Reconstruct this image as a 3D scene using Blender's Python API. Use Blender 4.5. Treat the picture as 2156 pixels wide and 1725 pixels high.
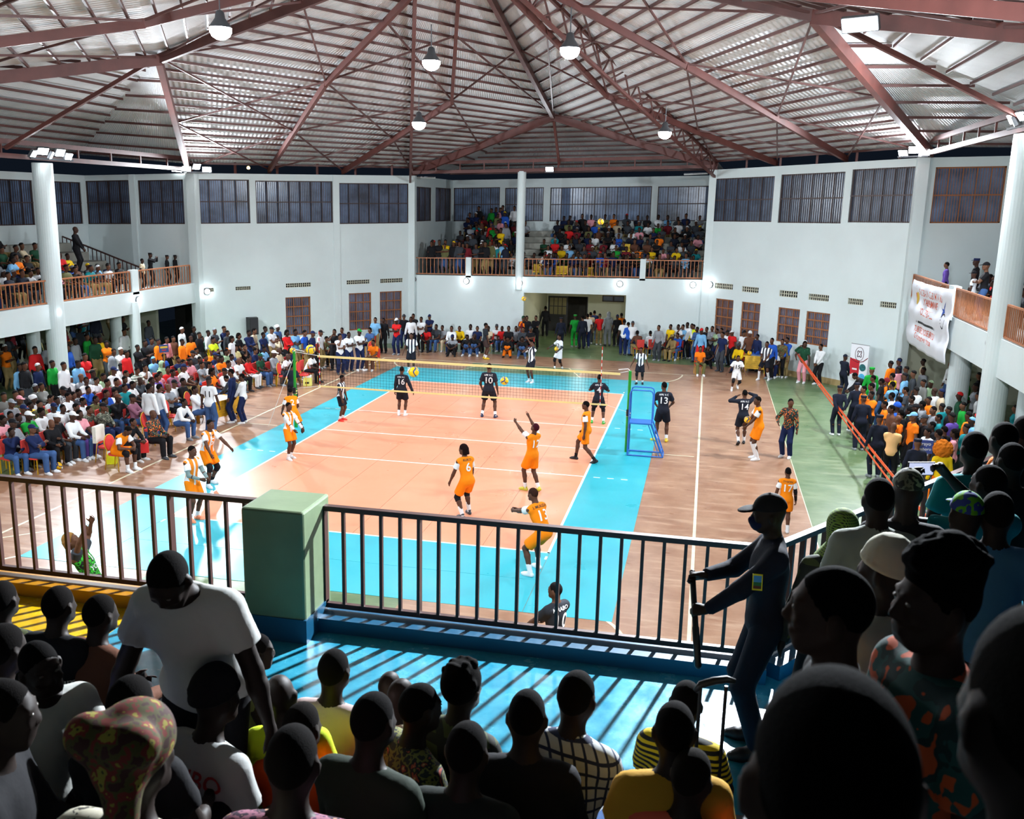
import bpy, bmesh, math, random, colorsys
import numpy as np
from mathutils import Vector, Matrix
from mathutils.bvhtree import BVHTree

SC = bpy.context.scene
for o in list(bpy.data.objects):
    bpy.data.objects.remove(o)
COL = SC.collection
random.seed(7)

# ---------------------------------------------------------------- camera
IMW, IMH = 2156.0, 1725.0
CAM = np.array([7.3967, -18.7354, 7.3153])
YAW, PITCH, ROLL, FPX = .1999, .2167, .0242, 1967.97
_f = np.array([-math.sin(YAW)*math.cos(PITCH), math.cos(YAW)*math.cos(PITCH), -math.sin(PITCH)])
_r = np.array([math.cos(YAW), math.sin(YAW), 0.])
_u = np.cross(_r, _f)
RX = math.cos(ROLL)*_r + math.sin(ROLL)*_u
RY = -math.sin(ROLL)*_r + math.cos(ROLL)*_u
cam_data = bpy.data.cameras.new('camera')
cam = bpy.data.objects.new('camera', cam_data)
COL.objects.link(cam)
_m = np.eye(4); _m[:3, 0] = RX; _m[:3, 1] = RY; _m[:3, 2] = -_f; _m[:3, 3] = CAM
cam.matrix_world = Matrix(_m.tolist())
cam_data.sensor_fit = 'HORIZONTAL'
cam_data.sensor_width = 36.0
cam_data.lens = 36.0*FPX/IMW
cam_data.clip_start = .05
cam_data.clip_end = 300
SC.camera = cam
cam_data.dof.use_dof = True; cam_data.dof.focus_distance = 28.; cam_data.dof.aperture_fstop = 6.5

# ---------------------------------------------------------------- world, exposure
SC.view_settings.view_transform = 'Standard'
SC.view_settings.look = 'None'
SC.view_settings.exposure = 0.1
SC.view_settings.gamma = 1.0
SC.view_settings.use_curve_mapping = False
SC.cycles.max_bounces = 4; SC.cycles.diffuse_bounces = 2; SC.cycles.glossy_bounces = 2; SC.cycles.transmission_bounces = 2; SC.cycles.transparent_max_bounces = 4
SC.cycles.caustics_reflective = False; SC.cycles.caustics_refractive = False
SC.cycles.use_adaptive_sampling = True; SC.cycles.adaptive_threshold = .055
world = bpy.data.worlds.new('night_sky'); SC.world = world
world.use_nodes = True
world.node_tree.nodes['Background'].inputs[0].default_value = (.10, .16, .28, 1)
world.node_tree.nodes['Background'].inputs[1].default_value = .04


def ray(x, y):
    return _f + RX*(x-IMW/2)/FPX - RY*(y-IMH/2)/FPX


def at(x, y, z=None, X=None, Y=None):
    """the point of the place seen at a pixel of the photograph, on a level or upright plane"""
    d = ray(x, y)
    if z is not None: t = (z-CAM[2])/d[2]
    elif Y is not None: t = (Y-CAM[1])/d[1]
    else: t = (X-CAM[0])/d[0]
    return CAM + t*d

# ---------------------------------------------------------------- helpers
def srgb(r, g=None, b=None):
    if g is None: r, g, b = r
    def c(v):
        v /= 255.
        return v/12.92 if v <= .04045 else ((v+.055)/1.055)**2.4
    return (c(r), c(g), c(b), 1.)


def tag(o, label=None, cat=None, group=None, kind=None):
    if label: o['label'] = label
    if cat: o['category'] = cat
    if group: o['group'] = group
    if kind: o['kind'] = kind
    return o


def empty(name, loc=(0, 0, 0), rz=0., parent=None):
    o = bpy.data.objects.new(name, None)
    o.empty_display_size = .1
    COL.objects.link(o); o.location = loc; o.rotation_euler = (0, 0, rz)
    if parent: o.parent = parent
    return o


def link(name, me, mat=None, parent=None, loc=None, rz=None, mtx=None):
    o = bpy.data.objects.new(name, me)
    COL.objects.link(o)
    if mat is not None and len(me.materials) == 0: me.materials.append(mat)
    if parent is not None: o.parent = parent
    if mtx is not None: o.matrix_basis = mtx
    else:
        if loc is not None: o.location = loc
        if rz is not None: o.rotation_euler = (0, 0, rz)
    return o


class MB:
    """collects vertices and faces for one mesh"""
    def __init__(self): self.v = []; self.f = []
    def add(self, vs, fs):
        n = len(self.v); self.v += [tuple(map(float, p)) for p in vs]; self.f += [tuple(i+n for i in q) for q in fs]
        return self
    def box(self, a, b):
        x0, y0, z0 = a; x1, y1, z1 = b
        return self.hexa([(x0, y0, z0), (x1, y0, z0), (x1, y1, z0), (x0, y1, z0), (x0, y0, z1), (x1, y0, z1), (x1, y1, z1), (x0, y1, z1)])
    def hexa(self, p):
        return self.add(p, [(0, 3, 2, 1), (4, 5, 6, 7), (0, 1, 5, 4), (1, 2, 6, 5), (2, 3, 7, 6), (3, 0, 4, 7)])
    def bar(self, a, b, w, h=None, up=(0, 0, 1)):
        """box-section bar from a to b"""
        h = h or w
        a = Vector(a); b = Vector(b); d = (b-a)
        if d.length < 1e-6: return self
        d.normalize(); up = Vector(up)
        if abs(d.dot(up)) > .99: up = Vector((0, 1, 0))
        s = d.cross(up).normalized(); u = s.cross(d).normalized()
        s = s*w/2; u = u*h/2
        return self.hexa([a-s-u, a+s-u, a+s+u, a-s+u, b-s-u, b+s-u, b+s+u, b-s+u])
    def tube(self, pts, r, n=8, cap=True):
        pts = [Vector(p) for p in pts]
        rs = r if isinstance(r, (list, tuple)) else [r]*len(pts)
        rings = []
        prev = None
        for i, p in enumerate(pts):
            d = (pts[min(i+1, len(pts)-1)]-pts[max(i-1, 0)]).normalized()
            if prev is None:
                up = Vector((0, 0, 1)) if abs(d.z) < .9 else Vector((0, 1, 0))
                s = d.cross(up).normalized()
            else:
                s = (prev-d*prev.dot(d)).normalized()
            prev = s; u = s.cross(d)
            rings.append([p+(s*math.cos(2*math.pi*k/n)+u*math.sin(2*math.pi*k/n))*rs[i] for k in range(n)])
        vs = [q for R in rings for q in R]; fs = []
        for i in range(len(pts)-1):
            for k in range(n):
                a = i*n+k; b = i*n+(k+1) % n
                fs.append((a, b, b+n, a+n))
        if cap:
            fs.append(tuple(range(n))[::-1]); fs.append(tuple(range((len(pts)-1)*n, len(pts)*n)))
        return self.add(vs, fs)
    def lathe(self, prof, n=16, c=(0, 0, 0)):
        vs = []; fs = []
        for (r, z) in prof:
            for k in range(n):
                a = 2*math.pi*k/n
                vs.append((c[0]+r*math.cos(a), c[1]+r*math.sin(a), c[2]+z))
        for i in range(len(prof)-1):
            for k in range(n):
                a = i*n+k; b = i*n+(k+1) % n
                fs.append((a, b, b+n, a+n))
        fs.append(tuple(range(n))[::-1]); fs.append(tuple(range((len(prof)-1)*n, len(prof)*n)))
        return self.add(vs, fs)
    def poly(self, pts, n=(0, 0, 1), t=.01):
        """flat polygon with thickness t along n"""
        n = Vector(n).normalized(); pts = [Vector(p) for p in pts]; m = len(pts)
        return self.add(pts+[p+n*t for p in pts], [tuple(range(m))[::-1], tuple(range(m, 2*m))]+[(i, (i+1) % m, (i+1) % m+m, i+m) for i in range(m)])
    def mesh(self, name, smooth=False):
        me = bpy.data.meshes.new(name)
        me.from_pydata(self.v, [], self.f)
        if smooth: me.shade_smooth()
        me.update()
        return me
    def build(self, name, mat=None, parent=None, smooth=False, **k):
        return link(name, self.mesh(name, smooth), mat, parent, **k)


# ---------------------------------------------------------------- materials
MATS = {}
def mat(name, col=(.8, .8, .8, 1), rough=.6, metal=0., bump=0., bscale=30., vary=0., vscale=3., emit=None, estr=0., alpha=1., spec=.5, objcol=False, coat=0., vcol=None):
    if name in MATS: return MATS[name]
    m = bpy.data.materials.new(name); m.use_nodes = True
    nt = m.node_tree; N = nt.nodes; L = nt.links
    b = N['Principled BSDF']
    b.inputs['Roughness'].default_value = rough
    b.inputs['Metallic'].default_value = metal
    b.inputs['Specular IOR Level'].default_value = spec
    b.inputs['Coat Weight'].default_value = coat
    src = None
    if objcol:
        oi = N.new('ShaderNodeObjectInfo'); src = oi.outputs['Color']
    elif vcol:
        va = N.new('ShaderNodeVertexColor'); va.layer_name = vcol; src = va.outputs['Color']
    tc = N.new('ShaderNodeTexCoord')
    if vary > 0:
        nz = N.new('ShaderNodeTexNoise'); nz.inputs['Scale'].default_value = vscale; nz.inputs['Detail'].default_value = 6
        L.new(tc.outputs['Object'], nz.inputs['Vector'])
        mr = N.new('ShaderNodeMapRange'); mr.inputs[1].default_value = .3; mr.inputs[2].default_value = .7
        mr.inputs[3].default_value = 1-vary; mr.inputs[4].default_value = 1+vary
        L.new(nz.outputs['Fac'], mr.inputs[0])
        mx = N.new('ShaderNodeVectorMath'); mx.operation = 'SCALE'
        if src is None:
            rgb = N.new('ShaderNodeRGB'); rgb.outputs[0].default_value = col; src = rgb.outputs[0]
        L.new(src, mx.inputs[0]); L.new(mr.outputs[0], mx.inputs['Scale']); src = mx.outputs[0]
    if src is not None: L.new(src, b.inputs['Base Color'])
    else: b.inputs['Base Color'].default_value = col
    if bump > 0:
        nb = N.new('ShaderNodeTexNoise'); nb.inputs['Scale'].default_value = bscale; nb.inputs['Detail'].default_value = 4
        L.new(tc.outputs['Object'], nb.inputs['Vector'])
        bp = N.new('ShaderNodeBump'); bp.inputs['Strength'].default_value = bump; bp.inputs['Distance'].default_value = .02
        L.new(nb.outputs['Fac'], bp.inputs['Height']); L.new(bp.outputs['Normal'], b.inputs['Normal'])
    if emit is not None:
        b.inputs['Emission Color'].default_value = emit; b.inputs['Emission Strength'].default_value = estr
    if alpha < 1: b.inputs['Alpha'].default_value = alpha
    MATS[name] = m
    return m


def ramp_mat(name, rough, build):
    """a procedural material: build(N, L, texcoord) returns the socket of the base colour"""
    if name in MATS: return MATS[name]
    m = bpy.data.materials.new(name); m.use_nodes = True
    N = m.node_tree.nodes; L = m.node_tree.links
    b = N['Principled BSDF']; b.inputs['Roughness'].default_value = rough
    tc = N.new('ShaderNodeTexCoord')
    s = build(N, L, tc, b)
    if s is not None: L.new(s, b.inputs['Base Color'])
    MATS[name] = m
    return m


def n_mix(N, L, fac, a, b):
    mx = N.new('ShaderNodeMix'); mx.data_type = 'RGBA'
    for i, v in ((6, a), (7, b)):
        if hasattr(v, 'is_linked') or hasattr(v, 'links'): L.new(v, mx.inputs[i])
        else: mx.inputs[i].default_value = v
    if hasattr(fac, 'links'): L.new(fac, mx.inputs[0])
    else: mx.inputs[0].default_value = fac
    return mx.outputs[2]


def n_math(N, L, op, a, b=0., clamp=False):
    n = N.new('ShaderNodeMath'); n.operation = op; n.use_clamp = clamp
    for i, v in ((0, a), (1, b)):
        if hasattr(v, 'links'): L.new(v, n.inputs[i])
        else: n.inputs[i].default_value = v
    return n.outputs[0]


def n_noise(N, L, vec, scale, detail=5, rough=.55):
    n = N.new('ShaderNodeTexNoise'); n.inputs['Scale'].default_value = scale; n.inputs['Detail'].default_value = detail
    n.inputs['Roughness'].default_value = rough
    L.new(vec, n.inputs['Vector'])
    return n.outputs['Fac']


def n_step(N, L, v, lo, hi):
    n = N.new('ShaderNodeMapRange'); L.new(v, n.inputs[0])
    n.inputs[1].default_value = lo; n.inputs[2].default_value = hi
    return n.outputs[0]

# ---------------------------------------------------------------- the hall: an octagon with a spectator bay on each straight side
A_ = (-7.7, 28.6); B_ = (7.4, 28.6); L_ = (-15.55, 20.75); R_ = (15.25, 20.75)
L2_ = (-15.5, -2.8); R2_ = (15.3, -.7); NL_ = (-7.7, -10.6); NR_ = (8.15, -10.6)
XBL, XBR, YBF = -21.0, 21.0, 36.45          # back walls of the bays

def ZL(x, z):
    """height in the hall (its ring beams and galleries climb a little towards +x)"""
    g = np.interp(z, [0, 3.38, 8.3, 12], [0, .67, 1.1, 1.2])
    return z + (x+15.5)/31.*g

def unZL(x, z):
    lo, hi = -1., 14.
    for _ in range(40):
        m = (lo+hi)/2
        if ZL(x, m) < z: lo = m
        else: hi = m
    return lo

WALL = mat('wall_paint', srgb(214, 226, 226), .55, bump=.05, bscale=14, vary=.05, vscale=.5)
BEIGE = mat('cream_paint', srgb(214, 212, 190), .5, bump=.05, bscale=20, vary=.06, vscale=.8)
RAILP = mat('rail_paint_tan', srgb(168, 104, 66), .45, vary=.15, vscale=4)
RAILD = mat('rail_paint_brown', srgb(64, 34, 30), .5, vary=.15, vscale=6)
STEEL = mat('steel_red_oxide', srgb(96, 52, 46), .5, vary=.2, vscale=2)
STEELD = mat('steel_dark_oxide', srgb(92, 58, 54), .5, vary=.2, vscale=2)
GLASS = mat('window_glass', srgb(100, 120, 150), .2, vary=.6, vscale=1.1, spec=.6)  # strong pale variation paints reflections into the glass colour
GRILLE = mat('grille_paint', srgb(60, 44, 44), .5)
GRILLEO = mat('grille_paint_orange', srgb(150, 92, 52), .5)
DARK = mat('dark_void', srgb(20, 22, 26), .8)


class Wall:
    def __init__(s, p0, p1, th=.25):
        s.p0 = np.array(p0, float); s.p1 = np.array(p1, float); d = s.p1-s.p0
        s.len = np.linalg.norm(d); s.d = d/s.len
        s.n = np.array([-s.d[1], s.d[0]])          # outward (away from the court)
        s.th = th
    def px(s, x, y):
        """pixel -> (metres along the wall, height)"""
        r = ray(x, y); n3 = np.array([s.n[0], s.n[1], 0.]); q = np.array([s.p0[0], s.p0[1], 0.])
        t = n3@(q-CAM)/(n3@r); P = CAM+t*r
        u = (P[:2]-s.p0)@s.d
        return u, unZL(P[0], P[2])
    def P(s, u, z, d=0.):
        p = s.p0+s.d*u+s.n*d
        return (p[0], p[1], ZL((s.p0+s.d*u)[0], z))
    def rect(s, x0, x1, y0, y1):
        a = s.px(x0, y0); b = s.px(x1, y0); c = s.px(x1, y1); e = s.px(x0, y1)
        return ((a[0]+e[0])/2, (b[0]+c[0])/2, (e[1]+c[1])/2, (a[1]+b[1])/2)    # u0 u1 z0 z1
    def hexa(s, m, u0, u1, z0, z1, d0, d1):
        return m.hexa([s.P(u0, z0, d0), s.P(u1, z0, d0), s.P(u1, z0, d1), s.P(u0, z0, d1), s.P(u0, z1, d0), s.P(u1, z1, d0), s.P(u1, z1, d1), s.P(u0, z1, d1)])
    def build(s, name, z0, z1, holes=(), u0=0., u1=None, mat_=None):
        u1 = s.len if u1 is None else u1
        us = sorted({u0, u1} | {min(max(v, u0), u1) for h in holes for v in h[:2]}); zs = sorted({z0, z1} | {min(max(v, z0), z1) for h in holes for v in h[2:]})
        m = MB()
        for i in range(len(us)-1):
            run = None
            for j in range(len(zs)-1):
                cu, cz = (us[i]+us[i+1])/2, (zs[j]+zs[j+1])/2
                solid = not any(h[0] < cu < h[1] and h[2] < cz < h[3] for h in holes)
                if solid and run is None: run = zs[j]
                if (not solid) and run is not None:
                    s.hexa(m, us[i], us[i+1], run, zs[j], 0, s.th); run = None
            if run is not None: s.hexa(m, us[i], us[i+1], run, zs[-1], 0, s.th)
        return tag(m.build(name, mat_ or WALL), kind='structure')
    def grille_window(s, name, h, cols, rows=(.5,), bars=5, frame=.05, gm=None, parent=None, glass=GLASS, deep=.12):
        """frame, glass pane, mullions and a row of thin security bars"""
        u0, u1, z0, z1 = h; gm = gm or GRILLE
        m = MB()
        for (a, b, c, d) in ((u0, u0+frame, z0, z1), (u1-frame, u1, z0, z1), (u0, u1, z0, z0+frame), (u0, u1, z1-frame, z1)):
            s.hexa(m, a, b, c, d, .04, .10)
        o = tag(m.build(name, gm), kind='structure')
        m = MB(); s.hexa(m, u0, u1, z0, z1, deep, deep+.02); m.build('pane', glass, o)
        m = MB()
        for i in range(1, cols): 
            u = u0+(u1-u0)*i/cols; s.hexa(m, u-.02, u+.02, z0, z1, .03, .08)
        for r in rows:
            z = z0+(z1-z0)*r; s.hexa(m, u0, u1, z-.025, z+.025, .025, .075)
        m.build('mullions', gm, o)
        m = MB()
        n = cols*bars
        for i in range(1, n):
            if i % bars: u = u0+(u1-u0)*i/n; s.hexa(m, u-.009, u+.009, z0, z1, .02, .04)
        m.build('security_bars', gm, o)
        return o
    def vent(s, h, n):
        """row of pierced blocks"""
        u0, u1, z0, z1 = h
        m = MB(); s.hexa(m, u0, u1, z0, z1, .16, .18)
        o = tag(m.build('trim_vent', DARK), kind='structure')
        w = (u1-u0)/n
        for i in range(n):
            b = MB(); a = u0+i*w; c = a+w/2; zc = (z0+z1)/2; t = w*.055
            for (p, q, e, g) in ((a, a+t, z0, z1), (a+w-t, a+w, z0, z1), (a, a+w, z0, z0+t), (a, a+w, z1-t, z1), (c-t*.6, c+t*.6, z0, z1), (a, a+w, zc-t*.6, zc+t*.6), (c-w*.12, c+w*.12, zc-w*.1, zc+w*.1)):
                s.hexa(b, p, q, e, g, .02, .06)
            b.build('vent_block', BEIGE, o)


TOP = 8.32
WF = Wall(A_, B_); WL = Wall(L_, A_); WR = Wall(B_, R_)
wn = [0]
def win_name(): wn[0] += 1; return 'window_%d' % wn[0]

# --- floor: red-brown hall floor with a green painted margin
def floor_build(N, L, tc, b):
    sx = N.new('ShaderNodeSeparateXYZ'); L.new(tc.outputs['Object'], sx.inputs[0])
    x, y = sx.outputs[0], sx.outputs[1]
    n1 = n_noise(N, L, tc.outputs['Object'], 1.1, 8, .62)
    st = N.new('ShaderNodeMapping'); L.new(tc.outputs['Object'], st.inputs[0]); st.inputs['Scale'].default_value = (.55, 3.4, 1)
    n2 = n_noise(N, L, st.outputs[0], 1.4, 8, .6)
    n3 = n_noise(N, L, tc.outputs['Object'], .35, 3)
    red = n_mix(N, L, n_step(N, L, n1, .3, .7), srgb(142, 98, 72), srgb(174, 134, 106))
    red = n_mix(N, L, n_step(N, L, n2, .52, .72), red, srgb(188, 154, 126))
    grn = n_mix(N, L, n_step(N, L, n1, .3, .7), srgb(78, 108, 66), srgb(120, 138, 100))
    grn = n_mix(N, L, n_step(N, L, n2, .55, .75), grn, srgb(142, 152, 116))
    wob = n_math(N, L, 'MULTIPLY', n_math(N, L, 'SUBTRACT', n3, .5), .18)
    ax = n_math(N, L, 'ADD', n_math(N, L, 'ABSOLUTE', x), wob)
    ay = n_math(N, L, 'ADD', n_math(N, L, 'ABSOLUTE', n_math(N, L, 'SUBTRACT', y, 9.)), wob)
    mx = n_math(N, L, 'MAXIMUM', n_math(N, L, 'GREATER_THAN', ax, 10.25), n_math(N, L, 'GREATER_THAN', ay, 17.1))
    # the green key of the ball court painted beneath
    key = n_math(N, L, 'MULTIPLY', n_math(N, L, 'LESS_THAN', n_math(N, L, 'ABSOLUTE', n_math(N, L, 'ADD', x, .4)), 2.6), n_math(N, L, 'GREATER_THAN', ay, 8.2))
    key = n_math(N, L, 'MULTIPLY', key, n_math(N, L, 'LESS_THAN', ay, 14.2))
    mx = n_math(N, L, 'MAXIMUM', mx, key)
    c = n_mix(N, L, mx, red, grn)
    r = n_step(N, L, n2, .2, .8); mr = N.new('ShaderNodeMapRange'); L.new(n2, mr.inputs[0]); mr.inputs[3].default_value = .16; mr.inputs[4].default_value = .5
    L.new(mr.outputs[0], b.inputs['Roughness'])
    bp = N.new('ShaderNodeBump'); bp.inputs['Strength'].default_value = .12; bp.inputs['Distance'].default_value = .01
    L.new(n_noise(N, L, tc.outputs['Object'], 5, 4), bp.inputs['Height']); L.new(bp.outputs['Normal'], b.inputs['Normal'])
    return c
FLOORM = ramp_mat('hall_floor_paint', .3, floor_build)
m = MB(); m.poly([(XBL-3, -24, -.2), (XBR+3, -24, -.2), (XBR+3, YBF+3, -.2), (XBL-3, YBF+3, -.2)], t=.2)
floor = tag(m.build('floor', FLOORM), kind='structure')

# --- the court mats: strips of cyan and orange vinyl, each its own piece
def vinyl(name, c1, c2):
    def b_(N, L, tc, b):
        n1 = n_noise(N, L, tc.outputs['Object'], .9, 4); n2 = n_noise(N, L, tc.outputs['Object'], .25, 3)
        L.new(n_step(N, L, n1, -.45, 2.4), b.inputs['Roughness'])
        bp = N.new('ShaderNodeBump'); bp.inputs['Strength'].default_value = .06; bp.inputs['Distance'].default_value = .02
        L.new(n_noise(N, L, tc.outputs['Object'], 2.2, 3), bp.inputs['Height']); L.new(bp.outputs['Normal'], b.inputs['Normal'])
        return n_mix(N, L, n_step(N, L, n2, .35, .65), c1, c2)
    return ramp_mat(name, .25, b_)
ORANGE = vinyl('vinyl_orange', srgb(228, 150, 114), srgb(232, 160, 126))
CYAN = vinyl('vinyl_cyan', srgb(36, 170, 186), srgb(54, 180, 196))
LINEW = mat('line_white', srgb(240, 244, 240), .35)
LINEY = mat('line_cream', srgb(226, 218, 188), .4, vary=.12, vscale=5)
court = tag(empty('floor_court'), kind='structure')
def mat_strip(x0, x1, y0, y1, M_, z=.006):
    m = MB(); g = .005
    m.box((x0+g, y0+g, 0.001), (x1-g, y1-g, z)); m.build('mat_strip', M_, court)
for i in range(6):
    mat_strip(-4.5+1.5*i, -3+1.5*i, 0, 18, ORANGE)
for (a, b) in ((-6.05, -4.5), (4.5, 6.15)): mat_strip(a, b, -3.05, 21.1, CYAN)
for i in range(2):
    mat_strip(-4.5, 4.5, -3.05+1.525*i, -1.525+1.525*i, CYAN); mat_strip(-4.5, 4.5, 18+1.55*i, 19.55+1.55*i, CYAN)
def line(name, a, b, w=.05, M_=LINEW, z=.0066, par=court):
    m = MB(); m.bar((a[0], a[1], z), (b[0], b[1], z), w, .0012); return m.build(name, M_, par)
for X in (-4.475, 4.475): line('side_line', (X, 0), (X, 18), .06)
for Y in (.025, 17.975): line('end_line', (-4.5, Y), (4.5, Y), .06)
for Y in (6, 9, 12): line('attack_line' if Y != 9 else 'centre_line', (-4.5, Y), (4.5, Y), .055, z=.007)
for Y in (6, 12):
    for s in (-1, 1):
        for i in range(3): line('line_dash', (s*(4.72+.38*i), Y), (s*(4.9+.38*i), Y), .05)
for s in (-1, 1):
    line('service_mark', (s*4.47, -.2), (s*4.47, -.38), .05); line('service_mark', (s*4.47, 18.2), (s*4.47, 18.38), .05)
# lines of the larger courts painted on the floor around the mats
for X in (-7.35, 7.52): line('ball_court_line', (X, -5), (X, 23.3), .07, LINEY, .002)
for Y in (-5, 23.3): line('ball_court_line', (-7.35, Y), (7.52, Y), .06, LINEY, .002)
for s in (-1, 1):
    line('ball_court_line', (s*7.4, 9.05), (s*6.1, 9.05), .05, LINEY, .002)
    line('ball_court_line', (-1.9*s-.4, 23.3), (-2.7*s-.4, 21.1), .06, LINEY, .0021)
line('ball_court_line', (10.25, -4), (10.25, 25), .02, LINEY, .002)
line('ball_court_line', (-9.5, -4.5), (-6.1, -1.2), .05, LINEY, .002)
for s, cy, sg in ((1, 23.3, -1), (-1, 23.3, -1), (1, -5., 1), (-1, -5., 1)):
    m = MB(); pts = []
    for i in range(13):
        a = math.radians(7.5*i); pts.append((s*(6.65-1.2*(1-math.cos(a))), cy+sg*(1.2+1.35*math.sin(a)) if False else cy+sg*2.3*math.sin(a)))
    for p, q in zip(pts, pts[1:]): m.bar((p[0], p[1], .002), (q[0], q[1], .002), .07, .0012)
    m.build('three_point_arc', LINEY, court)

# --- far wall with its lobby
LOB = WF.rect(1101, 1315, 619, 760); LOB = (LOB[0], LOB[1], -.1, LOB[3])
WF.build('wall_far', 0, 3.38, [LOB])
lx0, lx1 = WF.P(LOB[0], 0)[0], WF.P(LOB[1], 0)[0]; lz = LOB[3]
LYB = 35.9
LOBW = mat('lobby_paint', srgb(206, 206, 180), .6, vary=.06, vscale=.7)
m = MB(); m.box((lx0-.2, 28.84, 0), (lx0, LYB, 3.6)); tag(m.build('wall_lobby_west', LOBW), kind='structure')
m = MB(); m.box((lx1, 28.84, 0), (lx1+.2, LYB, 3.6)); tag(m.build('wall_lobby_east', LOBW), kind='structure')
WB = Wall((lx0, LYB), (lx1, LYB), .2)
dr = WB.rect(1153.5, 1237, 624, 700); wr = WB.rect(1268, 1314, 623, 636)
WB.build('wall_lobby_back', 0, 3.3, [(dr[0], dr[1], -.1, dr[3]), wr], mat_=LOBW)
m = MB(); m.box((lx0-.2, 28.84, 2.98), (lx1+.2, LYB+.2, 3.1)); tag(m.build('ceiling_lobby', LOBW), kind='structure')
DOORM = mat('door_steel_dark', srgb(46, 44, 42), .45)
mid = (dr[0]+dr[1])/2
m = MB(); WB.hexa(m, dr[0], mid, 0, dr[3], .02, .07); d1 = tag(m.build('door_1', DOORM), kind='structure')
m = MB(); 
for i in range(4):
    WB.hexa(m, dr[0]+.08+(mid-dr[0]-.16)*i/4+.02, dr[0]+.08+(mid-dr[0]-.16)*(i+1)/4-.02, dr[3]*.48, dr[3]*.7, .0, .03)
    WB.hexa(m, dr[0]+.08+(mid-dr[0]-.16)*i/4+.02, dr[0]+.08+(mid-dr[0]-.16)*(i+1)/4-.02, dr[3]*.72, dr[3]*.95, .0, .03)
m.build('pane', mat('door_glass', srgb(150, 140, 100), .2), d1)
# the open leaf, swung outwards, and the dark yard behind it
m = MB(); p = WB.P(dr[1], 0); m.box((p[0]-.05, LYB, 0), (p[0], LYB+1.1, WB.P(dr[1], dr[3])[2])); tag(m.build('door_2', DOORM), kind='structure')
m = MB(); m.box((lx0-.4, LYB+2.4, 0), (lx1+.6, LYB+2.6, 3.3)); tag(m.build('wall_yard', mat('yard_wall', srgb(70, 66, 56), .8, vary=.3)), kind='structure')
o = WB.grille_window(win_name(), wr, 2, (), 1)

# --- diagonal walls
def px_holes(W, L): return [W.rect(*q) for q in L]
LW = px_holes(WL, [(413, 526, 378, 471), (539, 701, 381, 470), (714, 861, 386, 471)])
LV = px_holes(WL, [(420, 450.5, 607, 615), (496, 528, 603.5, 611), (602, 655, 596, 605), (730, 778.5, 589.5, 598.5), (801, 848, 586.5, 595.5)])
LD = px_holes(WL, [(602, 654.6, 625.5, 706), (735, 782, 617, 695), (800, 846, 613.5, 692)])
RW = px_holes(WR, [(1500, 1627.5, 374, 467), (1641, 1775, 365, 470), (1790, 1925, 354, 469)])
RV = px_holes(WR, [(1505, 1543, 597, 609), (1562, 1597, 604, 616), (1640.5, 1679, 612.5, 626), (1702, 1745, 620, 633.5), (1785, 1817, 629, 642), (1852.5, 1887, 636, 648.6)])
RD = px_holes(WR, [(1505, 1542, 630, 705), (1559, 1598.5, 637, 712), (1636, 1681.6, 649, 722), (1695, 1745, 657.5, 728)])
WL.build('wall_far_left', 0, TOP, LW+LV+LD); WR.build('wall_far_right', 0, TOP, RW+RV+RD)
GL2 = mat('window_glass_tin', srgb(78, 92, 112), .25, vary=.45, vscale=1.6)
for h, c in zip(LW, (4, 7, 7)): WL.grille_window(win_name(), h, c, (.5,), 6)
for h, c in zip(RW, (5, 6, 6)): WR.grille_window(win_name(), h, c, (.5,), 5, glass=GL2)
for W, hs in ((WL, LD), (WR, RD)):
    for h in hs: W.grille_window(win_name(), h, 3, (.25, .5, .75), 4, gm=GRILLEO, deep=.14)
for W, hs in ((WL, LV), (WR, RV)):
    for h in hs: W.vent(h, max(4, round((h[1]-h[0])/(h[3]-h[2])*1.0)))
u = WL.px(709, 500)[0]; m = MB(); WL.hexa(m, u-.16, u+.16, 0, TOP, -.03, .01); tag(m.build('trim_pilaster', WALL), kind='structure')
m = MB(); WR.hexa(m, 2.4, WR.len-1.2, 0, .22, -.02, .01); tag(m.build('baseboard_far_right', mat('base_tan', srgb(176, 152, 104), .5)), kind='structure')
# corner pillars at the ends of the straight sides
for nm, (x, y), w in (('far_left', A_, .34), ('far_right', B_, .34), ('left', L_, .42), ('right', R_, .42)):
    m = MB(); z1 = ZL(x, TOP)
    m.box((x-w/2, y-w/2, 0), (x+w/2, y+w/2, z1)); tag(m.build('trim_pillar_'+nm, WALL), kind='structure')

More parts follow.
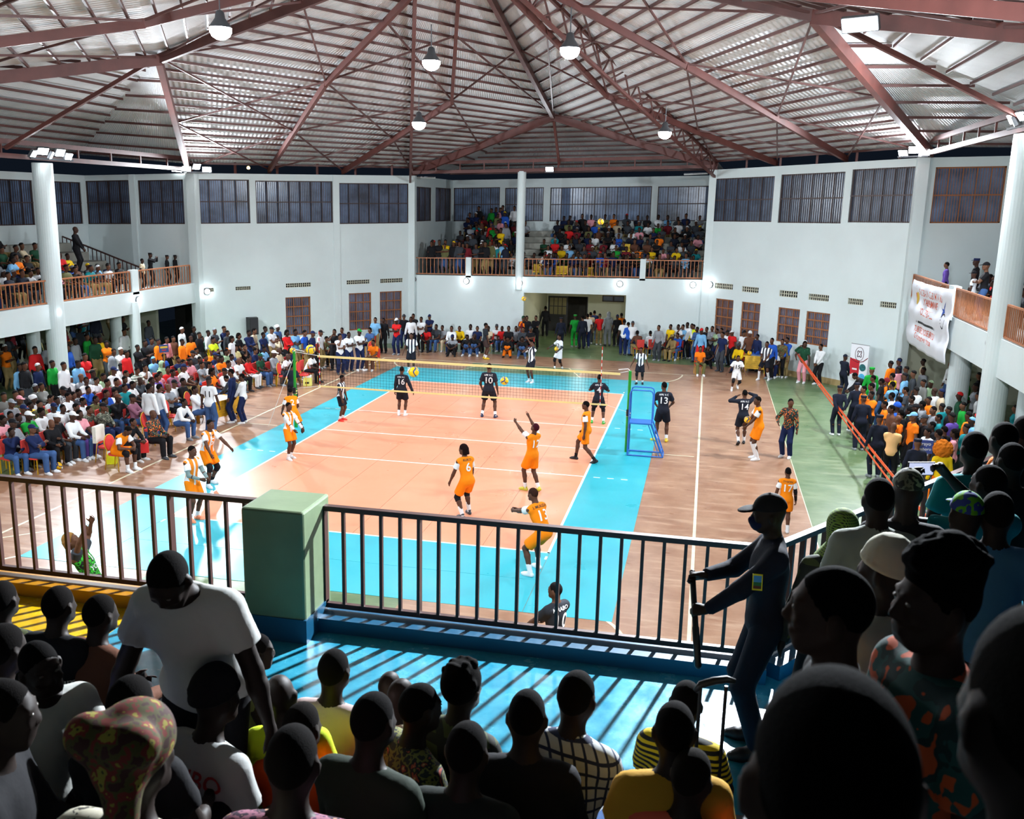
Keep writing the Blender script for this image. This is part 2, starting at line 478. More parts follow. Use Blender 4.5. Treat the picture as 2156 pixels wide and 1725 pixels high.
# --- far bay: gallery floor, tiers, side and back walls, rails
def slab(name, pts, z, t, M_=WALL):
    m = MB(); n = len(pts)
    top = [(x, y, ZL(x, z)) for x, y in pts]; bot = [(x, y, ZL(x, z)-t) for x, y in pts]
    m.add(bot+top, [tuple(range(n))[::-1], tuple(range(n, 2*n))]+[(i, (i+1) % n, (i+1) % n+n, i+n) for i in range(n)])
    return tag(m.build(name, M_), kind='structure')
CONC = mat('concrete_tier', srgb(150, 150, 140), .7, vary=.15, vscale=1.5)
slab('floor_far_gallery', [(A_[0], 28.62), (B_[0], 28.62), (B_[0], YBF), (A_[0], YBF)], 3.36, .3, CONC)
NT = 7
for i in range(NT):
    y0 = 29.9+i*.88
    m = MB(); z0 = 3.36; z1 = 3.36+.3*(i+1)
    m.hexa([(A_[0]+2.2 if i > 1 else A_[0]+1, y0, ZL(A_[0], z0)), (B_[0]-.1, y0, ZL(B_[0], z0)), (B_[0]-.1, y0+.88, ZL(B_[0], z0)), (A_[0]+1, y0+.88, ZL(A_[0], z0)),
            (A_[0]+1, y0, ZL(A_[0], z1)), (B_[0]-.1, y0, ZL(B_[0], z1)), (B_[0]-.1, y0+.88, ZL(B_[0], z1)), (A_[0]+1, y0+.88, ZL(A_[0], z1))])
    tag(m.build('floor_tier', CONC), kind='structure')
WSL = Wall((A_[0], YBF), A_, .25)      # west side of the far bay
WSL.n = np.array([-1., 0.])
hs = [WSL.rect(950.5, 917, 396, 466), WSL.rect(909, 873, 394, 466)]
hs = [(min(h[0], h[1]), max(h[0], h[1]), h[2], h[3]) for h in hs]
WSL.build('wall_far_bay_west', 3.0, TOP, hs)
for h in hs: WSL.grille_window(win_name(), h, 3, (), 6)
WSR = Wall(B_, (B_[0], YBF), .25); WSR.n = np.array([1., 0.]); WSR.build('wall_far_bay_east', 3.0, TOP)
WBF = Wall((A_[0], YBF), (B_[0], YBF), .25)
hs = [WBF.rect(*q) for q in [(955, 1052, 395, 466), (1063, 1144, 395, 466), (1158, 1371, 393.5, 466), (1384, 1491, 392, 466)]]
WBF.build('wall_far_back', 3.0, TOP, hs)
for h, c in zip(hs, (5, 4, 9, 5)): WBF.grille_window(win_name(), h, c, (.5,), 4)

# --- side bays
def side_bay(sx, xf, xb, y0, y1, nm):
    xs_ = xf+sx*.31
    slab('floor_%s_gallery' % nm, [(xs_, y0), (xs_, y1), (xb, y1), (xb, y0)] if sx < 0 else [(xs_, y1), (xs_, y0), (xb, y0), (xb, y1)], 3.36, .25, WALL)
    # fascia beam along the front
    m = MB()
    for (a, b) in ((y0, y1),):
        m.hexa([(xf, a, ZL(xf, 2.52)), (xf+sx*.3, a, ZL(xf, 2.52)), (xf+sx*.3, b, ZL(xf, 2.52)), (xf, b, ZL(xf, 2.52)), (xf, a, ZL(xf, 3.4)), (xf+sx*.3, a, ZL(xf, 3.4)), (xf+sx*.3, b, ZL(xf, 3.4)), (xf, b, ZL(xf, 3.4))])
    tag(m.build('trim_%s_fascia' % nm, WALL), kind='structure')
    for i in range(5):
        m = MB(); x0 = xf+sx*(1.3+i*.85); x1 = x0+sx*.85
        m.box((min(x0, x1), y0, ZL(xf, 3.36)), (max(x0, x1), y1-(3.9 if sx < 0 else 2.5), ZL(xf, 3.36)+.36*(i+1))); tag(m.build('floor_tier', CONC), kind='structure')
side_bay(-1, L_[0], XBL, L2_[1], L_[1], 'left')
for i in range(5):
    m = MB(); x0 = L_[0]-1.3-.85*i; m.box((x0-.85, L_[1]-3.9, ZL(L_[0], 3.36)), (x0, L_[1]-2.3, ZL(L_[0], 3.36)+.36*(i+1))); tag(m.build('floor_stair', CONC), kind='structure')
side_bay(1, R_[0]+.05, XBR, R2_[1], R_[1], 'right')
WSN = Wall((XBL, L_[1]), L_, .25); WSN.n = np.array([0., 1.])
hs = [WSN.rect(182, 275, 380, 472), WSN.rect(292, 387, 379, 472)]
WSN.build('wall_left_bay_side', 3.0, TOP, hs)
for h in hs: WSN.grille_window(win_name(), h, 4, (.5,), 6)
for px_ in (278, 394):
    u = WSN.px(px_+5, 450)[0]; m = MB(); WSN.hexa(m, u-.14, u+.14, 3.4, TOP, -.1, .01); tag(m.build('trim_pilaster', WALL), kind='structure')
WBL = Wall((XBL, L2_[1]), (XBL, L_[1]), .25); WBL.n = np.array([-1., 0.])
hs = [(a, a+2.6, 6.1, 8.0) for a in (WBL.len-2.9, WBL.len-6.1, WBL.len-9.3, WBL.len-12.5)]
WBL.build('wall_left_bay_back', 3.0, TOP, hs)
for h in hs: WBL.grille_window(win_name(), h, 4, (.5,), 5)
WRN = Wall(R_, (XBR, R_[1]), .25); WRN.n = np.array([0., 1.])
hs = [WRN.rect(1964, 2113, 351, 470), (WRN.rect(1964, 2113, 351, 470)[1]+.4, WRN.len-.3, 6.1, 8.0)]
WRN.build('wall_right_bay_side', 3.0, TOP, hs)
for h in hs: WRN.grille_window(win_name(), h, 5, (.5,), 5, gm=GRILLEO)
WBR = Wall((XBR, R_[1]), (XBR, R2_[1]), .25); WBR.n = np.array([1., 0.]); WBR.build('wall_right_bay_back', 3.0, TOP)
# the undercrofts below the side galleries
UND = mat('undercroft_paint', srgb(196, 198, 176), .6, vary=.08, vscale=.6)
m = MB(); m.box((XBL-.2, L_[1], 0), (L_[0]-2.2, L_[1]+.2, 3.3)); tag(m.build('wall_left_under_side', UND), kind='structure')
m = MB(); m.box((XBL-.2, L2_[1], 0), (XBL, L_[1], 3.3)); tag(m.build('wall_left_under_back', UND), kind='structure')
m = MB(); m.box((L_[0]-2.2, L_[1]+1.6, 0), (L_[0], L_[1]+1.7, 3.3)); tag(m.build('door_3', DOORM), kind='structure')
m = MB(); m.box((R_[0], R_[1], 0), (XBR+.2, R_[1]+.2, 3.6)); tag(m.build('wall_right_under_side', UND), kind='structure')
m = MB(); m.box((XBR, R2_[1], 0), (XBR+.2, R_[1], 3.6)); tag(m.build('wall_right_under_back', UND), kind='structure')

# --- round columns and posts
def column(x, y, r, z1, nm='trim_column', M_=WALL, z0=0):
    m = MB(); m.lathe([(r, z0), (r, z1-.01), (r*.98, z1)], 28, (x, y, 0))
    return tag(m.build(nm, M_, smooth=False), kind='structure')
CXL = -15.62
column(CXL, 11.0, .34, ZL(-15.5, TOP)); column(CXL, 5.2, .34, ZL(-15.5, TOP))
column(CXL, 15.85, .22, 3.0); column(-17.3, 11.9, .24, 3.0); column(-17.3, 17., .24, 3.0)
column(R_[0]+.15, 8.85, .36, ZL(15.3, TOP)); column(R_[0]+.5, 13.9, .34, 3.2); column(17.2, 11.6, .3, 3.2); column(R_[0]+.15, 4., .36, ZL(15.3, TOP))
u0, _ = WF.px(1086.5, 480); u1, _ = WF.px(1104, 480)
column(WF.P((u0+u1)/2, 0)[0], 28.72, (u1-u0)/2, ZL(-2, TOP+.12), z0=3.0)

# --- rails of the galleries
def rail(a, b, z0, z1, n, nm='gallery_rail', lab=None, M_=RAILP, w=.045, each=False):
    """top rail, bottom rail and a row of pickets between plan points a and b"""
    t = empty(nm, (a[0], a[1], ZL(a[0], z0)) if not each else (a[0], a[1], z0))
    Z = (lambda x, z: ZL(x, z)) if not each else (lambda x, z: z)
    o = np.array(t.location)
    def pt(f, z):
        x = a[0]+(b[0]-a[0])*f; y = a[1]+(b[1]-a[1])*f
        return np.array((x, y, Z(x, z)))-o
    m = MB(); m.bar(pt(0, z1-.025), pt(1, z1-.025), .07, .05); m.build('top_rail', M_, t)
    m = MB(); m.bar(pt(0, z0+.03), pt(1, z0+.03), .05, .05); m.build('bottom_rail', M_, t)
    if each:
        pm = None
        for i in range(n+1):
            q0, q1 = pt(i/n, z0+.03), pt(i/n, z1-.03)
            wd = w*2 if i in (0, n, 5, 23) else w
            m = MB(); m.bar(q0, q1, wd, .03, up=(b[0]-a[0], b[1]-a[1], 0)); m.build('picket', M_, t)
    else:
        for i in range(n+1):
            m = MB(); m.bar(pt(i/n, z0+.03), pt(i/n, z1-.03), w*(1.6 if i in (0, n) else .62), .03, up=(b[0]-a[0], b[1]-a[1], 0)); m.build('picket', M_, t)
    return tag(t, lab, 'railing', 'gallery railings') if lab else t
RZ0, RZ1 = 3.42, 4.27
def fx(px_): return WF.P(WF.px(px_, 565)[0], 0)[0]
for a, b, n, l in ((873, 979, 13, 'tan railing of the far gallery, at its end by the dark corner windows'), (994, 1085, 11, 'short tan railing of the far gallery just before the white round column'), (1104, 1348, 29, 'longest tan railing of the far gallery, above the lobby doorway'), (1359, 1486, 16, 'tan railing of the far gallery next to the far corner beside the barred windows')):
    rail((fx(a), 28.7), (fx(b), 28.7), RZ0, RZ1, n, lab=l)
for px_ in (986, 1353.5):
    x = fx(px_); m = MB(); m.box((x-.14, 28.6, ZL(x, 3.3)), (x+.14, 28.82, ZL(x, 4.3))); tag(m.build('trim_rail_post', WALL), kind='structure')
def ly(px_, y=600): return at(px_, y, X=L_[0])[1]
for a, b, n, l in ((ly(0)-3, ly(104), 26, 'tan railing of the left gallery running out of the picture edge'), (ly(126), ly(277), 22, 'tan railing of the left gallery between the floodlit column and the white post'), (ly(295), ly(404), 19, 'tan railing of the left gallery in front of the three standing officers')):
    rail((L_[0]-.08, a), (L_[0]-.08, b), RZ0, RZ1, n, lab=l)
YS_ = L_[1]-2.25; q0 = at(294, 563, Y=YS_); q1 = at(131, 498, Y=YS_)
sr = empty('stair_rail', tuple(q0)); m = MB(); m.bar((0, 0, 0), tuple(q1-q0), .06, .06); m.build('top_rail', RAILD, sr)
for i in range(19):
    f = i/18; a_ = (q1-q0)*f; m = MB(); m.bar(tuple(a_), (a_[0], a_[1], a_[2]-.8), .03, .03); m.build('picket', RAILD, sr)
tag(sr, 'dark stair railing sloping down behind the left gallery crowd', 'railing')
m = MB(); y = ly(286); m.box((L_[0]-.2, y-.22, ZL(L_[0], 3.3)), (L_[0], y+.22, ZL(L_[0], 4.3))); tag(m.build('trim_rail_post', WALL), kind='structure')
for a, b, n, l in ((13.85, 9.25, 30, 'tan railing of the right gallery beside the hanging white banner'), (8.4, 4.4, 26, 'tan railing of the right gallery past the big round column'), (20.5, 14.6, 30, 'tan railing of the right gallery hidden behind the white banner')):
    rail((R_[0]+.1, a), (R_[0]+.1, b), RZ0, RZ1, n, lab=l)
m = MB(); m.box((R_[0], 13.85, ZL(15.3, 3.3)), (R_[0]+.24, 14.5, ZL(15.3, 4.3))); tag(m.build('trim_rail_post', WALL), kind='structure')

# --- the near gallery the picture is taken from: painted floor, kerb, rail, post, tiers
NZ = 3.2
def nfloor(N, L, tc, b):
    sx = N.new('ShaderNodeSeparateXYZ'); L.new(tc.outputs['Object'], sx.inputs[0])
    n1 = n_noise(N, L, tc.outputs['Object'], 3.5, 6, .65)
    blue = n_mix(N, L, n_step(N, L, n1, .35, .68), srgb(34, 122, 150), srgb(60, 152, 176))
    yel = n_mix(N, L, n_step(N, L, n1, .35, .68), srgb(206, 158, 4), srgb(228, 190, 16))
    mr = N.new('ShaderNodeMapRange'); L.new(n1, mr.inputs[0]); mr.inputs[3].default_value = .12; mr.inputs[4].default_value = .38
    L.new(mr.outputs[0], b.inputs['Roughness'])
    bp = N.new('ShaderNodeBump'); bp.inputs['Strength'].default_value = .25; bp.inputs['Distance'].default_value = .01
    L.new(n_noise(N, L, tc.outputs['Object'], 9, 5), bp.inputs['Height']); L.new(bp.outputs['Normal'], b.inputs['Normal'])
    return n_mix(N, L, n_math(N, L, 'GREATER_THAN', sx.outputs[0], 2.02), yel, blue)
NFL = ramp_mat('near_gallery_paint', .2, nfloor)
m = MB(); m.poly([(-9, -23, NZ-.3), (22, -23, NZ-.3), (22, 8.2, NZ-.3), (R2_[0]+1.3, R2_[1]+.8, NZ-.3), (NR_[0], NR_[1]+.05, NZ-.3), (-9, NR_[1]+.05, NZ-.3)], t=.3)
tag(m.build('floor_near_gallery', NFL), kind='structure')
KERBY = mat('kerb_yellow', srgb(180, 120, 10), .4); KERBB = mat('kerb_blue', srgb(10, 74, 104), .4)
m = MB(); m.box((-9, -10.85, NZ), (2.02, -10.5, NZ+.14)); tag(m.build('trim_kerb_yellow', KERBY), kind='structure')
m = MB(); m.box((2.02, -10.85, NZ), (NR_[0], -10.5, NZ+.14)); tag(m.build('trim_kerb_blue', KERBB), kind='structure')
m = MB(); m.bar((NR_[0], NR_[1]-.06, NZ+.07), (13., -3.9, NZ+.07), .3, .14); tag(m.build('trim_kerb_diagonal', KERBB), kind='structure')
PZ0, PZ1 = 3.36, 4.42
rail((-2.4, -10.62), (3.28, -10.62), PZ0, PZ1, 28, 'gallery_rail', 'dark brown picket railing of the near gallery, in front of the yellow floor', RAILD, .042, True)
rail((3.92, -10.62), (NR_[0], -10.62), PZ0, PZ1, 22, 'gallery_rail', 'dark brown picket railing of the near gallery, along the blue floor', RAILD, .042, True)
rail((NR_[0]+.06, -10.5), (13.2, -3.6), PZ0, PZ1, 44, 'gallery_rail', 'brown picket railing slanting away behind the standing spectators', RAILD, .05, True)
NPOST = mat('post_paint_green', srgb(112, 130, 98), .5, bump=.1, bscale=8, vary=.15, vscale=2)
m = MB(); m.box((3.3, -11.12, NZ), (3.92, -10.5, 4.5)); post = tag(m.build('trim_rail_pillar', NPOST), kind='structure')
md = post.modifiers.new('b', 'BEVEL'); md.width = .025; md.segments = 2
m = MB(); m.box((3.285, -11.135, NZ), (3.935, -10.6, NZ+.24)); m.build('painted_foot', KERBB, post)
TIER = mat('tier_dark', srgb(70, 74, 76), .6, vary=.2, vscale=2)
NTY = -13.35
for i in range(9):
    m = MB(); y1 = NTY-i*.78; m.box((-6, y1-.78, NZ), (8.25 if i < 1 else 12., y1, NZ+.4*(i+1))); tag(m.build('floor_tier', TIER), kind='structure')

m = MB(); m.box((7.45, NTY, NZ), (8.6, -12.0, NZ+.4)); tag(m.build('floor_tier', NFL), kind='structure')
m = MB(); m.box((8.6, -14.13, NZ), (12., -11.75, NZ+.8)); tag(m.build('floor_tier', NFL), kind='structure')

# --- the roof: two ridges of trussed steel, purlins and pale metal sheets
AP = np.array((0., 9., 14.75))
PF = np.array((-.1, 26.3, 11.6)); PN = np.array((-.1, -8.3, 11.6)); PL = np.array((-9.9, 9.4, 11.75)); PR = np.array((9.6, 7., 12.3))
def eave(p, k=1., dz=.42):
    return np.array((p[0]*k, 9+(p[1]-9)*k, ZL(p[0], TOP)+dz))
EA, EB, EL, ER = eave(A_, 1.02), eave(B_, 1.02), eave(L_, 1.02), eave(R_, 1.02)
EL2, ER2, ENL, ENR = eave(L2_, 1.02), eave((15.4, -2.8), 1.02), eave(NL_, 1.02), eave((8.15, -10.6), 1.02)
def sheet_build(N, L, tc, b):
    w = N.new('ShaderNodeTexWave'); w.wave_type = 'BANDS'; w.bands_direction = 'X'; w.inputs['Scale'].default_value = 2.2; w.inputs['Distortion'].default_value = 0
    L.new(tc.outputs['UV'], w.inputs['Vector'])
    bp = N.new('ShaderNodeBump'); bp.inputs['Strength'].default_value = .6; bp.inputs['Distance'].default_value = .04
    L.new(w.outputs['Fac'], bp.inputs['Height']); L.new(bp.outputs['Normal'], b.inputs['Normal'])
    b.inputs['Metallic'].default_value = 0.; b.inputs['Specular IOR Level'].default_value = .25
    n = n_noise(N, L, tc.outputs['Object'], .8, 4)
    return n_mix(N, L, n_step(N, L, n, .35, .65), srgb(222, 224, 226), srgb(236, 238, 240))
SHEET = ramp_mat('roof_sheet', .6, sheet_build)
roof = tag(empty('ceiling_roof', (0, 9, 8.5)), kind='structure')
RO = np.array(roof.location)
def roof_patch(lo0, lo1, hi0, hi1, n, skip_hi=False, pw=.05, ph=.085, name='roof_sheet'):
    """ruled roof face between an eave line and an upper line, with n purlins hung below it"""
    lo0, lo1, hi0, hi1 = (np.array(q, float)-RO for q in (lo0, lo1, hi0, hi1))
    k = 12; vs = []; fs = []; uv = []
    wid = np.linalg.norm(lo1-lo0)
    for i in range(k+1):
        for j in range(k+1):
            a = lo0+(hi0-lo0)*i/k; b = lo1+(hi1-lo1)*i/k
            vs.append(a+(b-a)*j/k); uv.append((j/k*wid, i/k*10))
    for i in range(k):
        for j in range(k): fs.append((i*(k+1)+j, i*(k+1)+j+1, (i+1)*(k+1)+j+1, (i+1)*(k+1)+j))
    me = bpy.data.meshes.new(name); me.from_pydata([tuple(v) for v in vs], [], fs); me.update()
    ul = me.uv_layers.new(); 
    for lp in me.loops: ul.data[lp.index].uv = uv[lp.vertex_index]
    link(name, me, SHEET, roof)
    for i in range(n):
        t = (i+.5)/n
        a = lo0+(hi0-lo0)*t; b = lo1+(hi1-lo1)*t
        if np.linalg.norm(b-a) < .4: continue
        dz = np.array((0, 0, -.09))
        m = MB(); m.bar(a+dz, b+dz, pw, ph); m.build('purlin', STEELD, roof)
for lo0, lo1, h0, h1 in ((EA, EL, PF, PL), (ER, EB, PR, PF), (EL2, ENL, PL, PN), (ENR, ER2, PN, PR)):
    roof_patch(lo0, lo1, h0, h1, 15)
    roof_patch(h0, h1, AP, AP, 14)
# bay roofs
BLa, BLb = np.array((XBL-1, L_[1]+1, 9.1)), np.array((XBL-1, L2_[1]-1, 9.1))
BRa, BRb = np.array((XBR+1, R_[1]+1, 9.9)), np.array((XBR+1, R2_[1]-3, 9.9))
BFa, BFb = np.array((A_[0]-.6, YBF+.8, ZL(A_[0], TOP)+.35)), np.array((B_[0]+.6, YBF+.8, ZL(B_[0], TOP)+.35))
BNa, BNb = np.array((-9., -24, 10.6)), np.array((10., -24, 10.8))
for P_, e0, e1, b0, b1 in ((PL, EL, EL2, BLa, BLb), (PR, ER2, ER, BRb, BRa), (PF, EB, EA, BFb, BFa), (PN, ENL, ENR, BNa, BNb)):
    roof_patch(b0, b1, P_, P_, 13, pw=.045)
    roof_patch(b0, e0, P_, P_, 8, pw=.045); roof_patch(e1, b1, P_, P_, 8, pw=.045)
# rafters and trusses
def member(name, a, b, w, h=None, M_=STEEL, dz=0.):
    a = np.array(a, float)-RO; b = np.array(b, float)-RO; a[2] += dz; b[2] += dz
    m = MB(); m.bar(a, b, w, h or w); return m.build(name, M_, roof)
for P_, e0, e1 in ((PL, EL, EL2), (PR, ER, ER2), (PF, EA, EB), (PN, ENL, ENR)):
    for e in (e0, e1): member('rafter', P_, e, .2, .34, dz=-.28)
    member('ridge_beam', P_, AP, .16, .28, STEELD, dz=-.26)
def lerp(a, b, t): return np.array(a)+(np.array(b)-np.array(a))*t
# common rafters running up each main face, with cross bracing
for lo0, lo1, h0, h1 in ((EA, EL, PF, PL), (ER, EB, PR, PF), (EL2, ENL, PL, PN), (ENR, ER2, PN, PR)):
    fr = (.34, .67)
    prev = None
    for f in fr:
        a, b = lerp(lo0, lo1, f), lerp(h0, h1, f)
        member('rafter', a, b, .13, .24, STEEL, -.27); member('rafter', b, AP, .12, .22, STEEL, -.27)
    for f0, f1 in ((0., .34), (.34, .67), (.67, 1.)):
        q = [[lerp(lerp(lo0, lo1, f), lerp(h0, h1, f), t) for t in (0, .5, 1)] for f in (f0, f1)]
        for k in (0, 1):
            member('brace', q[0][k], q[1][k+1], .05, .06, STEELD, -.2); member('brace', q[1][k], q[0][k+1], .05, .06, STEELD, -.2)
        member('brace', q[0][2], lerp(q[1][2], AP, .5), .05, .06, STEELD, -.2); member('brace', q[1][2], lerp(q[0][2], AP, .5), .05, .06, STEELD, -.2)
# two lattice trusses fanning from the far corners up to the crown
def lattice(a, b, dep, n, w=.11, flat=None):
    a = np.array(a, float); b = np.array(b, float)
    d = np.array((0, 0, -dep))
    member('truss_chord', a, b, w, w, STEEL); member('truss_chord', a+d, b+d, w, w, STEEL)
    for i in range(n):
        p, q = lerp(a, b, i/n), lerp(a, b, (i+1)/n)
        member('truss_web', p, q+d if i % 2 else lerp(a, b, (i+.5)/n)+d, .05, .05, STEELD)
        member('truss_web', lerp(a, b, (i+.5)/n)+d, q, .05, .05, STEELD)
lattice((EA[0], EA[1]-.3, EA[2]-.05), (-1.2, 8.5, 14.2), .75, 16)
lattice((EB[0], EB[1]-.3, EB[2]-.05), (1.2, 8.5, 14.2), .75, 16)
# girders across the mouths of the bays
def girder(p, q, name='girder'):
    p = np.array(p); q = np.array(q)
    member('girder_chord', p, q, .12, .16, STEEL); member('girder_chord', p-(0, 0, .46), q-(0, 0, .46), .12, .16, STEEL)
    n = 12
    for i in range(n+1): member('girder_web', lerp(p, q, i/n), lerp(p, q, i/n)-(0, 0, .46), .06, .06, STEEL)
girder((A_[0], 28.6, ZL(A_[0], TOP)+.62), (B_[0], 28.6, ZL(B_[0], TOP)+.62))
girder((L_[0], L_[1], ZL(L_[0], TOP)+.62), (L_[0], L2_[1], ZL(L_[0], TOP)+.62))
girder((R_[0]+.1, R_[1], ZL(R_[0], TOP)+.62), (R_[0]+.1, R2_[1], ZL(R_[0], TOP)+.62))
for P_, g in ((PF, (PF[0], 28.6, ZL(0, TOP)+.6)), (PL, (L_[0], 9.2, ZL(L_[0], TOP)+.6)), (PR, (R_[0], 9., ZL(R_[0], TOP)+.6))): member('king_post', P_, g, .12, .12, STEEL, -.2)
# stub posts between the ring beam and the eaves of the diagonal walls
for W in (WL, WR):
    for f in (.18, .36, .54, .72, .9):
        p = W.P(W.len*f, TOP, .1); member('eave_post', p, (p[0], p[1], p[2]+.75), .09, .09, STEEL)

# ---------------------------------------------------------------- props
def depth_pt(x, y, d): return CAM+ray(x, y)*d


def text_flat(s, size=1., fine=0.):
    """vertices and faces of a line of lettering, centred on the origin in the xy plane"""
    cu = bpy.data.curves.new('lettering', 'FONT'); cu.body = s; cu.size = size; cu.align_x = 'CENTER'; cu.align_y = 'CENTER'; cu.resolution_u = 3
    cu.offset = .012*size
    o = bpy.data.objects.new('lettering', cu); COL.objects.link(o)
    dg = bpy.context.evaluated_depsgraph_get()
    me = bpy.data.meshes.new_from_object(o.evaluated_get(dg))
    if fine:
        bm = bmesh.new(); bm.from_mesh(me); bmesh.ops.triangulate(bm, faces=bm.faces[:])
        for _ in range(3):
            es = [e for e in bm.edges if e.calc_length() > fine]
            if not es: break
            bmesh.ops.subdivide_edges(bm, edges=es, cuts=1); bmesh.ops.triangulate(bm, faces=bm.faces[:])
        bm.to_mesh(me); bm.free()
    vs = np.array([v.co[:] for v in me.vertices]); fs = [tuple(p.vertices) for p in me.polygons]
    bpy.data.objects.remove(o); bpy.data.curves.remove(cu); bpy.data.meshes.remove(me)
    return vs, fs


def text_plane(name, s, M_, org, ux, uy, size, parent, off=.004):
    vs, fs = text_flat(s, size)
    org, ux, uy = V3(org), unit(V3(ux)), unit(V3(uy)); n = unit(np.cross(ux, uy))
    me = bpy.data.meshes.new(name); me.from_pydata([tuple(org+ux*v[0]+uy*v[1]+n*off) for v in vs], [], fs); me.update()
    return link(name, me, M_, parent)


def V3(*a): return np.array(a if len(a) == 3 else a[0], float)
def unit(v): return v/max(np.linalg.norm(v), 1e-9)

GREENP = mat('post_green', srgb(18, 140, 40), .4)
BLUEP = mat('stand_blue', srgb(40, 110, 200), .4)
CREAM = mat('band_cream', srgb(232, 212, 140), .6)
CORD = mat('net_cord', srgb(24, 22, 24), .8)
WHITEP = mat('white_plain', srgb(232, 232, 230), .5)
REDP = mat('red_plain', srgb(200, 34, 24), .5)
BLACKP = mat('black_plain', srgb(18, 18, 20), .5)

# net, posts, antennas
NX0, NX1, NY = -4.62, 4.72, 9.0
net = empty('volleyball_net', (0, NY, 0))
m = MB(); m.box((NX0, -.012, 2.365), (NX1+.35, .012, 2.435)); m.build('top_band', CREAM, net)
m = MB(); m.box((NX0, -.012, 1.40), (NX1, .012, 1.45)); m.build('bottom_band', CREAM, net)
m = MB()
n = int((NX1-NX0)/.1)
for i in range(n+1):
    x = NX0+(NX1-NX0)*i/n; m.bar((x, 0, 1.45), (x, 0, 2.37), .005, .005)
for i in range(1, 10): z = 1.45+.092*i; m.bar((NX0, 0, z), (NX1, 0, z), .005, .005)
tag(m.build('net_mesh', CORD, net), kind='stuff')
m = MB(); m.tube([(-5.38, 0, 2.5), (NX0, 0, 2.42)], .008, 6); m.tube([(NX1+.3, 0, 2.42), (5.3, 0, 2.5)], .008, 6)
m.tube([(-5.38, 0, 1.3), (NX0, 0, 1.42)], .006, 6); m.tube([(NX1, 0, 1.42), (5.33, 0, 1.25)], .006, 6)
m.tube([(-5.36, 0, 2.5), (-6.3, -.2, .02)], .007, 6)
m.build('tension_rope', WHITEP, net)
tag(net, 'dark mesh volleyball net with cream bands strung across the court', 'net')
for x, l in ((-5.42, 'green net post by the team benches and chairs'), (5.36, 'green net post beside the blue umpire stand')):
    t = empty('net_post', (x, NY, 0))
    m = MB(); m.lathe([(.055, 0.006), (.055, 1.3), (.045, 1.31), (.045, 2.5), (.03, 2.52)], 16); m.build('tube', GREENP, t)
    m = MB(); m.lathe([(.07, 1.2), (.07, 1.24)], 16); m.lathe([(.065, 1.12), (.065, 1.15)], 16); m.build('collar', CREAM, t)
    m = MB(); s = -1 if x > 0 else 1; m.tube([(0, 0, 2.5), (s*.06, 0, 2.57), (s*.35, 0, 2.53)], .012, 8); m.build('top_hook', WHITEP, t)
    m = MB(); m.box((-.05, -.1, 1.14), (.05, -.04, 1.34)); m.build('winch', BLACKP, t)
    tag(t, l, 'post', 'net posts')
for x, l in ((-4.55, 'red and white antenna at the benches end of the net'), (4.5, 'red and white antenna at the umpire end of the net')):
    t = empty('net_antenna', (x, NY-.02, 1.4))
    for i in range(18):
        m = MB(); m.tube([(0, 0, i*.1), (0, 0, i*.1+.1)], .011, 6); m.build('antenna_band', REDP if i % 2 else WHITEP, t)
    tag(t, l, 'antenna', 'net antennas')

# umpire stand
def px0(x, y): return at(x, y, z=0)
a = px0(1320, 956); b = px0(1395.6, 960.5); sx0, sx2 = a[0]+.02, b[0]; sx1 = sx0+.68; sy0, sy1 = 8.58, 9.12
st = empty('umpire_stand', (sx0, sy0, 0))
X1, X2, Y1 = sx1-sx0, sx2-sx0, sy1-sy0
def tubes(name, paths, r=.021):
    m = MB()
    for p in paths: m.tube(p, r, 8)
    return m.build(name, BLUEP, st)
z0 = .03
tubes('base_frame', [[(0, 0, z0), (X2, 0, z0)], [(0, Y1, z0), (X2, Y1, z0)], [(0, 0, z0), (0, Y1, z0)], [(X2, 0, z0), (X2, Y1, z0)], [(X2-.06, 0, .16), (X2-.06, Y1, .16)], [(0, 0, .18), (X2-.1, 0, .18)]])
for y in (0, Y1):
    tubes('upright_frame', [[(0, y, z0), (0, y, 1.9), (.03, y, 1.99), (.1, y, 2.02), (X1-.1, y, 2.02), (X1-.03, y, 1.99), (X1, y, 1.9), (X1, y, 1.05)]])
    tubes('slanted_leg', [[(X1, y, 1.02), (X2, y, z0)]])
    tubes('slanted_leg', [[(X1-.1, y, 1.0), (X2-.1, y, z0)]], .014)
m = MB(); m.box((-.02, -.02, .99), (X1+.02, Y1+.02, 1.03)); m.build('platform', BLUEP, st)
for i in range(3): tubes('rung', [[(X1+(X2-X1)*(i+1)/4, 0, 1.02*(3-i)/4), (X1+(X2-X1)*(i+1)/4, Y1, 1.02*(3-i)/4)]], .014)
tag(st, 'tall blue tubular umpire stand with platform beside the net post', 'umpire stand')

# volleyballs
def ballmat(N, L, tc, b):
    v = N.new('ShaderNodeVectorMath'); v.operation = 'NORMALIZE'; L.new(tc.outputs['Object'], v.inputs[0])
    sx = N.new('ShaderNodeSeparateXYZ'); L.new(v.outputs[0], sx.inputs[0])
    s = n_math(N, L, 'ADD', sx.outputs[0], n_math(N, L, 'MULTIPLY', n_math(N, L, 'SINE', n_math(N, L, 'MULTIPLY', sx.outputs[2], 3.1)), .42))
    band = n_math(N, L, 'LESS_THAN', n_math(N, L, 'ABSOLUTE', s), .13)
    s2 = n_math(N, L, 'ADD', sx.outputs[1], n_math(N, L, 'MULTIPLY', n_math(N, L, 'SINE', n_math(N, L, 'MULTIPLY', sx.outputs[0], 3.1)), .4))
    band = n_math(N, L, 'MAXIMUM', band, n_math(N, L, 'LESS_THAN', n_math(N, L, 'ABSOLUTE', s2), .1))
    return n_mix(N, L, band, srgb(250, 196, 10), srgb(44, 56, 120))
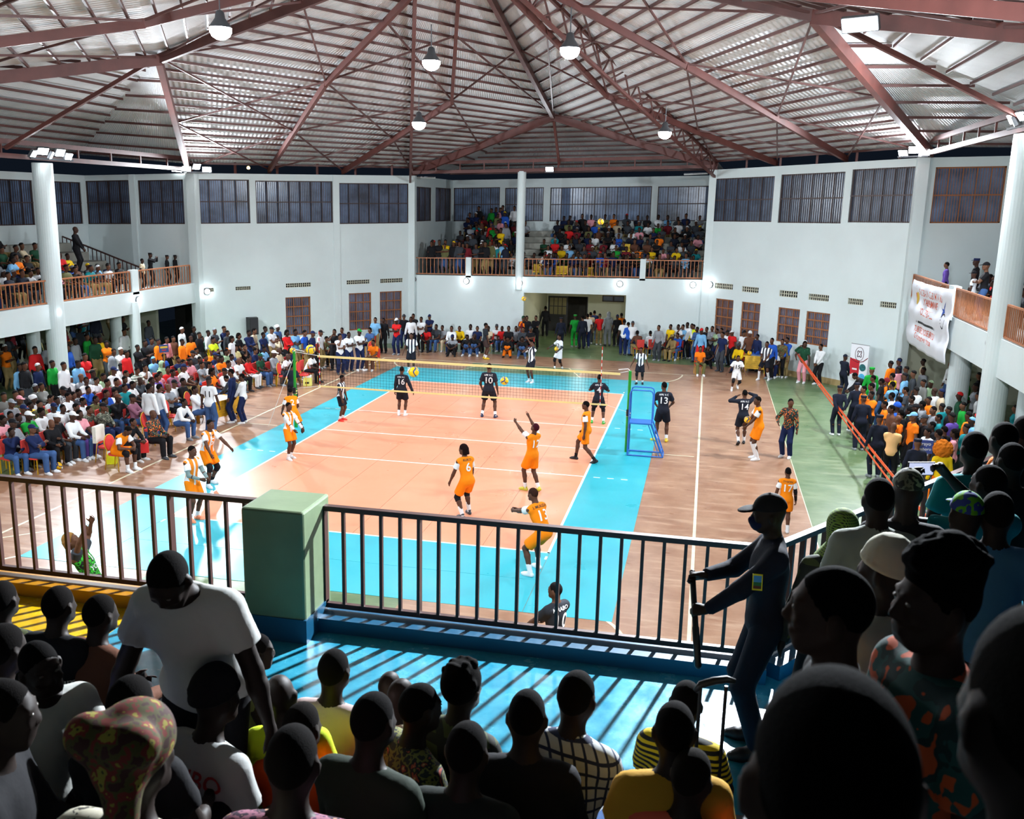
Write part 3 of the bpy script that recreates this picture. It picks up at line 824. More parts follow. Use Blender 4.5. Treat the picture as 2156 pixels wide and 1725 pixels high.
BALLM = ramp_mat('volleyball_skin', .4, ballmat)
ball_me = None
def ball(p, lab, rot=(0, 0, 0)):
    global ball_me
    if ball_me is None:
        m = MB(); m.lathe([(max(.1048*math.sin(math.pi*i/14), .001), -.1048*math.cos(math.pi*i/14)) for i in range(15)], 24)
        ball_me = m.mesh('volleyball', True); ball_me.materials.append(BALLM)
    o = bpy.data.objects.new('volleyball', ball_me); COL.objects.link(o); o.location = tuple(p); o.rotation_euler = rot
    return tag(o, lab, 'ball', 'yellow and blue volleyballs')
ball(depth_pt(871, 783, 18.2), 'yellow and blue ball in the air beside the player numbered 16', (.5, .2, .7))
ball(depth_pt(1062, 802, 23.5), 'yellow ball in the air just past the player numbered 10', (1.2, .5, .1))
ball(depth_pt(654, 736, 20.4), 'large yellow and blue ball above the net beside the green post', (.3, .9, .2))
ball(depth_pt(616, 738, 33.), 'smaller yellow ball left of the green net post top', (.8, .2, .9))
ball(depth_pt(1265, 467, 31.), 'ball flying high in front of the far gallery crowd', (.2, .4, .1))
ball(depth_pt(1103, 629, 41.), 'ball flying in front of the lobby doorway edge', (.9, .4, .5))
p = at(122, 981, z=.11); ball((p[0], p[1], .105), 'ball lying on the floor at the feet of the front row spectators', (.9, .2, .5))

# banquet chairs
CHR = mat('chair_red_fabric', srgb(214, 62, 56), .8, bump=.1, bscale=40)
CHG = mat('chair_gold_frame', srgb(206, 160, 24), .35)
chair_proto = {}
def chair(loc, rz, lab, group='red banquet chairs with gold frames'):
    """faces +y; seat at .46"""
    if not chair_proto:
        m = MB(); m.poly([(.20*math.copysign(abs(math.cos(a))**.6, math.cos(a)), .2*math.copysign(abs(math.sin(a))**.6, math.sin(a)), .42) for a in [2*math.pi*i/20 for i in range(20)]], t=.045); chair_proto['seat'] = (m.mesh('seat', False), CHR)
        m = MB(); m.poly([(.175*math.cos(a), -.215-.06*(.5+.5*math.sin(a)), .72+.22*math.sin(a)) for a in [2*math.pi*i/20 for i in range(20)]], n=(0, 1, .2), t=.035); chair_proto['backrest'] = (m.mesh('backrest', False), CHR)
        m = MB(); m.tube([(.19*math.cos(a), -.205-.06*(.5+.5*math.sin(a)), .72+.235*math.sin(a)) for a in [math.radians(-60+300*i/16) for i in range(17)]], .014, 6)
        chair_proto['back_frame'] = (m.mesh('back_frame', True), CHG)
        for k, p in enumerate((((.18, .17, .43), (.2, .2, .0)), ((-.18, .17, .43), (-.2, .2, .0)), ((.17, -.19, .56), (.18, -.27, .0)), ((-.17, -.19, .56), (-.18, -.27, .0)))):
            m = MB(); m.tube(list(p), .014, 6); chair_proto['leg%d' % k] = (m.mesh('leg', True), CHG)
    t = empty('banquet_chair', loc, rz)
    for k, (me, M_) in chair_proto.items(): link('leg' if k.startswith('leg') else k, me, M_, t)
    return tag(t, lab, 'chair', group)
FX = -math.pi/2        # faces +x
def fl(x, y, z=0.): p = at(x, y, z=z); return (p[0], p[1], z)
def chair_px(x, y, lab, rz=FX): c = chair(fl(x, y), rz, lab); return c
chair_px(228, 972, 'red chair with a newspaper hung over its back')
chair_px(322, 935, 'red chair under the bald man in the patterned black tracksuit')
chair_px(365, 905, 'red chair under the bent man in a white sweater with a navy yoke')
chair_px(410, 885, 'red chair under the man beside the scorer table with folded arms')
chair_px(600, 815, 'red chair with a dark coat hung over it by the net post')
chair_px(640, 812, 'red chair right behind the green net post')
chair_px(664, 806, 'red chair under the seated man in white behind the net')
chair_px(786, 763, 'red chair under the seated man in the orange shirt behind the net', -2.5)
# newspaper over the first chair
p = fl(228, 972)
m = MB(); m.poly([(-.2, -.30, .55), (.2, -.30, .55), (.2, -.30, 1.02), (-.2, -.30, 1.02)], n=(0, 1, 0), t=.11)
def paper(N, L, tc, b):
    br = N.new('ShaderNodeTexBrick'); br.inputs['Scale'].default_value = 14; br.inputs['Mortar Size'].default_value = .04
    L.new(tc.outputs['Generated'], br.inputs['Vector'])
    br.inputs['Color1'].default_value = srgb(222, 220, 206); br.inputs['Color2'].default_value = srgb(190, 190, 178); br.inputs['Mortar'].default_value = srgb(236, 234, 222)
    return br.outputs['Color']
o = m.build('newspaper', ramp_mat('newsprint', .8, paper), loc=p, rz=FX); tag(o, 'open newspaper draped over the back of an empty red chair', 'newspaper')

# scorer table (yellow wood, white cloth)
WOODY = mat('yellow_wood', srgb(206, 150, 20), .4, vary=.25, vscale=5)
WOODY2 = mat('yellow_wood_pale', srgb(228, 184, 60), .4, vary=.2, vscale=5)
a = px0(464.5, 894); tb = empty('scorer_table', (a[0]-.3, a[1]+.45, 0), -.25)
m = MB(); m.box((-.35, -.65, .72), (.33, .65, .76)); m.build('tabletop', WOODY, tb)
for i in range(6): m = MB(); m.box((.29, -.62, .22+.083*i), (.315, .62, .298+.083*i)); m.build('front_plank', WOODY, tb)
for x in (-.3, .29):
    for y in (-.62, .62): m = MB(); m.box((x-.03, y-.03, 0), (x+.03, y+.03, .72)); m.build('leg', WOODY, tb)
tag(tb, 'yellow wooden scorer table with plank front among the officials', 'table')
m = MB(); m.box((-.37, -.6, .762), (.3, .5, .766)); m.box((.3, -.6, .6), (.303, -.25, .766)); o = m.build('tablecloth', WHITEP, loc=tuple(tb.location), rz=-.25); tag(o, 'white paper cloth lying on the yellow scorer table', 'tablecloth')
# second table by the far right windows
a = px0(1577, 787); tb2 = empty('wooden_table', (a[0]+.25, a[1]+.5, 0), -.12)
m = MB(); m.box((-.55, -.4, .74), (.6, .35, .79)); m.build('tabletop', WOODY2, tb2)
for i in range(6): m = MB(); m.box((-.42, -.37, .2+.09*i), (.5, -.34, .286+.09*i)); m.build('front_plank', WOODY2, tb2)
for x in (-.4, .48):
    for y in (-.34, .28): m = MB(); m.box((x-.035, y-.035, 0), (x+.035, y+.035, .74)); m.build('leg', WOODY2, tb2)
tag(tb2, 'yellow wooden table with plank front below the far right windows', 'table')
m = MB(); m.box((-.2, -.2, .792), (.58, .3, .80)); o = m.build('table_runner', mat('runner_blue', srgb(120, 150, 200), .7), loc=tuple(tb2.location), rz=-.12); tag(o, 'blue and white runner on the yellow table below the windows', 'tablecloth')
tl = tb2.location; ball((tl[0]-.28, tl[1]-.15, .79+.105), 'ball resting on the yellow table below the far right windows', (.2, .2, .2))

# loudspeaker by the left wall
p = WL.P(WL.px(527, 687)[0], 0, -.4); z0 = at(527, 712, X=p[0])[2]
sp = empty('loudspeaker', (p[0], p[1], 0), math.atan2(WL.d[1], WL.d[0]))
m = MB(); m.hexa([(-.2, -.2, .95), (.2, -.2, .95), (.26, .2, .95), (-.26, .2, .95), (-.2, -.2, 1.75), (.2, -.2, 1.75), (.26, .2, 1.75), (-.26, .2, 1.75)]); m.build('cabinet', BLACKP, sp)
m = MB(); m.poly([(-.18, -.215, 1.), (.18, -.215, 1.), (.18, -.215, 1.7), (-.18, -.215, 1.7)], n=(0, 1, 0), t=.014); m.build('grille', mat('speaker_cloth', srgb(50, 50, 54), .9), sp)
m = MB(); m.tube([(0, 0, 0), (0, 0, .95)], .03, 8); m.build('stand_pole', BLACKP, sp)
for k in range(3): m = MB(); a = k*2.1; m.tube([(0, 0, .35), (.4*math.cos(a), .4*math.sin(a), .01)], .014, 6); m.build('stand_leg', BLACKP, sp)
tag(sp, 'black loudspeaker box standing against the plain left wall', 'loudspeaker')

# hanging banner on the right gallery
BANM = mat('banner_cloth', srgb(228, 230, 238), .7, bump=.25, bscale=2.5)
XB = R_[0]-.02
TL, TR, BR, BL = (at(x, y, X=XB) for x, y in ((1926, 588), (2015, 611), (1990, 768), (1909, 717)))
TL = at(1926, 588, X=XB)
bn = empty('banner', tuple(TL))
def bil(u, v): return (TL*(1-u)+TR*u)*(1-v)+(BL*(1-u)+BR*u)*v
vs = []; fs = []; k = 24
for i in range(k+1):
    for j in range(k+1):
        p = bil(j/k, i/k); p = p+np.array((-.02-.05*math.sin(j*.55+i*.12)**2-.03*math.sin(i*.7), 0, -.05*math.sin(j/k*math.pi)))
        vs.append(tuple(p-TL))
for i in range(k):
    for j in range(k): fs.append((i*(k+1)+j, i*(k+1)+j+1, (i+1)*(k+1)+j+1, (i+1)*(k+1)+j))
me = bpy.data.meshes.new('cloth'); me.from_pydata(vs, [], fs); me.shade_smooth(); me.update()
o = link('cloth', me, BANM, bn); sd = o.modifiers.new('s', 'SOLIDIFY'); sd.thickness = .006
bvh = BVHTree.FromPolygons([Vector(v) for v in vs], fs)
BRED = mat('banner_ink_red', srgb(214, 92, 60), .7); BBLK = mat('banner_ink_black', srgb(40, 40, 44), .7); BBLU = mat('banner_ink_blue', srgb(40, 80, 170), .7); BYEL = mat('banner_ink_yellow', srgb(220, 180, 60), .7)
def on_banner(name, vs2, fs2, M_, u0, v0, sc, rot=0.):
    ex = bil(.6, .5)-bil(.4, .5); ey = bil(.5, .4)-bil(.5, .6); ex, ey = unit(ex), unit(ey)
    out = []
    for v in vs2:
        q = bil(u0, v0)+ex*v[0]*sc+ey*v[1]*sc-TL
        h = bvh.ray_cast(Vector((q[0]-1, q[1], q[2])), Vector((1, 0, 0)))
        x = h[0][0]-.008 if h[0] is not None else q[0]-.1
        out.append((x, q[1], q[2]))
    me = bpy.data.meshes.new(name); me.from_pydata(out, [], fs2); me.update(); return link(name, me, M_, bn)
for s, u0, v0, sz in (('SWC BAN CLUB MWIMU', .5, .17, .34), ("Y'ABISHIMWE", .5, .30, .34), ('VOLLEYBALL', .45, .45, .36), ('TUBITSE CYOSE IBINTU', .46, .73, .3), ('Gwaltumutwe nyumba', .46, .83, .3)):
    t_, f_ = text_flat(s, sz); on_banner('lettering', t_, f_, BRED, u0, v0, 1.)
q = np.array([(0, 0), (1, 0), (1, 1), (0, 1)])
on_banner('black_bar', [(-1.7+.34*i/1., -.04) for i in range(11)]+[(-1.7+.34*i, .06) for i in range(11)], [(i, i+1, i+12, i+11) for i in range(10)], BBLK, .46, .62, .85)
on_banner('star_emblem', [(0, .0), (-.5, .1), (-.12, -.12), (-.3, -.75), (.02, -.3), (.3, -.2), (.15, .05), (.5, .6), (.05, .2)], [(0, 1, 2), (0, 2, 3, 4), (0, 4, 5, 6), (0, 6, 7, 8)], BBLU, .82, .3, .5)
on_banner('ball_emblem', [(.25*math.cos(a), .3*math.sin(a)) for a in np.linspace(0, 6.2, 14)], [tuple(range(14))], BYEL, .17, .27, .8)
on_banner('figure_emblem', [(-.1, -.5), (.12, -.45), (.2, .1), (.1, .55), (-.12, .5), (-.2, .0)], [(0, 1, 2, 3, 4, 5)], BRED, .15, .19, .5)
on_banner('ring_emblem', [(.3*math.cos(a)*r, .34*math.sin(a)*r) for r in (1, .8) for a in np.linspace(.8, 6.6, 14)], [(i, i+1, i+15, i+14) for i in range(13)], BBLK, .84, .46, .8)
tag(bn, 'large white cloth banner with orange lettering hung over the right gallery', 'banner')

# roll-up display
p = fl(1787, 828); ru = empty('rollup_display', (p[0]+.3, p[1]+.2, 0), -.75)
def rollm(N, L, tc, b):
    s = N.new('ShaderNodeSeparateXYZ'); L.new(tc.outputs['Generated'], s.inputs[0])
    x, z = s.outputs[0], s.outputs[2]
    arc = n_math(N, L, 'LESS_THAN', z, n_math(N, L, 'ADD', .70, n_math(N, L, 'MULTIPLY', x, -.06)))
    red = n_math(N, L, 'MULTIPLY', n_math(N, L, 'LESS_THAN', x, .55), n_math(N, L, 'MULTIPLY', arc, n_math(N, L, 'GREATER_THAN', z, .35)))
    c = n_mix(N, L, red, srgb(236, 238, 244), srgb(196, 20, 40))
    return c
m = MB(); m.box((-.42, -.006, .06), (.42, .006, 2.0)); m.build('print', ramp_mat('rollup_print', .5, rollm), ru)
m = MB(); m.box((-.45, -.09, 0), (.45, .09, .07)); m.build('base', HOUSE_ if False else mat('alu', srgb(170, 172, 176), .3, metal=.7), ru)
m = MB(); m.box((-.43, -.012, 2.0), (.43, .012, 2.03)); m.build('top_bar', MATS['alu'], ru)
BB_ = mat('emblem_maroon', srgb(70, 24, 40), .6)
m = MB(); m.tube([(.2*math.cos(a), -.012, 1.62+.28*math.sin(a)) for a in np.linspace(0, 2*math.pi, 25)], .009, 5); m.build('oval_emblem', BB_, ru)
m = MB(); m.tube([((.09+.03*math.cos(4*a))*math.cos(a+.78), -.012, 1.62+(.12+.045*math.cos(4*a))*math.sin(a+.78)) for a in np.linspace(0, 2*math.pi, 41)], .014, 5); m.build('knot_emblem', BB_, ru)
m = MB(); m.tube([(-.4, -.01, 1.42), (-.25, -.01, 1.32), (-.05, -.01, 1.27), (.2, -.01, 1.33), (.4, -.01, 1.5)], .016, 6); m.build('red_swoosh', mat('swoosh', srgb(130, 10, 30), .5), ru)
m = MB(); m.lathe([(.001, -.002), (.15, -.002), (.15, .002), (.001, .002)], 20); o = m.build('picture', mat('pic_teal', srgb(20, 96, 100), .5, vary=.6, vscale=9), ru); o.rotation_euler = (math.pi/2, 0, 0); o.location = (.2, -.012, 1.08)
m = MB(); m.lathe([(.001, -.002), (.15, -.002), (.15, .002), (.001, .002)], 20); o = m.build('picture', mat('pic_blue', srgb(70, 170, 220), .5, vary=.4, vscale=9), ru); o.rotation_euler = (math.pi/2, 0, 0); o.location = (.2, -.012, .68)
m = MB()
for i in range(3): m.box((-.28, -.014, .5+.22*i), (-.06, -.008, .57+.22*i))
m.build('white_lettering', WHITEP, ru)
tag(ru, 'tall white roll-up display with oval emblem behind the officers', 'display')

# orange barrier tape
TAPE = mat('barrier_tape', srgb(240, 84, 30), .5)
w0 = WR.P(WR.px(1677, 742)[0], 1., -.05); z_ = at(1677, 742, X=w0[0])[2]
w0 = (w0[0], w0[1], z_)
tp = empty('barrier_tape', w0)
e1, e2 = at(1886, 1003, z=1.0), at(1876, 1010, z=.8)
for e, dz, wd in ((e1, 0, .09), (e2, -.05, .06)):
    a_ = np.array((0, 0, dz)); b_ = e-np.array(w0); b_ = a_+(b_-a_)*1.35; m = MB()
    pts = [a_+(b_-a_)*t-np.array((0, 0, .1*math.sin(t*math.pi))) for t in np.linspace(0, 1, 13)]
    for p, q in zip(pts, pts[1:]): m.bar(p, q, .006, wd)
    m.build('tape_strand', TAPE, tp)
tag(tp, 'double orange barrier tape stretched from the window past the officers', 'tape')

# bags, boxes, signs
def box_thing(name, loc, rz, dims, M_, lab, cat, lid=None, handle=False):
    t = empty(name, loc, rz); a, b, c = dims
    m = MB(); m.hexa([(-a/2, -b/2, 0), (a/2, -b/2, 0), (a/2, b/2, 0), (-a/2, b/2, 0), (-a/2*.94, -b/2*.94, c), (a/2*.94, -b/2*.94, c), (a/2*.94, b/2*.94, c), (-a/2*.94, b/2*.94, c)])
    o = m.build('box_body', M_, t); md = o.modifiers.new('b', 'BEVEL'); md.width = .015; md.segments = 2
    if lid:
        m = MB(); m.box((-a/2*.9, -b/2*.9, c), (a/2*.9, b/2*.9, c+.07)); m.build('upper_part', lid, t)
    if handle:
        m = MB(); m.tube([(-a*.25, 0, c), (-a*.22, 0, c+.12), (0, 0, c+.17), (a*.22, 0, c+.12), (a*.25, 0, c)], .012, 6); m.build('handle', BLACKP, t)
    m = MB(); m.box((-a*.25, -b/2-.004, c*.3), (a*.2, -b/2+.004, c*.5)); m.build('printed_mark', BLACKP, t)
    return tag(t, lab, cat)
LIME = mat('lime_card', srgb(220, 226, 20), .5); PALEY = mat('pale_yellow_card', srgb(226, 226, 120), .5)
box_thing('carton', fl(238, 975), -1.2, (.36, .26, .3), LIME, 'lime yellow carton under the chair with the newspaper', 'box', WHITEP)
box_thing('carton', fl(648, 812), .3, (.34, .28, .34), PALEY, 'pale yellow carton on the floor behind the green net post', 'box', WHITEP, True)
box_thing('carton', fl(668, 800), .3, (.34, .28, .34), WHITEP, 'white printed carton on the floor behind the net', 'box')
box_thing('sports_bag', fl(303, 950, .22), -1.0, (.5, .28, .3), mat('bag_red', srgb(226, 40, 40), .6), 'red sports bag between the seated player and the tracksuit man', 'bag', None, True)
box_thing('sports_bag', fl(1620, 793), .2, (.4, .3, .2), mat('bag_red2', srgb(206, 20, 24), .6), 'small red bag on the floor below the far right table', 'bag', None, True)

# hand-held signs
def sign(p, rz, w, h, col, rows, lab):
    t = empty('sign_board', tuple(p), rz)
    m = MB(); m.box((-w/2, -.006, -h/2), (w/2, .006, h/2)); m.build('board', col, t)
    for s_, dz, sz, M_ in rows: text_plane('lettering', s_, M_, (0, -.006, dz), (1, 0, 0), (0, 0, 1), sz, t)
    m = MB(); m.tube([(0, .01, -h/2), (0, .01, -h/2-.5)], .012, 6); m.build('stick', WOODY, t)
    return tag(t, lab, 'sign', 'hand-held signs')
SIGNB = mat('sign_blue', srgb(34, 70, 130), .5)
sg = sign(at(345, 734, z=1.6), .9, .36, .3, SIGNB, [], 'small blue sign with a yellow bar held before the orange shirts')
sign(at(1943, 941, z=1.42), .1, .5, .36, mat('sign_indigo', srgb(60, 76, 150), .5), [('Gerayo', .08, .13, WHITEP), ('Amahoro', -.06, .11, WHITEP)], 'blue sign with white letters held behind the curly orange hair')
m = MB(); m.box((-.14, -.009, .01), (.14, -.006, .09)); m.build('yellow_bar', BYEL, sg)
m = MB(); m.box((-.08, -.009, -.08), (.08, -.006, -.04)); m.build('red_bar', REDP, sg)

# ---------------------------------------------------------------- figures: smooth-union distance fields turned into one skin
def V3(*a): return np.array(a if len(a) == 3 else a[0], float)
def rotx(d): c, s = math.cos(math.radians(d)), math.sin(math.radians(d)); return np.array([[1, 0, 0], [0, c, -s], [0, s, c]])
def roty(d): c, s = math.cos(math.radians(d)), math.sin(math.radians(d)); return np.array([[c, 0, s], [0, 1, 0], [-s, 0, c]])
def rotz(d): c, s = math.cos(math.radians(d)), math.sin(math.radians(d)); return np.array([[c, -s, 0], [s, c, 0], [0, 0, 1]])
def unit(v): return v/max(np.linalg.norm(v), 1e-9)


class Sdf:
    def __init__(self): self.p = []
    def cone(self, a, b, r1, r2, k=.03, clip=None, sub=False):
        self.p.append(('c', V3(a), V3(b), r1, r2, k, clip, sub)); return self
    def ell(self, c, r, R=None, k=.03, clip=None, sub=False):
        self.p.append(('e', V3(c), V3(r), np.eye(3) if R is None else R, 0, k, clip, sub)); return self
    def mesh(self, name, vox, zmin=None, smooth=True):
        lo = np.full(3, 9e9); hi = -lo
        bb = []
        for q in self.p:
            if q[0] == 'c':
                R = max(q[3], q[4]); l = np.minimum(q[1], q[2])-R; h = np.maximum(q[1], q[2])+R
            else:
                e = np.sqrt(((q[3]*q[2])**2).sum(1)); l = q[1]-e; h = q[1]+e
            bb.append((l, h))
            if not q[7]: lo = np.minimum(lo, l); hi = np.maximum(hi, h)
        lo -= vox*2.5; hi += vox*2.5
        n = np.ceil((hi-lo)/vox).astype(int)+1
        ax = [lo[i]+np.arange(n[i])*vox for i in range(3)]
        D = np.full(n, .3, np.float32)
        for q, (l, h) in zip(self.p, bb):
            m = q[5]+vox*2
            i0 = np.clip(np.floor((l-m-lo)/vox).astype(int), 0, n-1); i1 = np.clip(np.ceil((h+m-lo)/vox).astype(int)+1, 1, n)
            if (i1 <= i0).any(): continue
            X = ax[0][i0[0]:i1[0]][:, None, None]; Y = ax[1][i0[1]:i1[1]][None, :, None]; Z = ax[2][i0[2]:i1[2]][None, None, :]
            if q[0] == 'c':
                a, b = q[1], q[2]; ba = b-a; L2 = max(ba@ba, 1e-9)
                px, py, pz = X-a[0], Y-a[1], Z-a[2]
                t = np.clip((px*ba[0]+py*ba[1]+pz*ba[2])/L2, 0, 1)
                d = np.sqrt((px-t*ba[0])**2+(py-t*ba[1])**2+(pz-t*ba[2])**2)-(q[3]+(q[4]-q[3])*t)
            else:
                c, r, R = q[1], q[2], q[3]
                px, py, pz = X-c[0], Y-c[1], Z-c[2]
                u = px*R[0, 0]+py*R[1, 0]+pz*R[2, 0]; v = px*R[0, 1]+py*R[1, 1]+pz*R[2, 1]; w = px*R[0, 2]+py*R[1, 2]+pz*R[2, 2]
                k0 = np.sqrt((u/r[0])**2+(v/r[1])**2+(w/r[2])**2); k1 = np.sqrt((u/r[0]**2)**2+(v/r[1]**2)**2+(w/r[2]**2)**2)
                d = k0*(k0-1)/np.maximum(k1, 1e-6)
            if q[6] is not None:
                for (cp, cn) in q[6]:
                    d = np.maximum(d, (X-cp[0])*cn[0]+(Y-cp[1])*cn[1]+(Z-cp[2])*cn[2])
            S = D[i0[0]:i1[0], i0[1]:i1[1], i0[2]:i1[2]]; k = q[5]
            if q[7]:
                hh = np.clip(.5-.5*(S+d)/k, 0, 1)
                S[...] = S*(1-hh)-d*hh+k*hh*(1-hh)
            else:
                hh = np.clip(.5+.5*(S-d)/k, 0, 1)
                S[...] = S*(1-hh)+d*hh-k*hh*(1-hh)
        if zmin is not None:
            D[...] = np.maximum(D, zmin-ax[2][None, None, :])
        # surface nets
        ins = D < 0
        c8 = np.zeros(tuple(n-1), np.int8)
        for dx in (0, 1):
            for dy in (0, 1):
                for dz in (0, 1):
                    c8 += ins[dx:n[0]-1+dx, dy:n[1]-1+dy, dz:n[2]-1+dz]
        cells = np.argwhere((c8 > 0) & (c8 < 8))
        idx = np.full(tuple(n-1), -1, np.int32)
        idx[cells[:, 0], cells[:, 1], cells[:, 2]] = np.arange(len(cells))
        acc = np.zeros((len(cells), 3)); cnt = np.zeros(len(cells))
        crn = [(0, 0, 0), (1, 0, 0), (0, 1, 0), (1, 1, 0), (0, 0, 1), (1, 0, 1), (0, 1, 1), (1, 1, 1)]
        val = [D[cells[:, 0]+a, cells[:, 1]+b, cells[:, 2]+c] for a, b, c in crn]
        for i, j in ((0, 1), (2, 3), (4, 5), (6, 7), (0, 2), (1, 3), (4, 6), (5, 7), (0, 4), (1, 5), (2, 6), (3, 7)):
            a, b = val[i], val[j]; s = (a < 0) != (b < 0)
            t = np.where(s, a/np.where(s, a-b, 1), 0)
            A = np.array(crn[i], float); B = np.array(crn[j], float)
            acc += np.where(s[:, None], A+(B-A)*t[:, None], 0); cnt += s
        vs = lo+(cells+acc/cnt[:, None])*vox
        faces = []
        for a in range(3):
            b, c = (a+1) % 3, (a+2) % 3
            sl0 = [slice(None)]*3; sl1 = [slice(None)]*3
            sl0[a] = slice(0, n[a]-1); sl1[a] = slice(1, n[a])
            e0 = ins[tuple(sl0)]; e1 = ins[tuple(sl1)]
            g = np.argwhere(e0 != e1)
            g = g[(g[:, b] > 0) & (g[:, c] > 0) & (g[:, b] < n[b]-1) & (g[:, c] < n[c]-1)]
            fl = e0[g[:, 0], g[:, 1], g[:, 2]]
            def ci(db, dc):
                h = g.copy(); h[:, b] -= db; h[:, c] -= dc
                return idx[h[:, 0], h[:, 1], h[:, 2]]
            q = np.stack([ci(1, 1), ci(0, 1), ci(0, 0), ci(1, 0)], 1)
            q[~fl] = q[~fl][:, ::-1]
            faces.append(q)
        F = np.concatenate(faces); F = F[(F >= 0).all(1)]
        return np_mesh(name, vs, F, smooth)


def np_mesh(name, vs, F, smooth=True):
    me = bpy.data.meshes.new(name)
    k = F.shape[1]
    me.vertices.add(len(vs)); me.vertices.foreach_set('co', np.asarray(vs, np.float32).ravel())
    me.loops.add(F.size); me.loops.foreach_set('vertex_index', F.astype(np.int32).ravel())
    me.polygons.add(len(F)); me.polygons.foreach_set('loop_start', np.arange(0, F.size, k, dtype=np.int32))
    me.update(calc_edges=True)
    me.validate()
    if smooth: me.shade_smooth()
    return me


def ik(S, T, a, b, pole):
    d = T-S; L = np.linalg.norm(d)
    L2 = min(max(L, abs(a-b)+.02), (a+b)*.998)
    u = d/max(L, 1e-6); T = S+u*L2
    x = (a*a-b*b+L2*L2)/(2*L2); h = math.sqrt(max(a*a-x*x, 1e-6))
    p = V3(pole); p = p-u*(p@u); p = unit(p)
    return S+u*x+p*h, T


DEF = dict(pel=(0, 0, .93), lean=0, side=0, twist=0, ptilt=0, pyaw=0, hyaw=0, hpit=0, hroll=0,
           fR=(.11, .0, 0), fL=(-.11, .0, 0), yR=-10, yL=10, toeR=0, toeL=0,
           hR=(.30, .06, .78), hL=(-.30, .06, .78), eR=(.5, -1, -.2), eL=(-.5, -1, -.2), kR=(.15, 1, 0), kL=(-.15, 1, 0),
           hs=('rel', 'rel'), pR=None, pL=None, dR=None, dL=None, fat=0., hang=0)


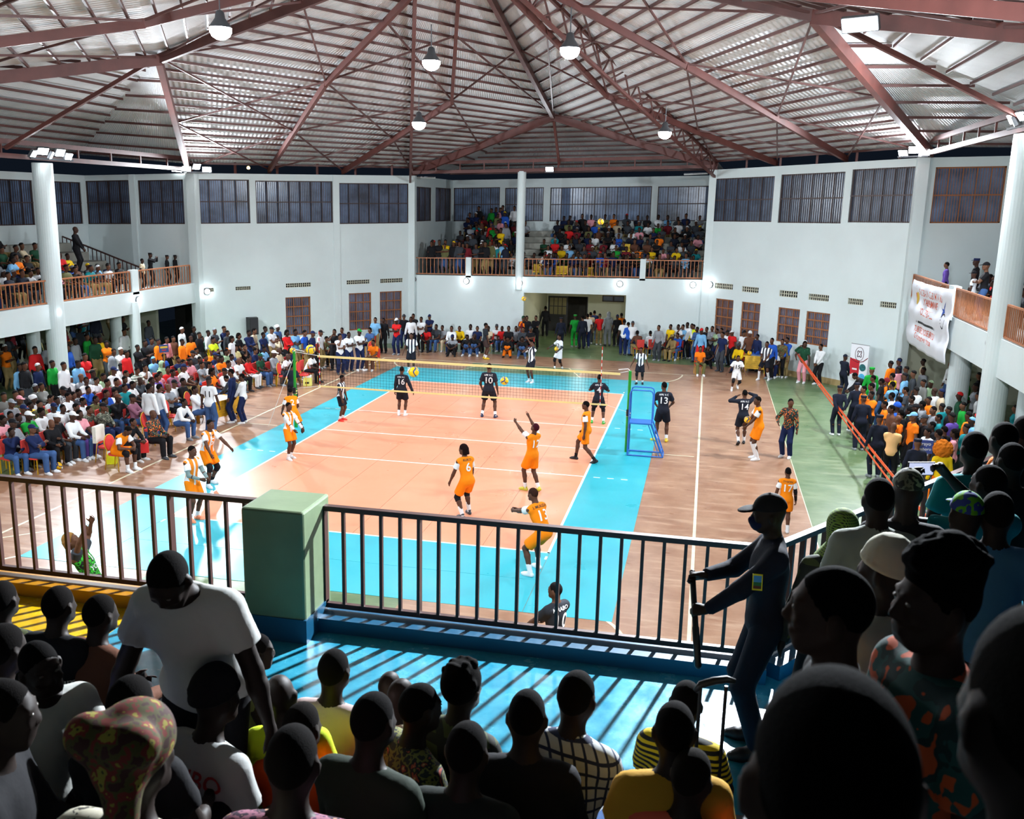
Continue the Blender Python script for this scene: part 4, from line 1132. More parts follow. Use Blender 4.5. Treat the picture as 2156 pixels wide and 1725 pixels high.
class Fig:
    """joint positions of one pose and the skins grown on them; x = its right, y = forward"""
    def __init__(self, **k):
        p = dict(DEF); p.update(k); self.q = p
        self.pel = V3(p['pel'])
        Rp = rotz(p['pyaw'])@rotx(-p['ptilt'])
        Rt = rotz(p['twist']+p['pyaw'])@rotx(-p['lean'])@roty(p['side'])
        self.Rp, self.Rt = Rp, Rt
        self.hip = {s: self.pel+Rp@V3(s*.088, 0, -.02) for s in (1, -1)}
        mid = self.pel+unit(Rp[:, 2]+Rt[:, 2])*.17
        self.mid = mid
        self.chest = mid+Rt@V3(0, .0, .15)
        self.neck = mid+Rt@V3(0, -.005, .335)
        self.sh = {s: mid+Rt@V3(s*.172, -.005, .28) for s in (1, -1)}
        Rh = rotz(p['twist']+p['pyaw']+p['hyaw'])@rotx(-(p['lean']*.35+p['hpit']))@roty(p['hroll'])
        self.Rh = Rh
        self.head = self.neck+(Rt@V3(0, .01, .05))+Rh@V3(0, .022, .145)
        self.ank = {}; self.knee = {}; self.elb = {}; self.wr = {}
        for s, n in ((1, 'R'), (-1, 'L')):
            f = V3(p['f'+n])
            toe = p['toe'+n]
            an = f+V3(0, 0, .085)
            self.knee[s], self.ank[s] = ik(self.hip[s], an, .435, .43, p['k'+n])
            self.elb[s], self.wr[s] = ik(self.sh[s], V3(p['h'+n]), .29, .255, p['e'+n])
        self.bb = {}

    def feet(self, S, g, sole=0., side=(1, -1)):
        for s, n in ((1, 'R'), (-1, 'L')):
            if s not in side: continue
            R = rotz(self.q['y'+n])@rotx(-self.q['toe'+n])
            a = self.ank[s]
            hl = a+R@V3(0, -.035, -.05); bl = a+R@V3(.0, .11, -.062); to = a+R@V3(0, .165, -.066)
            cl = [(a+R@V3(0, 0, -.085-sole), R@V3(0, 0, -1))]
            S.cone(hl, bl, .032+g, .036+g, .02, cl); S.cone(bl, to, .036+g, .022+g, .02, cl)
            S.cone(a+R@V3(0, 0, .01), a+R@V3(0, .05, -.045), .034+g, .034+g, .02, cl)

    def hand(self, S, s, n):
        q = self.q; st = q['hs'][0 if s == 1 else 1]
        w = self.wr[s]; d = unit(w-self.elb[s]) if q['d'+n] is None else unit(V3(q['d'+n]))
        pn = V3(q['p'+n]) if q['p'+n] is not None else V3(-s, 0, 0)
        pn = unit(pn-d*(pn@d)) if np.linalg.norm(pn-d*(pn@d)) > .05 else unit(np.cross(d, V3(0, 1, 0)))
        lat = np.cross(d, pn)*(1 if s == 1 else -1)     # towards the thumb
        c1, c2 = {'rel': (22, 32), 'fist': (75, 95), 'flat': (2, 4), 'spread': (8, 10), 'grip': (62, 78), 'fold': (12, 20)}[st]
        sp = {'spread': 1.45, 'flat': 1.1}.get(st, 1.)
        L = [(.5, .040, .030), (.17, .046, .034), (-.17, .043, .031), (-.5, .034, .025)]
        kn = w+d*.088
        S.cone(w, w+d*.03, .024, .026, .012)
        for o, l1, l2 in L:
            k0 = w+d*(.088-.012*abs(o)*1.2)+lat*(o*.062)
            S.cone(w+d*.018+lat*(o*.035), k0, .0165, .0135, .012)
            a1 = math.radians(c1+6*abs(o)); a2 = a1+math.radians(c2)
            dd = unit(d+lat*(o*.25*(sp-1)*2+o*.06))
            k1 = k0+(dd*math.cos(a1)+pn*math.sin(a1))*l1
            k2 = k1+(dd*math.cos(a2)+pn*math.sin(a2))*l2
            S.cone(k0, k1, .0105, .0095, .005); S.cone(k1, k2, .0092, .0078, .005)
        t0 = w+d*.03+lat*.026+pn*.008
        wide = 1.1 if st in ('spread', 'flat') else .55
        t1 = t0+unit(d*.8+lat*wide+pn*.35)*.042
        t2 = t1+unit(d*1.+lat*(wide*.35)+pn*(.25 if st != 'fist' else .8))*.033
        S.cone(t0, t1, .0135, .0115, .01); S.cone(t1, t2, .0112, .0088, .006)

    def headskin(self, S, fine=True):
        H, R = self.head, self.Rh
        P = lambda x, y, z: H+R@V3(x, y, z)
        S.ell(P(0, -.012, .022), (.073, .096, .094), R, .02)
        S.ell(P(0, .022, -.03), (.059, .072, .082), R, .03)
        S.cone(P(-.026, .058, -.088), P(.026, .058, -.088), .022, .022, .03)
        for s in (1, -1):
            S.cone(P(s*.052, -.01, -.045), P(s*.03, .05, -.086), .022, .018, .03)
            S.ell(P(s*.079, -.014, -.014), (.012, .022, .034), R@rotz(s*-24), .006)
            S.ell(P(s*.04, .07, -.028), (.022, .016, .018), R, .02)
        if fine:
            for s in (1, -1):
                S.ell(P(s*.031, .099, .012), (.019, .014, .012), R, .014, None, True)
                S.cone(P(s*.014, .087, .03), P(s*.046, .075, .03), .008, .007, .012)
                S.ell(P(s*.031, .0795, .01), (.0135, .0115, .0105), R, .004)
        S.cone(P(0, .088, .012), P(0, .106, -.026), .0085, .012, .012)
        for s in (1, -1): S.ell(P(s*.0125, .096, -.031), (.0105, .011, .0085), R, .008)
        S.cone(P(-.02, .087, -.056), P(.02, .087, -.056), .0088, .0088, .007)
        S.cone(P(-.016, .085, -.07), P(.016, .085, -.07), .0092, .0092, .007)
        S.cone(self.neck+self.Rt@V3(0, 0, -.04), P(0, -.022, -.05), .056, .053, .035)

    def torso(self, S, g=0., k=.05, clip=None, fat=0.):
        Rt, Rp, mid = self.Rt, self.Rp, self.mid; f = self.q['fat']
        w = 1+f
        S.ell(self.pel+Rp@V3(0, -.005, .0), V3(.152*w+g*(1.9 if clip else 1), .108*w+g*(1.9 if clip else 1), .15 if clip else .125), Rp, k, clip)
        S.ell(mid+Rt@V3(0, .005+f*.05, -.01), V3(.13*w+g, .092*(w+f*.6)+g, .16+g), Rt, k, clip)
        S.ell(self.chest+Rt@V3(0, .008, .01), V3(.158*w+g, .108*w+g, .17+g), Rt, k, clip)
        S.cone(self.sh[1]+Rt@V3(-.02, 0, .0), self.sh[-1]+Rt@V3(.02, 0, .0), .058+g, .058+g, k, clip)
        S.cone(self.sh[1]+Rt@V3(-.06, -.01, .03), self.neck+Rt@V3(.02, -.005, .01), .034+g*.7, .04+g*.5, k, clip)
        S.cone(self.sh[-1]+Rt@V3(.06, -.01, .03), self.neck+Rt@V3(-.02, -.005, .01), .034+g*.7, .04+g*.5, k, clip)

    def body(self, vox=.013, fine=True, zmin=None):
        S = Sdf(); w = 1+self.q['fat']*.7
        self.torso(S)
        for s, n in ((1, 'R'), (-1, 'L')):
            h, k, a = self.hip[s], self.knee[s], self.ank[s]
            S.cone(h, k, .086*w, .056*w, .05)
            c = k+(a-k)*.33-unit(np.cross(np.cross(a-k, V3(self.q['k'+n])), a-k))*.012
            S.cone(k, c, .052*w, .056*w, .02); S.cone(c, a, .056*w, .035, .02)
            sh, e, wr = self.sh[s], self.elb[s], self.wr[s]
            S.cone(sh, e, .05*w, .039*w, .04)
            m = e+(wr-e)*.3
            S.cone(e, m, .038*w, .040*w, .02); S.cone(m, wr, .040*w, .025, .02)
            self.hand(S, s, n)
        self.feet(S, 0)
        self.headskin(S, fine)
        return S.mesh('body', vox, zmin)

    def shirt(self, sleeve=.62, vox=.016, g=.013, hem=-.09, zmin=None, collar=0.):
        """sleeve: 0..1 along the upper arm, 2 = to the wrist"""
        S = Sdf()
        cl = [(self.pel+self.Rp@V3(0, 0, hem), -self.Rp[:, 2]), (self.neck+self.Rt@V3(0, .02, .012+collar*.02), unit(self.Rt@V3(0, .35, 1)))]
        self.torso(S, g, .05, cl)
        w = 1+self.q['fat']*.7
        for s in (1, -1):
            sh, e, wr = self.sh[s], self.elb[s], self.wr[s]; d = unit(e-sh)
            if sleeve == 0: continue
            if sleeve <= 1:
                end = sh+(e-sh)*sleeve
                S.cone(sh, end+d*.05, .055*w+g*.7, .058*w+g, .035, [(end, d)])
            else:
                S.cone(sh, e, .055*w+g*.7, .047*w+g*.8, .035)
                f = unit(wr-e); end = wr-f*.005
                S.cone(e, wr+f*.03, .046*w+g*.8, .032+g*.5, .02, [(end, f)])
        if collar:
            S.cone(self.neck+self.Rt@V3(0, .0, -.03), self.neck+self.Rt@V3(0, .015, .045), .072, .066, .015, [(self.neck+self.Rt@V3(0, .02, .045), unit(self.Rt@V3(0, .35, 1)))])
        return S.mesh('shirt', vox, zmin)

    def sleeve_one(self, s, f0=.12, f1=.62, vox=.014, g=.018):
        S = Sdf(); w = 1+self.q['fat']*.7; sh, e = self.sh[s], self.elb[s]; d = unit(e-sh); end = sh+(e-sh)*f1
        S.cone(sh+self.Rt@V3(-s*.03, 0, .004), end+d*.05, .056*w+g*.7, .06*w+g, .02, [(end, d)])
        return S.mesh('sleeve', vox)

    def trousers(self, length=2., vox=.016, g=.012, zmin=None, loose=0.):
        """length <=1: shorts down to that share of the thigh; 2 = to the ankle"""
        S = Sdf(); w = 1+self.q['fat']*.7
        top = [(self.pel+self.Rp@V3(0, 0, .06), self.Rp[:, 2])]
        S.ell(self.pel+self.Rp@V3(0, -.005, .0), V3(.152*w+g, .11*w+g, .14+g), self.Rp, .04, top)
        for s in (1, -1):
            h, k, a = self.hip[s], self.knee[s], self.ank[s]; d = unit(k-h)
            if length <= 1:
                end = h+(k-h)*length
                S.cone(h, end+d*.06, .092*w+g, .09*w+g+loose, .035, [(end, d)])
            else:
                S.cone(h, k, .088*w+g, .062*w+g+loose, .035)
                f = unit(a-k); end = a-f*.0
                S.cone(k, a+f*.05, .062*w+g+loose, .05+g+loose, .03, [(end+f*.015, f)])
        return S.mesh('trousers', vox, zmin)

    def shoe(self, s, vox=.013):
        S = Sdf(); self.feet(S, .011, .004, (s,))
        return S.mesh('shoe', vox)

    def sock(self, s, top=.45, vox=.014):
        S = Sdf(); k, a = self.knee[s], self.ank[s]; u = unit(k-a); e = a+u*np.linalg.norm(k-a)*top
        S.cone(a+u*-.02, e+u*.03, .043, .045+.019*top, .01, [(e, u)])
        return S.mesh('sock', vox)

    def kneepad(self, s, vox=.015):
        S = Sdf(); k = self.knee[s]; u = unit(self.ank[s]-k); w = unit(self.hip[s]-k)
        S.cone(k+w*.08, k, .072, .068, .02, [(k+w*.09, w)]); S.cone(k, k+u*.09, .068, .066, .02, [(k+u*.10, u)])
        return S.mesh('knee_pad', vox)

    def armsleeve(self, s, vox=.013):
        S = Sdf(); sh, e, w = self.sh[s], self.elb[s], self.wr[s]; f = unit(w-e)
        S.cone(sh+(e-sh)*.4, e, .053, .046, .02); S.cone(e, w+f*.02, .046, .033, .02, [(w, f)])
        return S.mesh('arm_sleeve', vox)

    def headmat(self):
        m = np.eye(4); m[:3, :3] = self.Rh; m[:3, 3] = self.head
        return Matrix(m.tolist())


# head gear and hair in head space (x right, y face, z up), shared between heads
GEAR = {}
def gear(kind):
    if kind in GEAR: return GEAR[kind]
    S = Sdf(); v = .009
    up = V3(0, 0, 1)
    hl = [(V3(0, .064, .058), unit(V3(0, .8, -.55))), (V3(0, -.03, -.07), unit(V3(0, .35, -1)))]
    if kind == 'short':
        S.ell((0, -.014, .018), (.0765, .0995, .1), None, .01, hl)
    elif kind == 'fade':
        S.ell((0, -.014, .022), (.0758, .0985, .0975), None, .01, [(V3(0, .064, .062), unit(V3(0, .75, -.6))), (V3(0, -.03, -.045), unit(V3(0, .3, -1)))])
    elif kind == 'bushy':
        S.ell((0, -.02, .034), (.09, .112, .108), None, .01, hl)
        for i in range(26):
            r = random.Random(i); a = r.uniform(0, 6.28); b = r.uniform(.1, 1.2)
            S.ell((.085*math.cos(a)*math.cos(b), -.02+.105*math.sin(a)*math.cos(b), .034+.104*math.sin(b)), (.02, .02, .02), None, .01, hl)
    elif kind == 'afro':
        S.ell((0, -.035, .045), (.118, .125, .125), None, .02, [(V3(0, .065, .05), unit(V3(0, .8, -.5)))])
    elif kind == 'mohawk':
        S.ell((0, -.014, .022), (.0755, .0985, .097), None, .01, hl)
        S.ell((0, -.02, .09), (.07, .1, .075), None, .02)
        rr = random.Random(4)
        for i in range(60):
            a = rr.uniform(0, 6.28); b = rr.uniform(.2, 1.5)
            S.ell((.07*math.cos(a)*math.cos(b), -.02+.1*math.sin(a)*math.cos(b), .09+.078*math.sin(b)), (.017, .017, .017), None, .008)
    elif kind == 'braids':
        S.ell((0, -.02, .03), (.083, .106, .104), None, .01, hl)
        for i in range(14):
            a = math.radians(195+i*150/13); x, y = .078*math.cos(a), -.02+.1*math.sin(a)
            S.cone((x, y, .03), (x*1.15, y*1.12, -.10), .016, .011, .008)
    elif kind in ('cap', 'backcap'):
        sg = 1 if kind == 'cap' else -1
        S.ell((0, -.012, .034), (.083, .106, .1), None, .01, [(V3(0, 0, .032), V3(0, 0, -1))])
        S.ell((0, sg*.125-.005, .037), (.066, .07, .011), rotx(-8*sg), .01)
        S.ell((0, -.012, .134), (.009, .009, .006), None, .004)
    elif kind == 'beanie':
        S.ell((0, -.02, .045), (.088, .112, .11), None, .01, [(V3(0, 0, .022), unit(V3(0, .2, -1)))])
        S.ell((0, -.016, .03), (.094, .117, .032), rotx(12), .008)
        for i in range(22):
            a = 2*math.pi*i/22
            S.cone((.087*math.cos(a), -.02+.11*math.sin(a), .05), (.03*math.cos(a), -.02+.04*math.sin(a), .15), .007, .004, .006)
    elif kind == 'kepi':
        S.cone((0, -.012, .05), (0, -.014, .1), .092, .096, .008, [(V3(0, 0, .04), V3(0, 0, -1)), (V3(0, 0, .112), V3(0, 0, 1))])
        S.ell((0, .105, .045), (.06, .05, .009), rotx(-14), .01)
    elif kind == 'hat':
        S.ell((0, -.012, .045), (.085, .108, .095), None, .01, [(V3(0, 0, .03), V3(0, 0, -1))])
        S.ell((0, -.01, .035), (.135, .155, .012), None, .015)
    elif kind == 'hood':
        S.ell((0, -.035, .01), (.105, .118, .135), None, .03)
        S.cone((0, -.04, -.1), (0, -.05, -.17), .09, .12, .05)
        S.ell((0, .11, -.01), (.066, .09, .1), None, .02, None, True)
    elif kind == 'scarf':
        S.ell((0, -.025, .02), (.096, .115, .117), None, .03)
        S.cone((0, -.02, -.1), (0, -.01, -.2), .085, .15, .05, [(V3(0, 0, -.24), V3(0, 0, -1))])
        S.ell((0, .105, -.005), (.06, .075, .088), None, .02, None, True)
    elif kind == 'wrap':
        S.ell((0, -.03, .05), (.092, .12, .105), rotx(12), .01, [(V3(0, .07, .045), unit(V3(0, .5, -1)))])
        S.ell((0, -.135, .06), (.06, .055, .055), None, .03)
    elif kind == 'gele':
        S.ell((0, -.02, .045), (.1, .125, .112), rotx(10), .02, [(V3(0, .07, .03), unit(V3(0, .4, -1)))])
        for s in (-1, 1): S.ell((s*.06, -.1, .09), (.075, .06, .06), rotz(s*25), .03)
        S.cone((.03, -.1, .0), (.075, -.15, -.16), .055, .03, .04)
    GEAR[kind] = S.mesh(kind, v)
    return GEAR[kind]


def eyes_mesh():
    if 'eyes' not in GEAR:
        m = MB()
        for s in (1, -1):
            for c, r in (((s*.031, .0865, .0105), .0075),):
                m.add([(c[0]+r*1.35*math.cos(a)*math.cos(b), c[1]+r*.65*math.sin(b), c[2]+r*.75*math.sin(a)*math.cos(b)) for b in (-1.2, -.4, .4, 1.2) for a in [2*math.pi*i/8 for i in range(8)]],
                      [(j*8+i, j*8+(i+1) % 8, j*8+8+(i+1) % 8, j*8+8+i) for j in range(3) for i in range(8)]+[tuple(range(8))[::-1], tuple(range(24, 32))])
        GEAR['eyes'] = m.mesh('eyes', True)
    return GEAR['eyes']

# ---------------------------------------------------------------- people
CLOTH = mat('cloth', objcol=True, rough=.85, bump=.35, bscale=9, spec=.2)
SKIN = mat('skin', objcol=True, rough=.58, spec=.22, vary=.06, vscale=9)
HAIRM = mat('hair', objcol=True, rough=.95, bump=.25, bscale=260, spec=.08)
SHOEM = mat('shoe', objcol=True, rough=.5, spec=.4)
EYEM = mat('eye', srgb(120, 112, 104), .3)
SKINS = [srgb(86, 56, 42), srgb(70, 46, 36), srgb(104, 70, 52), srgb(60, 40, 32), srgb(94, 60, 44)]
CC = dict(w=((228, 230, 232), 'white'), k=((22, 22, 26), 'black'), n=((24, 36, 74), 'navy'), b=((36, 84, 180), 'blue'), lb=((120, 176, 218), 'light blue'), gr=((140, 144, 150), 'grey'),
          dg=((58, 62, 68), 'dark grey'), r=((206, 32, 34), 'red'), o=((246, 122, 20), 'orange'), y=((232, 190, 20), 'yellow'), ly=((222, 212, 150), 'pale yellow'), g=((24, 148, 52), 'green'),
          dgn=((26, 70, 48), 'dark green'), lg=((150, 178, 140), 'pale green'), p=((224, 150, 160), 'pink'), br=((98, 62, 46), 'brown'), be=((204, 186, 156), 'beige'), m=((112, 28, 38), 'maroon'),
          pu=((96, 70, 150), 'purple'), te=((24, 128, 134), 'teal'), ol=((104, 104, 66), 'olive'), lm=((206, 226, 40), 'lime'), mv=((146, 96, 116), 'mauve'), jn=((62, 92, 140), 'denim'), kh=((150, 128, 84), 'khaki'), cr=((232, 106, 84), 'coral'), pe=((240, 190, 130), 'peach'), un=((26, 31, 46), 'dark navy'))
def colr(c): return srgb(CC[c][0]) if isinstance(c, str) else c


def jersey_stripes(name, a, b, n=22., lo=.5):
    def f(N, L, tc, bs):
        sx = N.new('ShaderNodeSeparateXYZ'); L.new(tc.outputs['Object'], sx.inputs[0])
        s = n_math(N, L, 'SINE', n_math(N, L, 'MULTIPLY', sx.outputs[0], n*2))
        return n_mix(N, L, n_math(N, L, 'GREATER_THAN', s, lo), a, b)
    return ramp_mat(name, .8, f)
def check_mat(name, a, b, sc=40., w=.75, sc2=None):
    def f(N, L, tc, bs):
        sx = N.new('ShaderNodeSeparateXYZ'); L.new(tc.outputs['Object'], sx.inputs[0])
        g1 = n_math(N, L, 'GREATER_THAN', n_math(N, L, 'SINE', n_math(N, L, 'MULTIPLY', n_math(N, L, 'ADD', sx.outputs[0], sx.outputs[1]), sc)), w)
        g2 = n_math(N, L, 'GREATER_THAN', n_math(N, L, 'SINE', n_math(N, L, 'MULTIPLY', sx.outputs[2], sc2 or sc)), w)
        return n_mix(N, L, n_math(N, L, 'MAXIMUM', g1, g2), a, b)
    return ramp_mat(name, .85, f)
def hstripe(name, a, b, sc=90., w=0.):
    def f(N, L, tc, bs):
        sx = N.new('ShaderNodeSeparateXYZ'); L.new(tc.outputs['Object'], sx.inputs[0])
        return n_mix(N, L, n_math(N, L, 'GREATER_THAN', n_math(N, L, 'SINE', n_math(N, L, 'MULTIPLY', sx.outputs[2], sc)), w), a, b)
    return ramp_mat(name, .85, f)
def blotch(name, cols, sc=9., rough=.85):
    def f(N, L, tc, bs):
        v = N.new('ShaderNodeTexNoise'); v.inputs['Scale'].default_value = sc; v.inputs['Detail'].default_value = 2.5; L.new(tc.outputs['Object'], v.inputs['Vector'])
        r = N.new('ShaderNodeValToRGB'); r.color_ramp.interpolation = 'CONSTANT'
        e = r.color_ramp.elements; k = len(cols)
        e[0].position = 0; e[0].color = cols[0]; e[1].position = .43; e[1].color = cols[1 % k]
        for i in range(2, k):
            q = e.new(.43+.09*(i-1)); q.color = cols[i]
        L.new(v.outputs['Fac'], r.inputs[0])
        return r.outputs[0]
    return ramp_mat(name, rough, f)
W_ = srgb(232, 234, 236); K_ = srgb(22, 22, 28)
PAT = dict(
    stripe_bw=(jersey_stripes('jersey_black_white', srgb(30, 34, 50), W_, 22., .0), 'black and white striped'),
    camo=(blotch('camouflage', [srgb(60, 66, 56), srgb(120, 122, 104), srgb(36, 40, 38), srgb(150, 150, 130)], 14), 'camouflage'),
    floral=(blotch('floral_print', [srgb(40, 46, 44), srgb(120, 120, 60), srgb(30, 34, 36), srgb(170, 80, 60), srgb(190, 180, 120)], 22), 'floral print'),
    print_=(blotch('pale_print', [srgb(60, 66, 80), srgb(210, 212, 210), srgb(120, 130, 130), srgb(60, 66, 80)], 18), 'patterned'),
    track=(blotch('track_print', [srgb(214, 110, 40), srgb(24, 30, 34), srgb(20, 26, 30), srgb(40, 110, 90), srgb(200, 170, 60)], 24), 'patterned black'),
    check=(check_mat('check_shirt', srgb(206, 212, 214), srgb(40, 52, 84), 110, .72), 'checked'),
    plaid=(check_mat('plaid_green', srgb(70, 78, 42), srgb(26, 28, 22), 60, .2), 'green plaid'),
    hst=(hstripe('stripe_pale', srgb(214, 220, 206), srgb(120, 132, 120), 70), 'striped'),
    bee=(hstripe('stripe_yellow_black', srgb(226, 196, 20), srgb(20, 20, 18), 190), 'yellow and black striped'),
    purp=(blotch('purple_print', [srgb(96, 60, 90), srgb(170, 110, 130), srgb(60, 40, 60), srgb(200, 150, 120)], 22), 'purple print'),
    teal_sq=(blotch('teal_squares', [srgb(214, 90, 40), srgb(26, 80, 76), srgb(16, 52, 52), srgb(214, 90, 40)], 9), 'teal and orange'),
)


class Pose:
    def __init__(self, vox=.019, fine=False, **k):
        self.f = Fig(**k); self.vox = vox; self.fine = fine; self.c = {}
    def get(self, key, fn):
        if key not in self.c: self.c[key] = fn()
        return self.c[key]


def setcol(o, c): o.color = c; return o


def person(P, loc, rz, s, o, label, cat='spectator', group=None, name='person'):
    """a figure: the body is the root, hair and clothing are its parts"""
    F = P.f; v = P.vox
    b = link(name, P.get('body', lambda: F.body(v*o.get('bv', 1), P.fine)), SKIN, loc=loc, rz=rz)
    b.scale = (s, s, s); b.color = o.get('skin', SKINS[0])
    def part(nm, key, fn, c, M_=CLOTH):
        me = P.get(key, fn)
        x = bpy.data.objects.new(nm, me); COL.objects.link(x); x.parent = b
        if isinstance(c, bpy.types.Material):
            if not me.materials: me.materials.append(M_)
            x.material_slots[0].link = 'OBJECT'; x.material_slots[0].material = c
        else:
            if not me.materials: me.materials.append(M_)
            x.color = colr(c)
        return x
    sh = o.get('shirt')
    if sh is not None:
        sl = o.get('sleeve', .62); hem = o.get('hem', -.09); co = o.get('collar', 0); g = o.get('g', .013)
        b2 = part('shirt' if not o.get('jacket') else 'jacket', ('shirt', sl, hem, co, g), lambda: F.shirt(sl, v*1.25, g, hem, collar=co), sh)
        b2['_'] = 0; del b2['_']
    if o.get('raglan') is not None:
        for sd in (1, -1): part('sleeve', ('raglan', sd), lambda: F.sleeve_one(sd), o['raglan'])
    if o.get('vest') is not None:
        part('vest', 'vest', lambda: F.shirt(0, v*1.25, .02, -.04), o['vest'])
    tr = o.get('trousers', 'k'); ln = o.get('length', 2.); lo = o.get('loose', 0.)
    part('trousers' if ln > 1 else 'shorts', ('tr', ln, lo), lambda: F.trousers(ln, v*1.5, loose=lo), tr)
    for sd in (1, -1):
        if o.get('shoes', 'w'): part('shoe', ('shoe', sd), lambda: F.shoe(sd, min(v, .016)), o.get('shoes', 'w'), SHOEM)
        if o.get('socks'): part('sock', ('so', sd, o['socks'][1]), lambda: F.sock(sd, o['socks'][1]), o['socks'][0])
        if o.get('knee'): part('knee_pad', ('kp', sd), lambda: F.kneepad(sd), o['knee'])
        if o.get('arms') and sd in o.get('armsides', (1, -1)): part('arm_sleeve', ('as', sd), lambda: F.armsleeve(sd), o['arms'])
    gk = o.get('gear', ('short', srgb(14, 12, 12)))
    if gk:
        for kk, cc in (gk if isinstance(gk[0], tuple) else (gk,)):
            me = gear(kk); hairy = kk in ('short', 'fade', 'bushy', 'afro', 'mohawk', 'braids')
            x = bpy.data.objects.new('hair' if hairy else {'kepi': 'cap', 'backcap': 'cap', 'wrap': 'headwrap', 'gele': 'headwrap', 'scarf': 'headscarf'}.get(kk, kk), me); COL.objects.link(x); x.parent = b; x.matrix_basis = F.headmat()
            if not me.materials: me.materials.append(HAIRM if hairy else CLOTH)
            if isinstance(cc, bpy.types.Material): x.material_slots[0].link = 'OBJECT'; x.material_slots[0].material = cc
            else: x.color = colr(cc)
    if P.fine:
        x = bpy.data.objects.new('eyes', eyes_mesh()); COL.objects.link(x); x.parent = b; x.matrix_basis = F.headmat()
        if not eyes_mesh().materials: eyes_mesh().materials.append(EYEM)
    return tag(b, label, cat, group)


def print_on(b, P, key, text, size, col, back=True, dz=.02, dx=0., name='lettering'):
    """lettering laid on the shirt of a figure"""
    F = P.f; me = P.c[key]
    if ('bvh', key) not in P.c:
        P.c[('bvh', key)] = BVHTree.FromPolygons([v.co.copy() for v in me.vertices], [tuple(p.vertices) for p in me.polygons])
    bv = P.c[('bvh', key)]
    vs, fs = text_flat(text, size, fine=.03)
    out = []; R = F.Rt; c = F.chest; sg = -1 if back else 1
    n = Vector(R@V3(0, -sg, 0))
    for v in vs:
        lx = (v[0] if back else -v[0])+dx
        q = c+R@V3(lx, sg*.5, v[1]+dz)
        h = bv.ray_cast(Vector(q), n)
        p = h[0]-n*.006 if h[0] is not None else Vector(c+R@V3(lx, sg*.13, v[1]+dz))
        out.append(tuple(p))
    me2 = bpy.data.meshes.new(name); me2.from_pydata(out, [], fs); me2.update()
    return link(name, me2, col, b)


def foot_place(fx_, fy_, hx_, hy_, F, zf=0.):
    """standing place and size from the feet and head seen in the photograph"""
    p = at(fx_, fy_, z=zf); d = (p-CAM)@_f
    zh = (CAM+ray(hx_, hy_)*d)[2]
    return (p[0], p[1], zf), (zh-zf)/F.head[2]


NUMW = mat('print_white', srgb(236, 238, 240), .7); NUMK = mat('print_black', srgb(24, 24, 30), .7); NUMY = mat('print_gold', srgb(222, 190, 60), .7); NUMR = mat('print_red', srgb(170, 50, 50), .7)
VP = .0172
def player(feet, head, rz, lab, o, num=None, nback=True, ntext=None, ncol=NUMW, tcol=None, cat='player', group=None, **pose):
    P = Pose(VP, True, **pose)
    loc, s = foot_place(*feet, *head, P.f)
    s = min(max(s, .9), 1.2)
    b = person(P, loc, rz, s, o, lab, cat, group)
    key = ('shirt', o.get('sleeve', .62), o.get('hem', -.09), o.get('collar', 0), o.get('g', .013))
    if num: print_on(b, P, key, num, .27, ncol, nback, -.03, name='jersey_number')
    if ntext: print_on(b, P, key, ntext, .075, tcol or ncol, nback, .14)
    return b, P


HK = ('fade', srgb(16, 14, 14))
OST = jersey_stripes('jersey_orange_white', srgb(246, 136, 12), W_, 24., .45)
def oj(**k):
    d = dict(shirt=srgb(246, 136, 12), sleeve=0, raglan='w', trousers=srgb(248, 132, 8), length=.78, loose=.012, shoes='w', socks=('w', .3), gear=HK, skin=SKINS[0], hem=-.1, g=.016)
    d.update(k); return d
def bj(**k):
    d = dict(shirt=srgb(30, 34, 46), sleeve=.7, trousers=srgb(24, 26, 36), length=.78, loose=.012, shoes='w', socks=('w', .3), gear=HK, skin=SKINS[0], hem=-.1, g=.016)
    d.update(k); return d
OT = 'orange team'; BT = 'black and white team'
walk = dict(fR=(.1, .16, 0), fL=(-.1, -.16, 0), toeL=12)
# orange team
player((443, 1022), (463, 886), -1.95, 'player in orange number 5 crouching with both arms held out low', oj(shirt=OST, knee='k', socks=('k', .3), shoes='w'), '5', False, 'Yum', NUMW, NUMK, group=OT, pel=(0, -.06, .86), lean=16, ptilt=10, fR=(.16, .12, 0), fL=(-.14, -.12, 0), hR=(.3, .48, .85), hL=(-.26, .5, .95), eR=(.6, -.5, -.5), eL=(-.6, -.5, -.5), hpit=-8)
player((408, 1096), (405, 940), -1.8, 'player in orange with grey arm sleeves rubbing hands beside the railing', oj(shirt=OST, arms=srgb(120, 140, 140), shoes=srgb(250, 150, 110)), group=OT, hR=(.12, .36, 1.05), hL=(-.06, .4, 1.03), eR=(.7, -.6, -.7), eL=(-.7, -.6, -.7), lean=4)
player((610, 967), (613, 850), -1.95, 'player in orange with long white arm sleeves standing near the net post', oj(shirt=OST, arms='w'), None, False, 'Yum', NUMK, group=OT, hR=(.16, .4, .98), hL=(-.2, .38, .95), eR=(.6, -.7, -.6), eL=(-.6, -.7, -.6), fR=(.1, .05, 0), fL=(-.1, -.06, 0))
player((618, 925), (618, 822), .75, 'player in orange number 2 lifting one leg behind the net post', oj(shoes='k'), '2', True, None, NUMW, group=OT, lean=22, ptilt=14, pel=(0, 0, .9), fR=(.12, -.55, .42), toeR=60, kR=(.3, 1, -.3), fL=(-.1, .0, 0), hR=(.2, .4, .9), hL=(-.25, .35, .85))
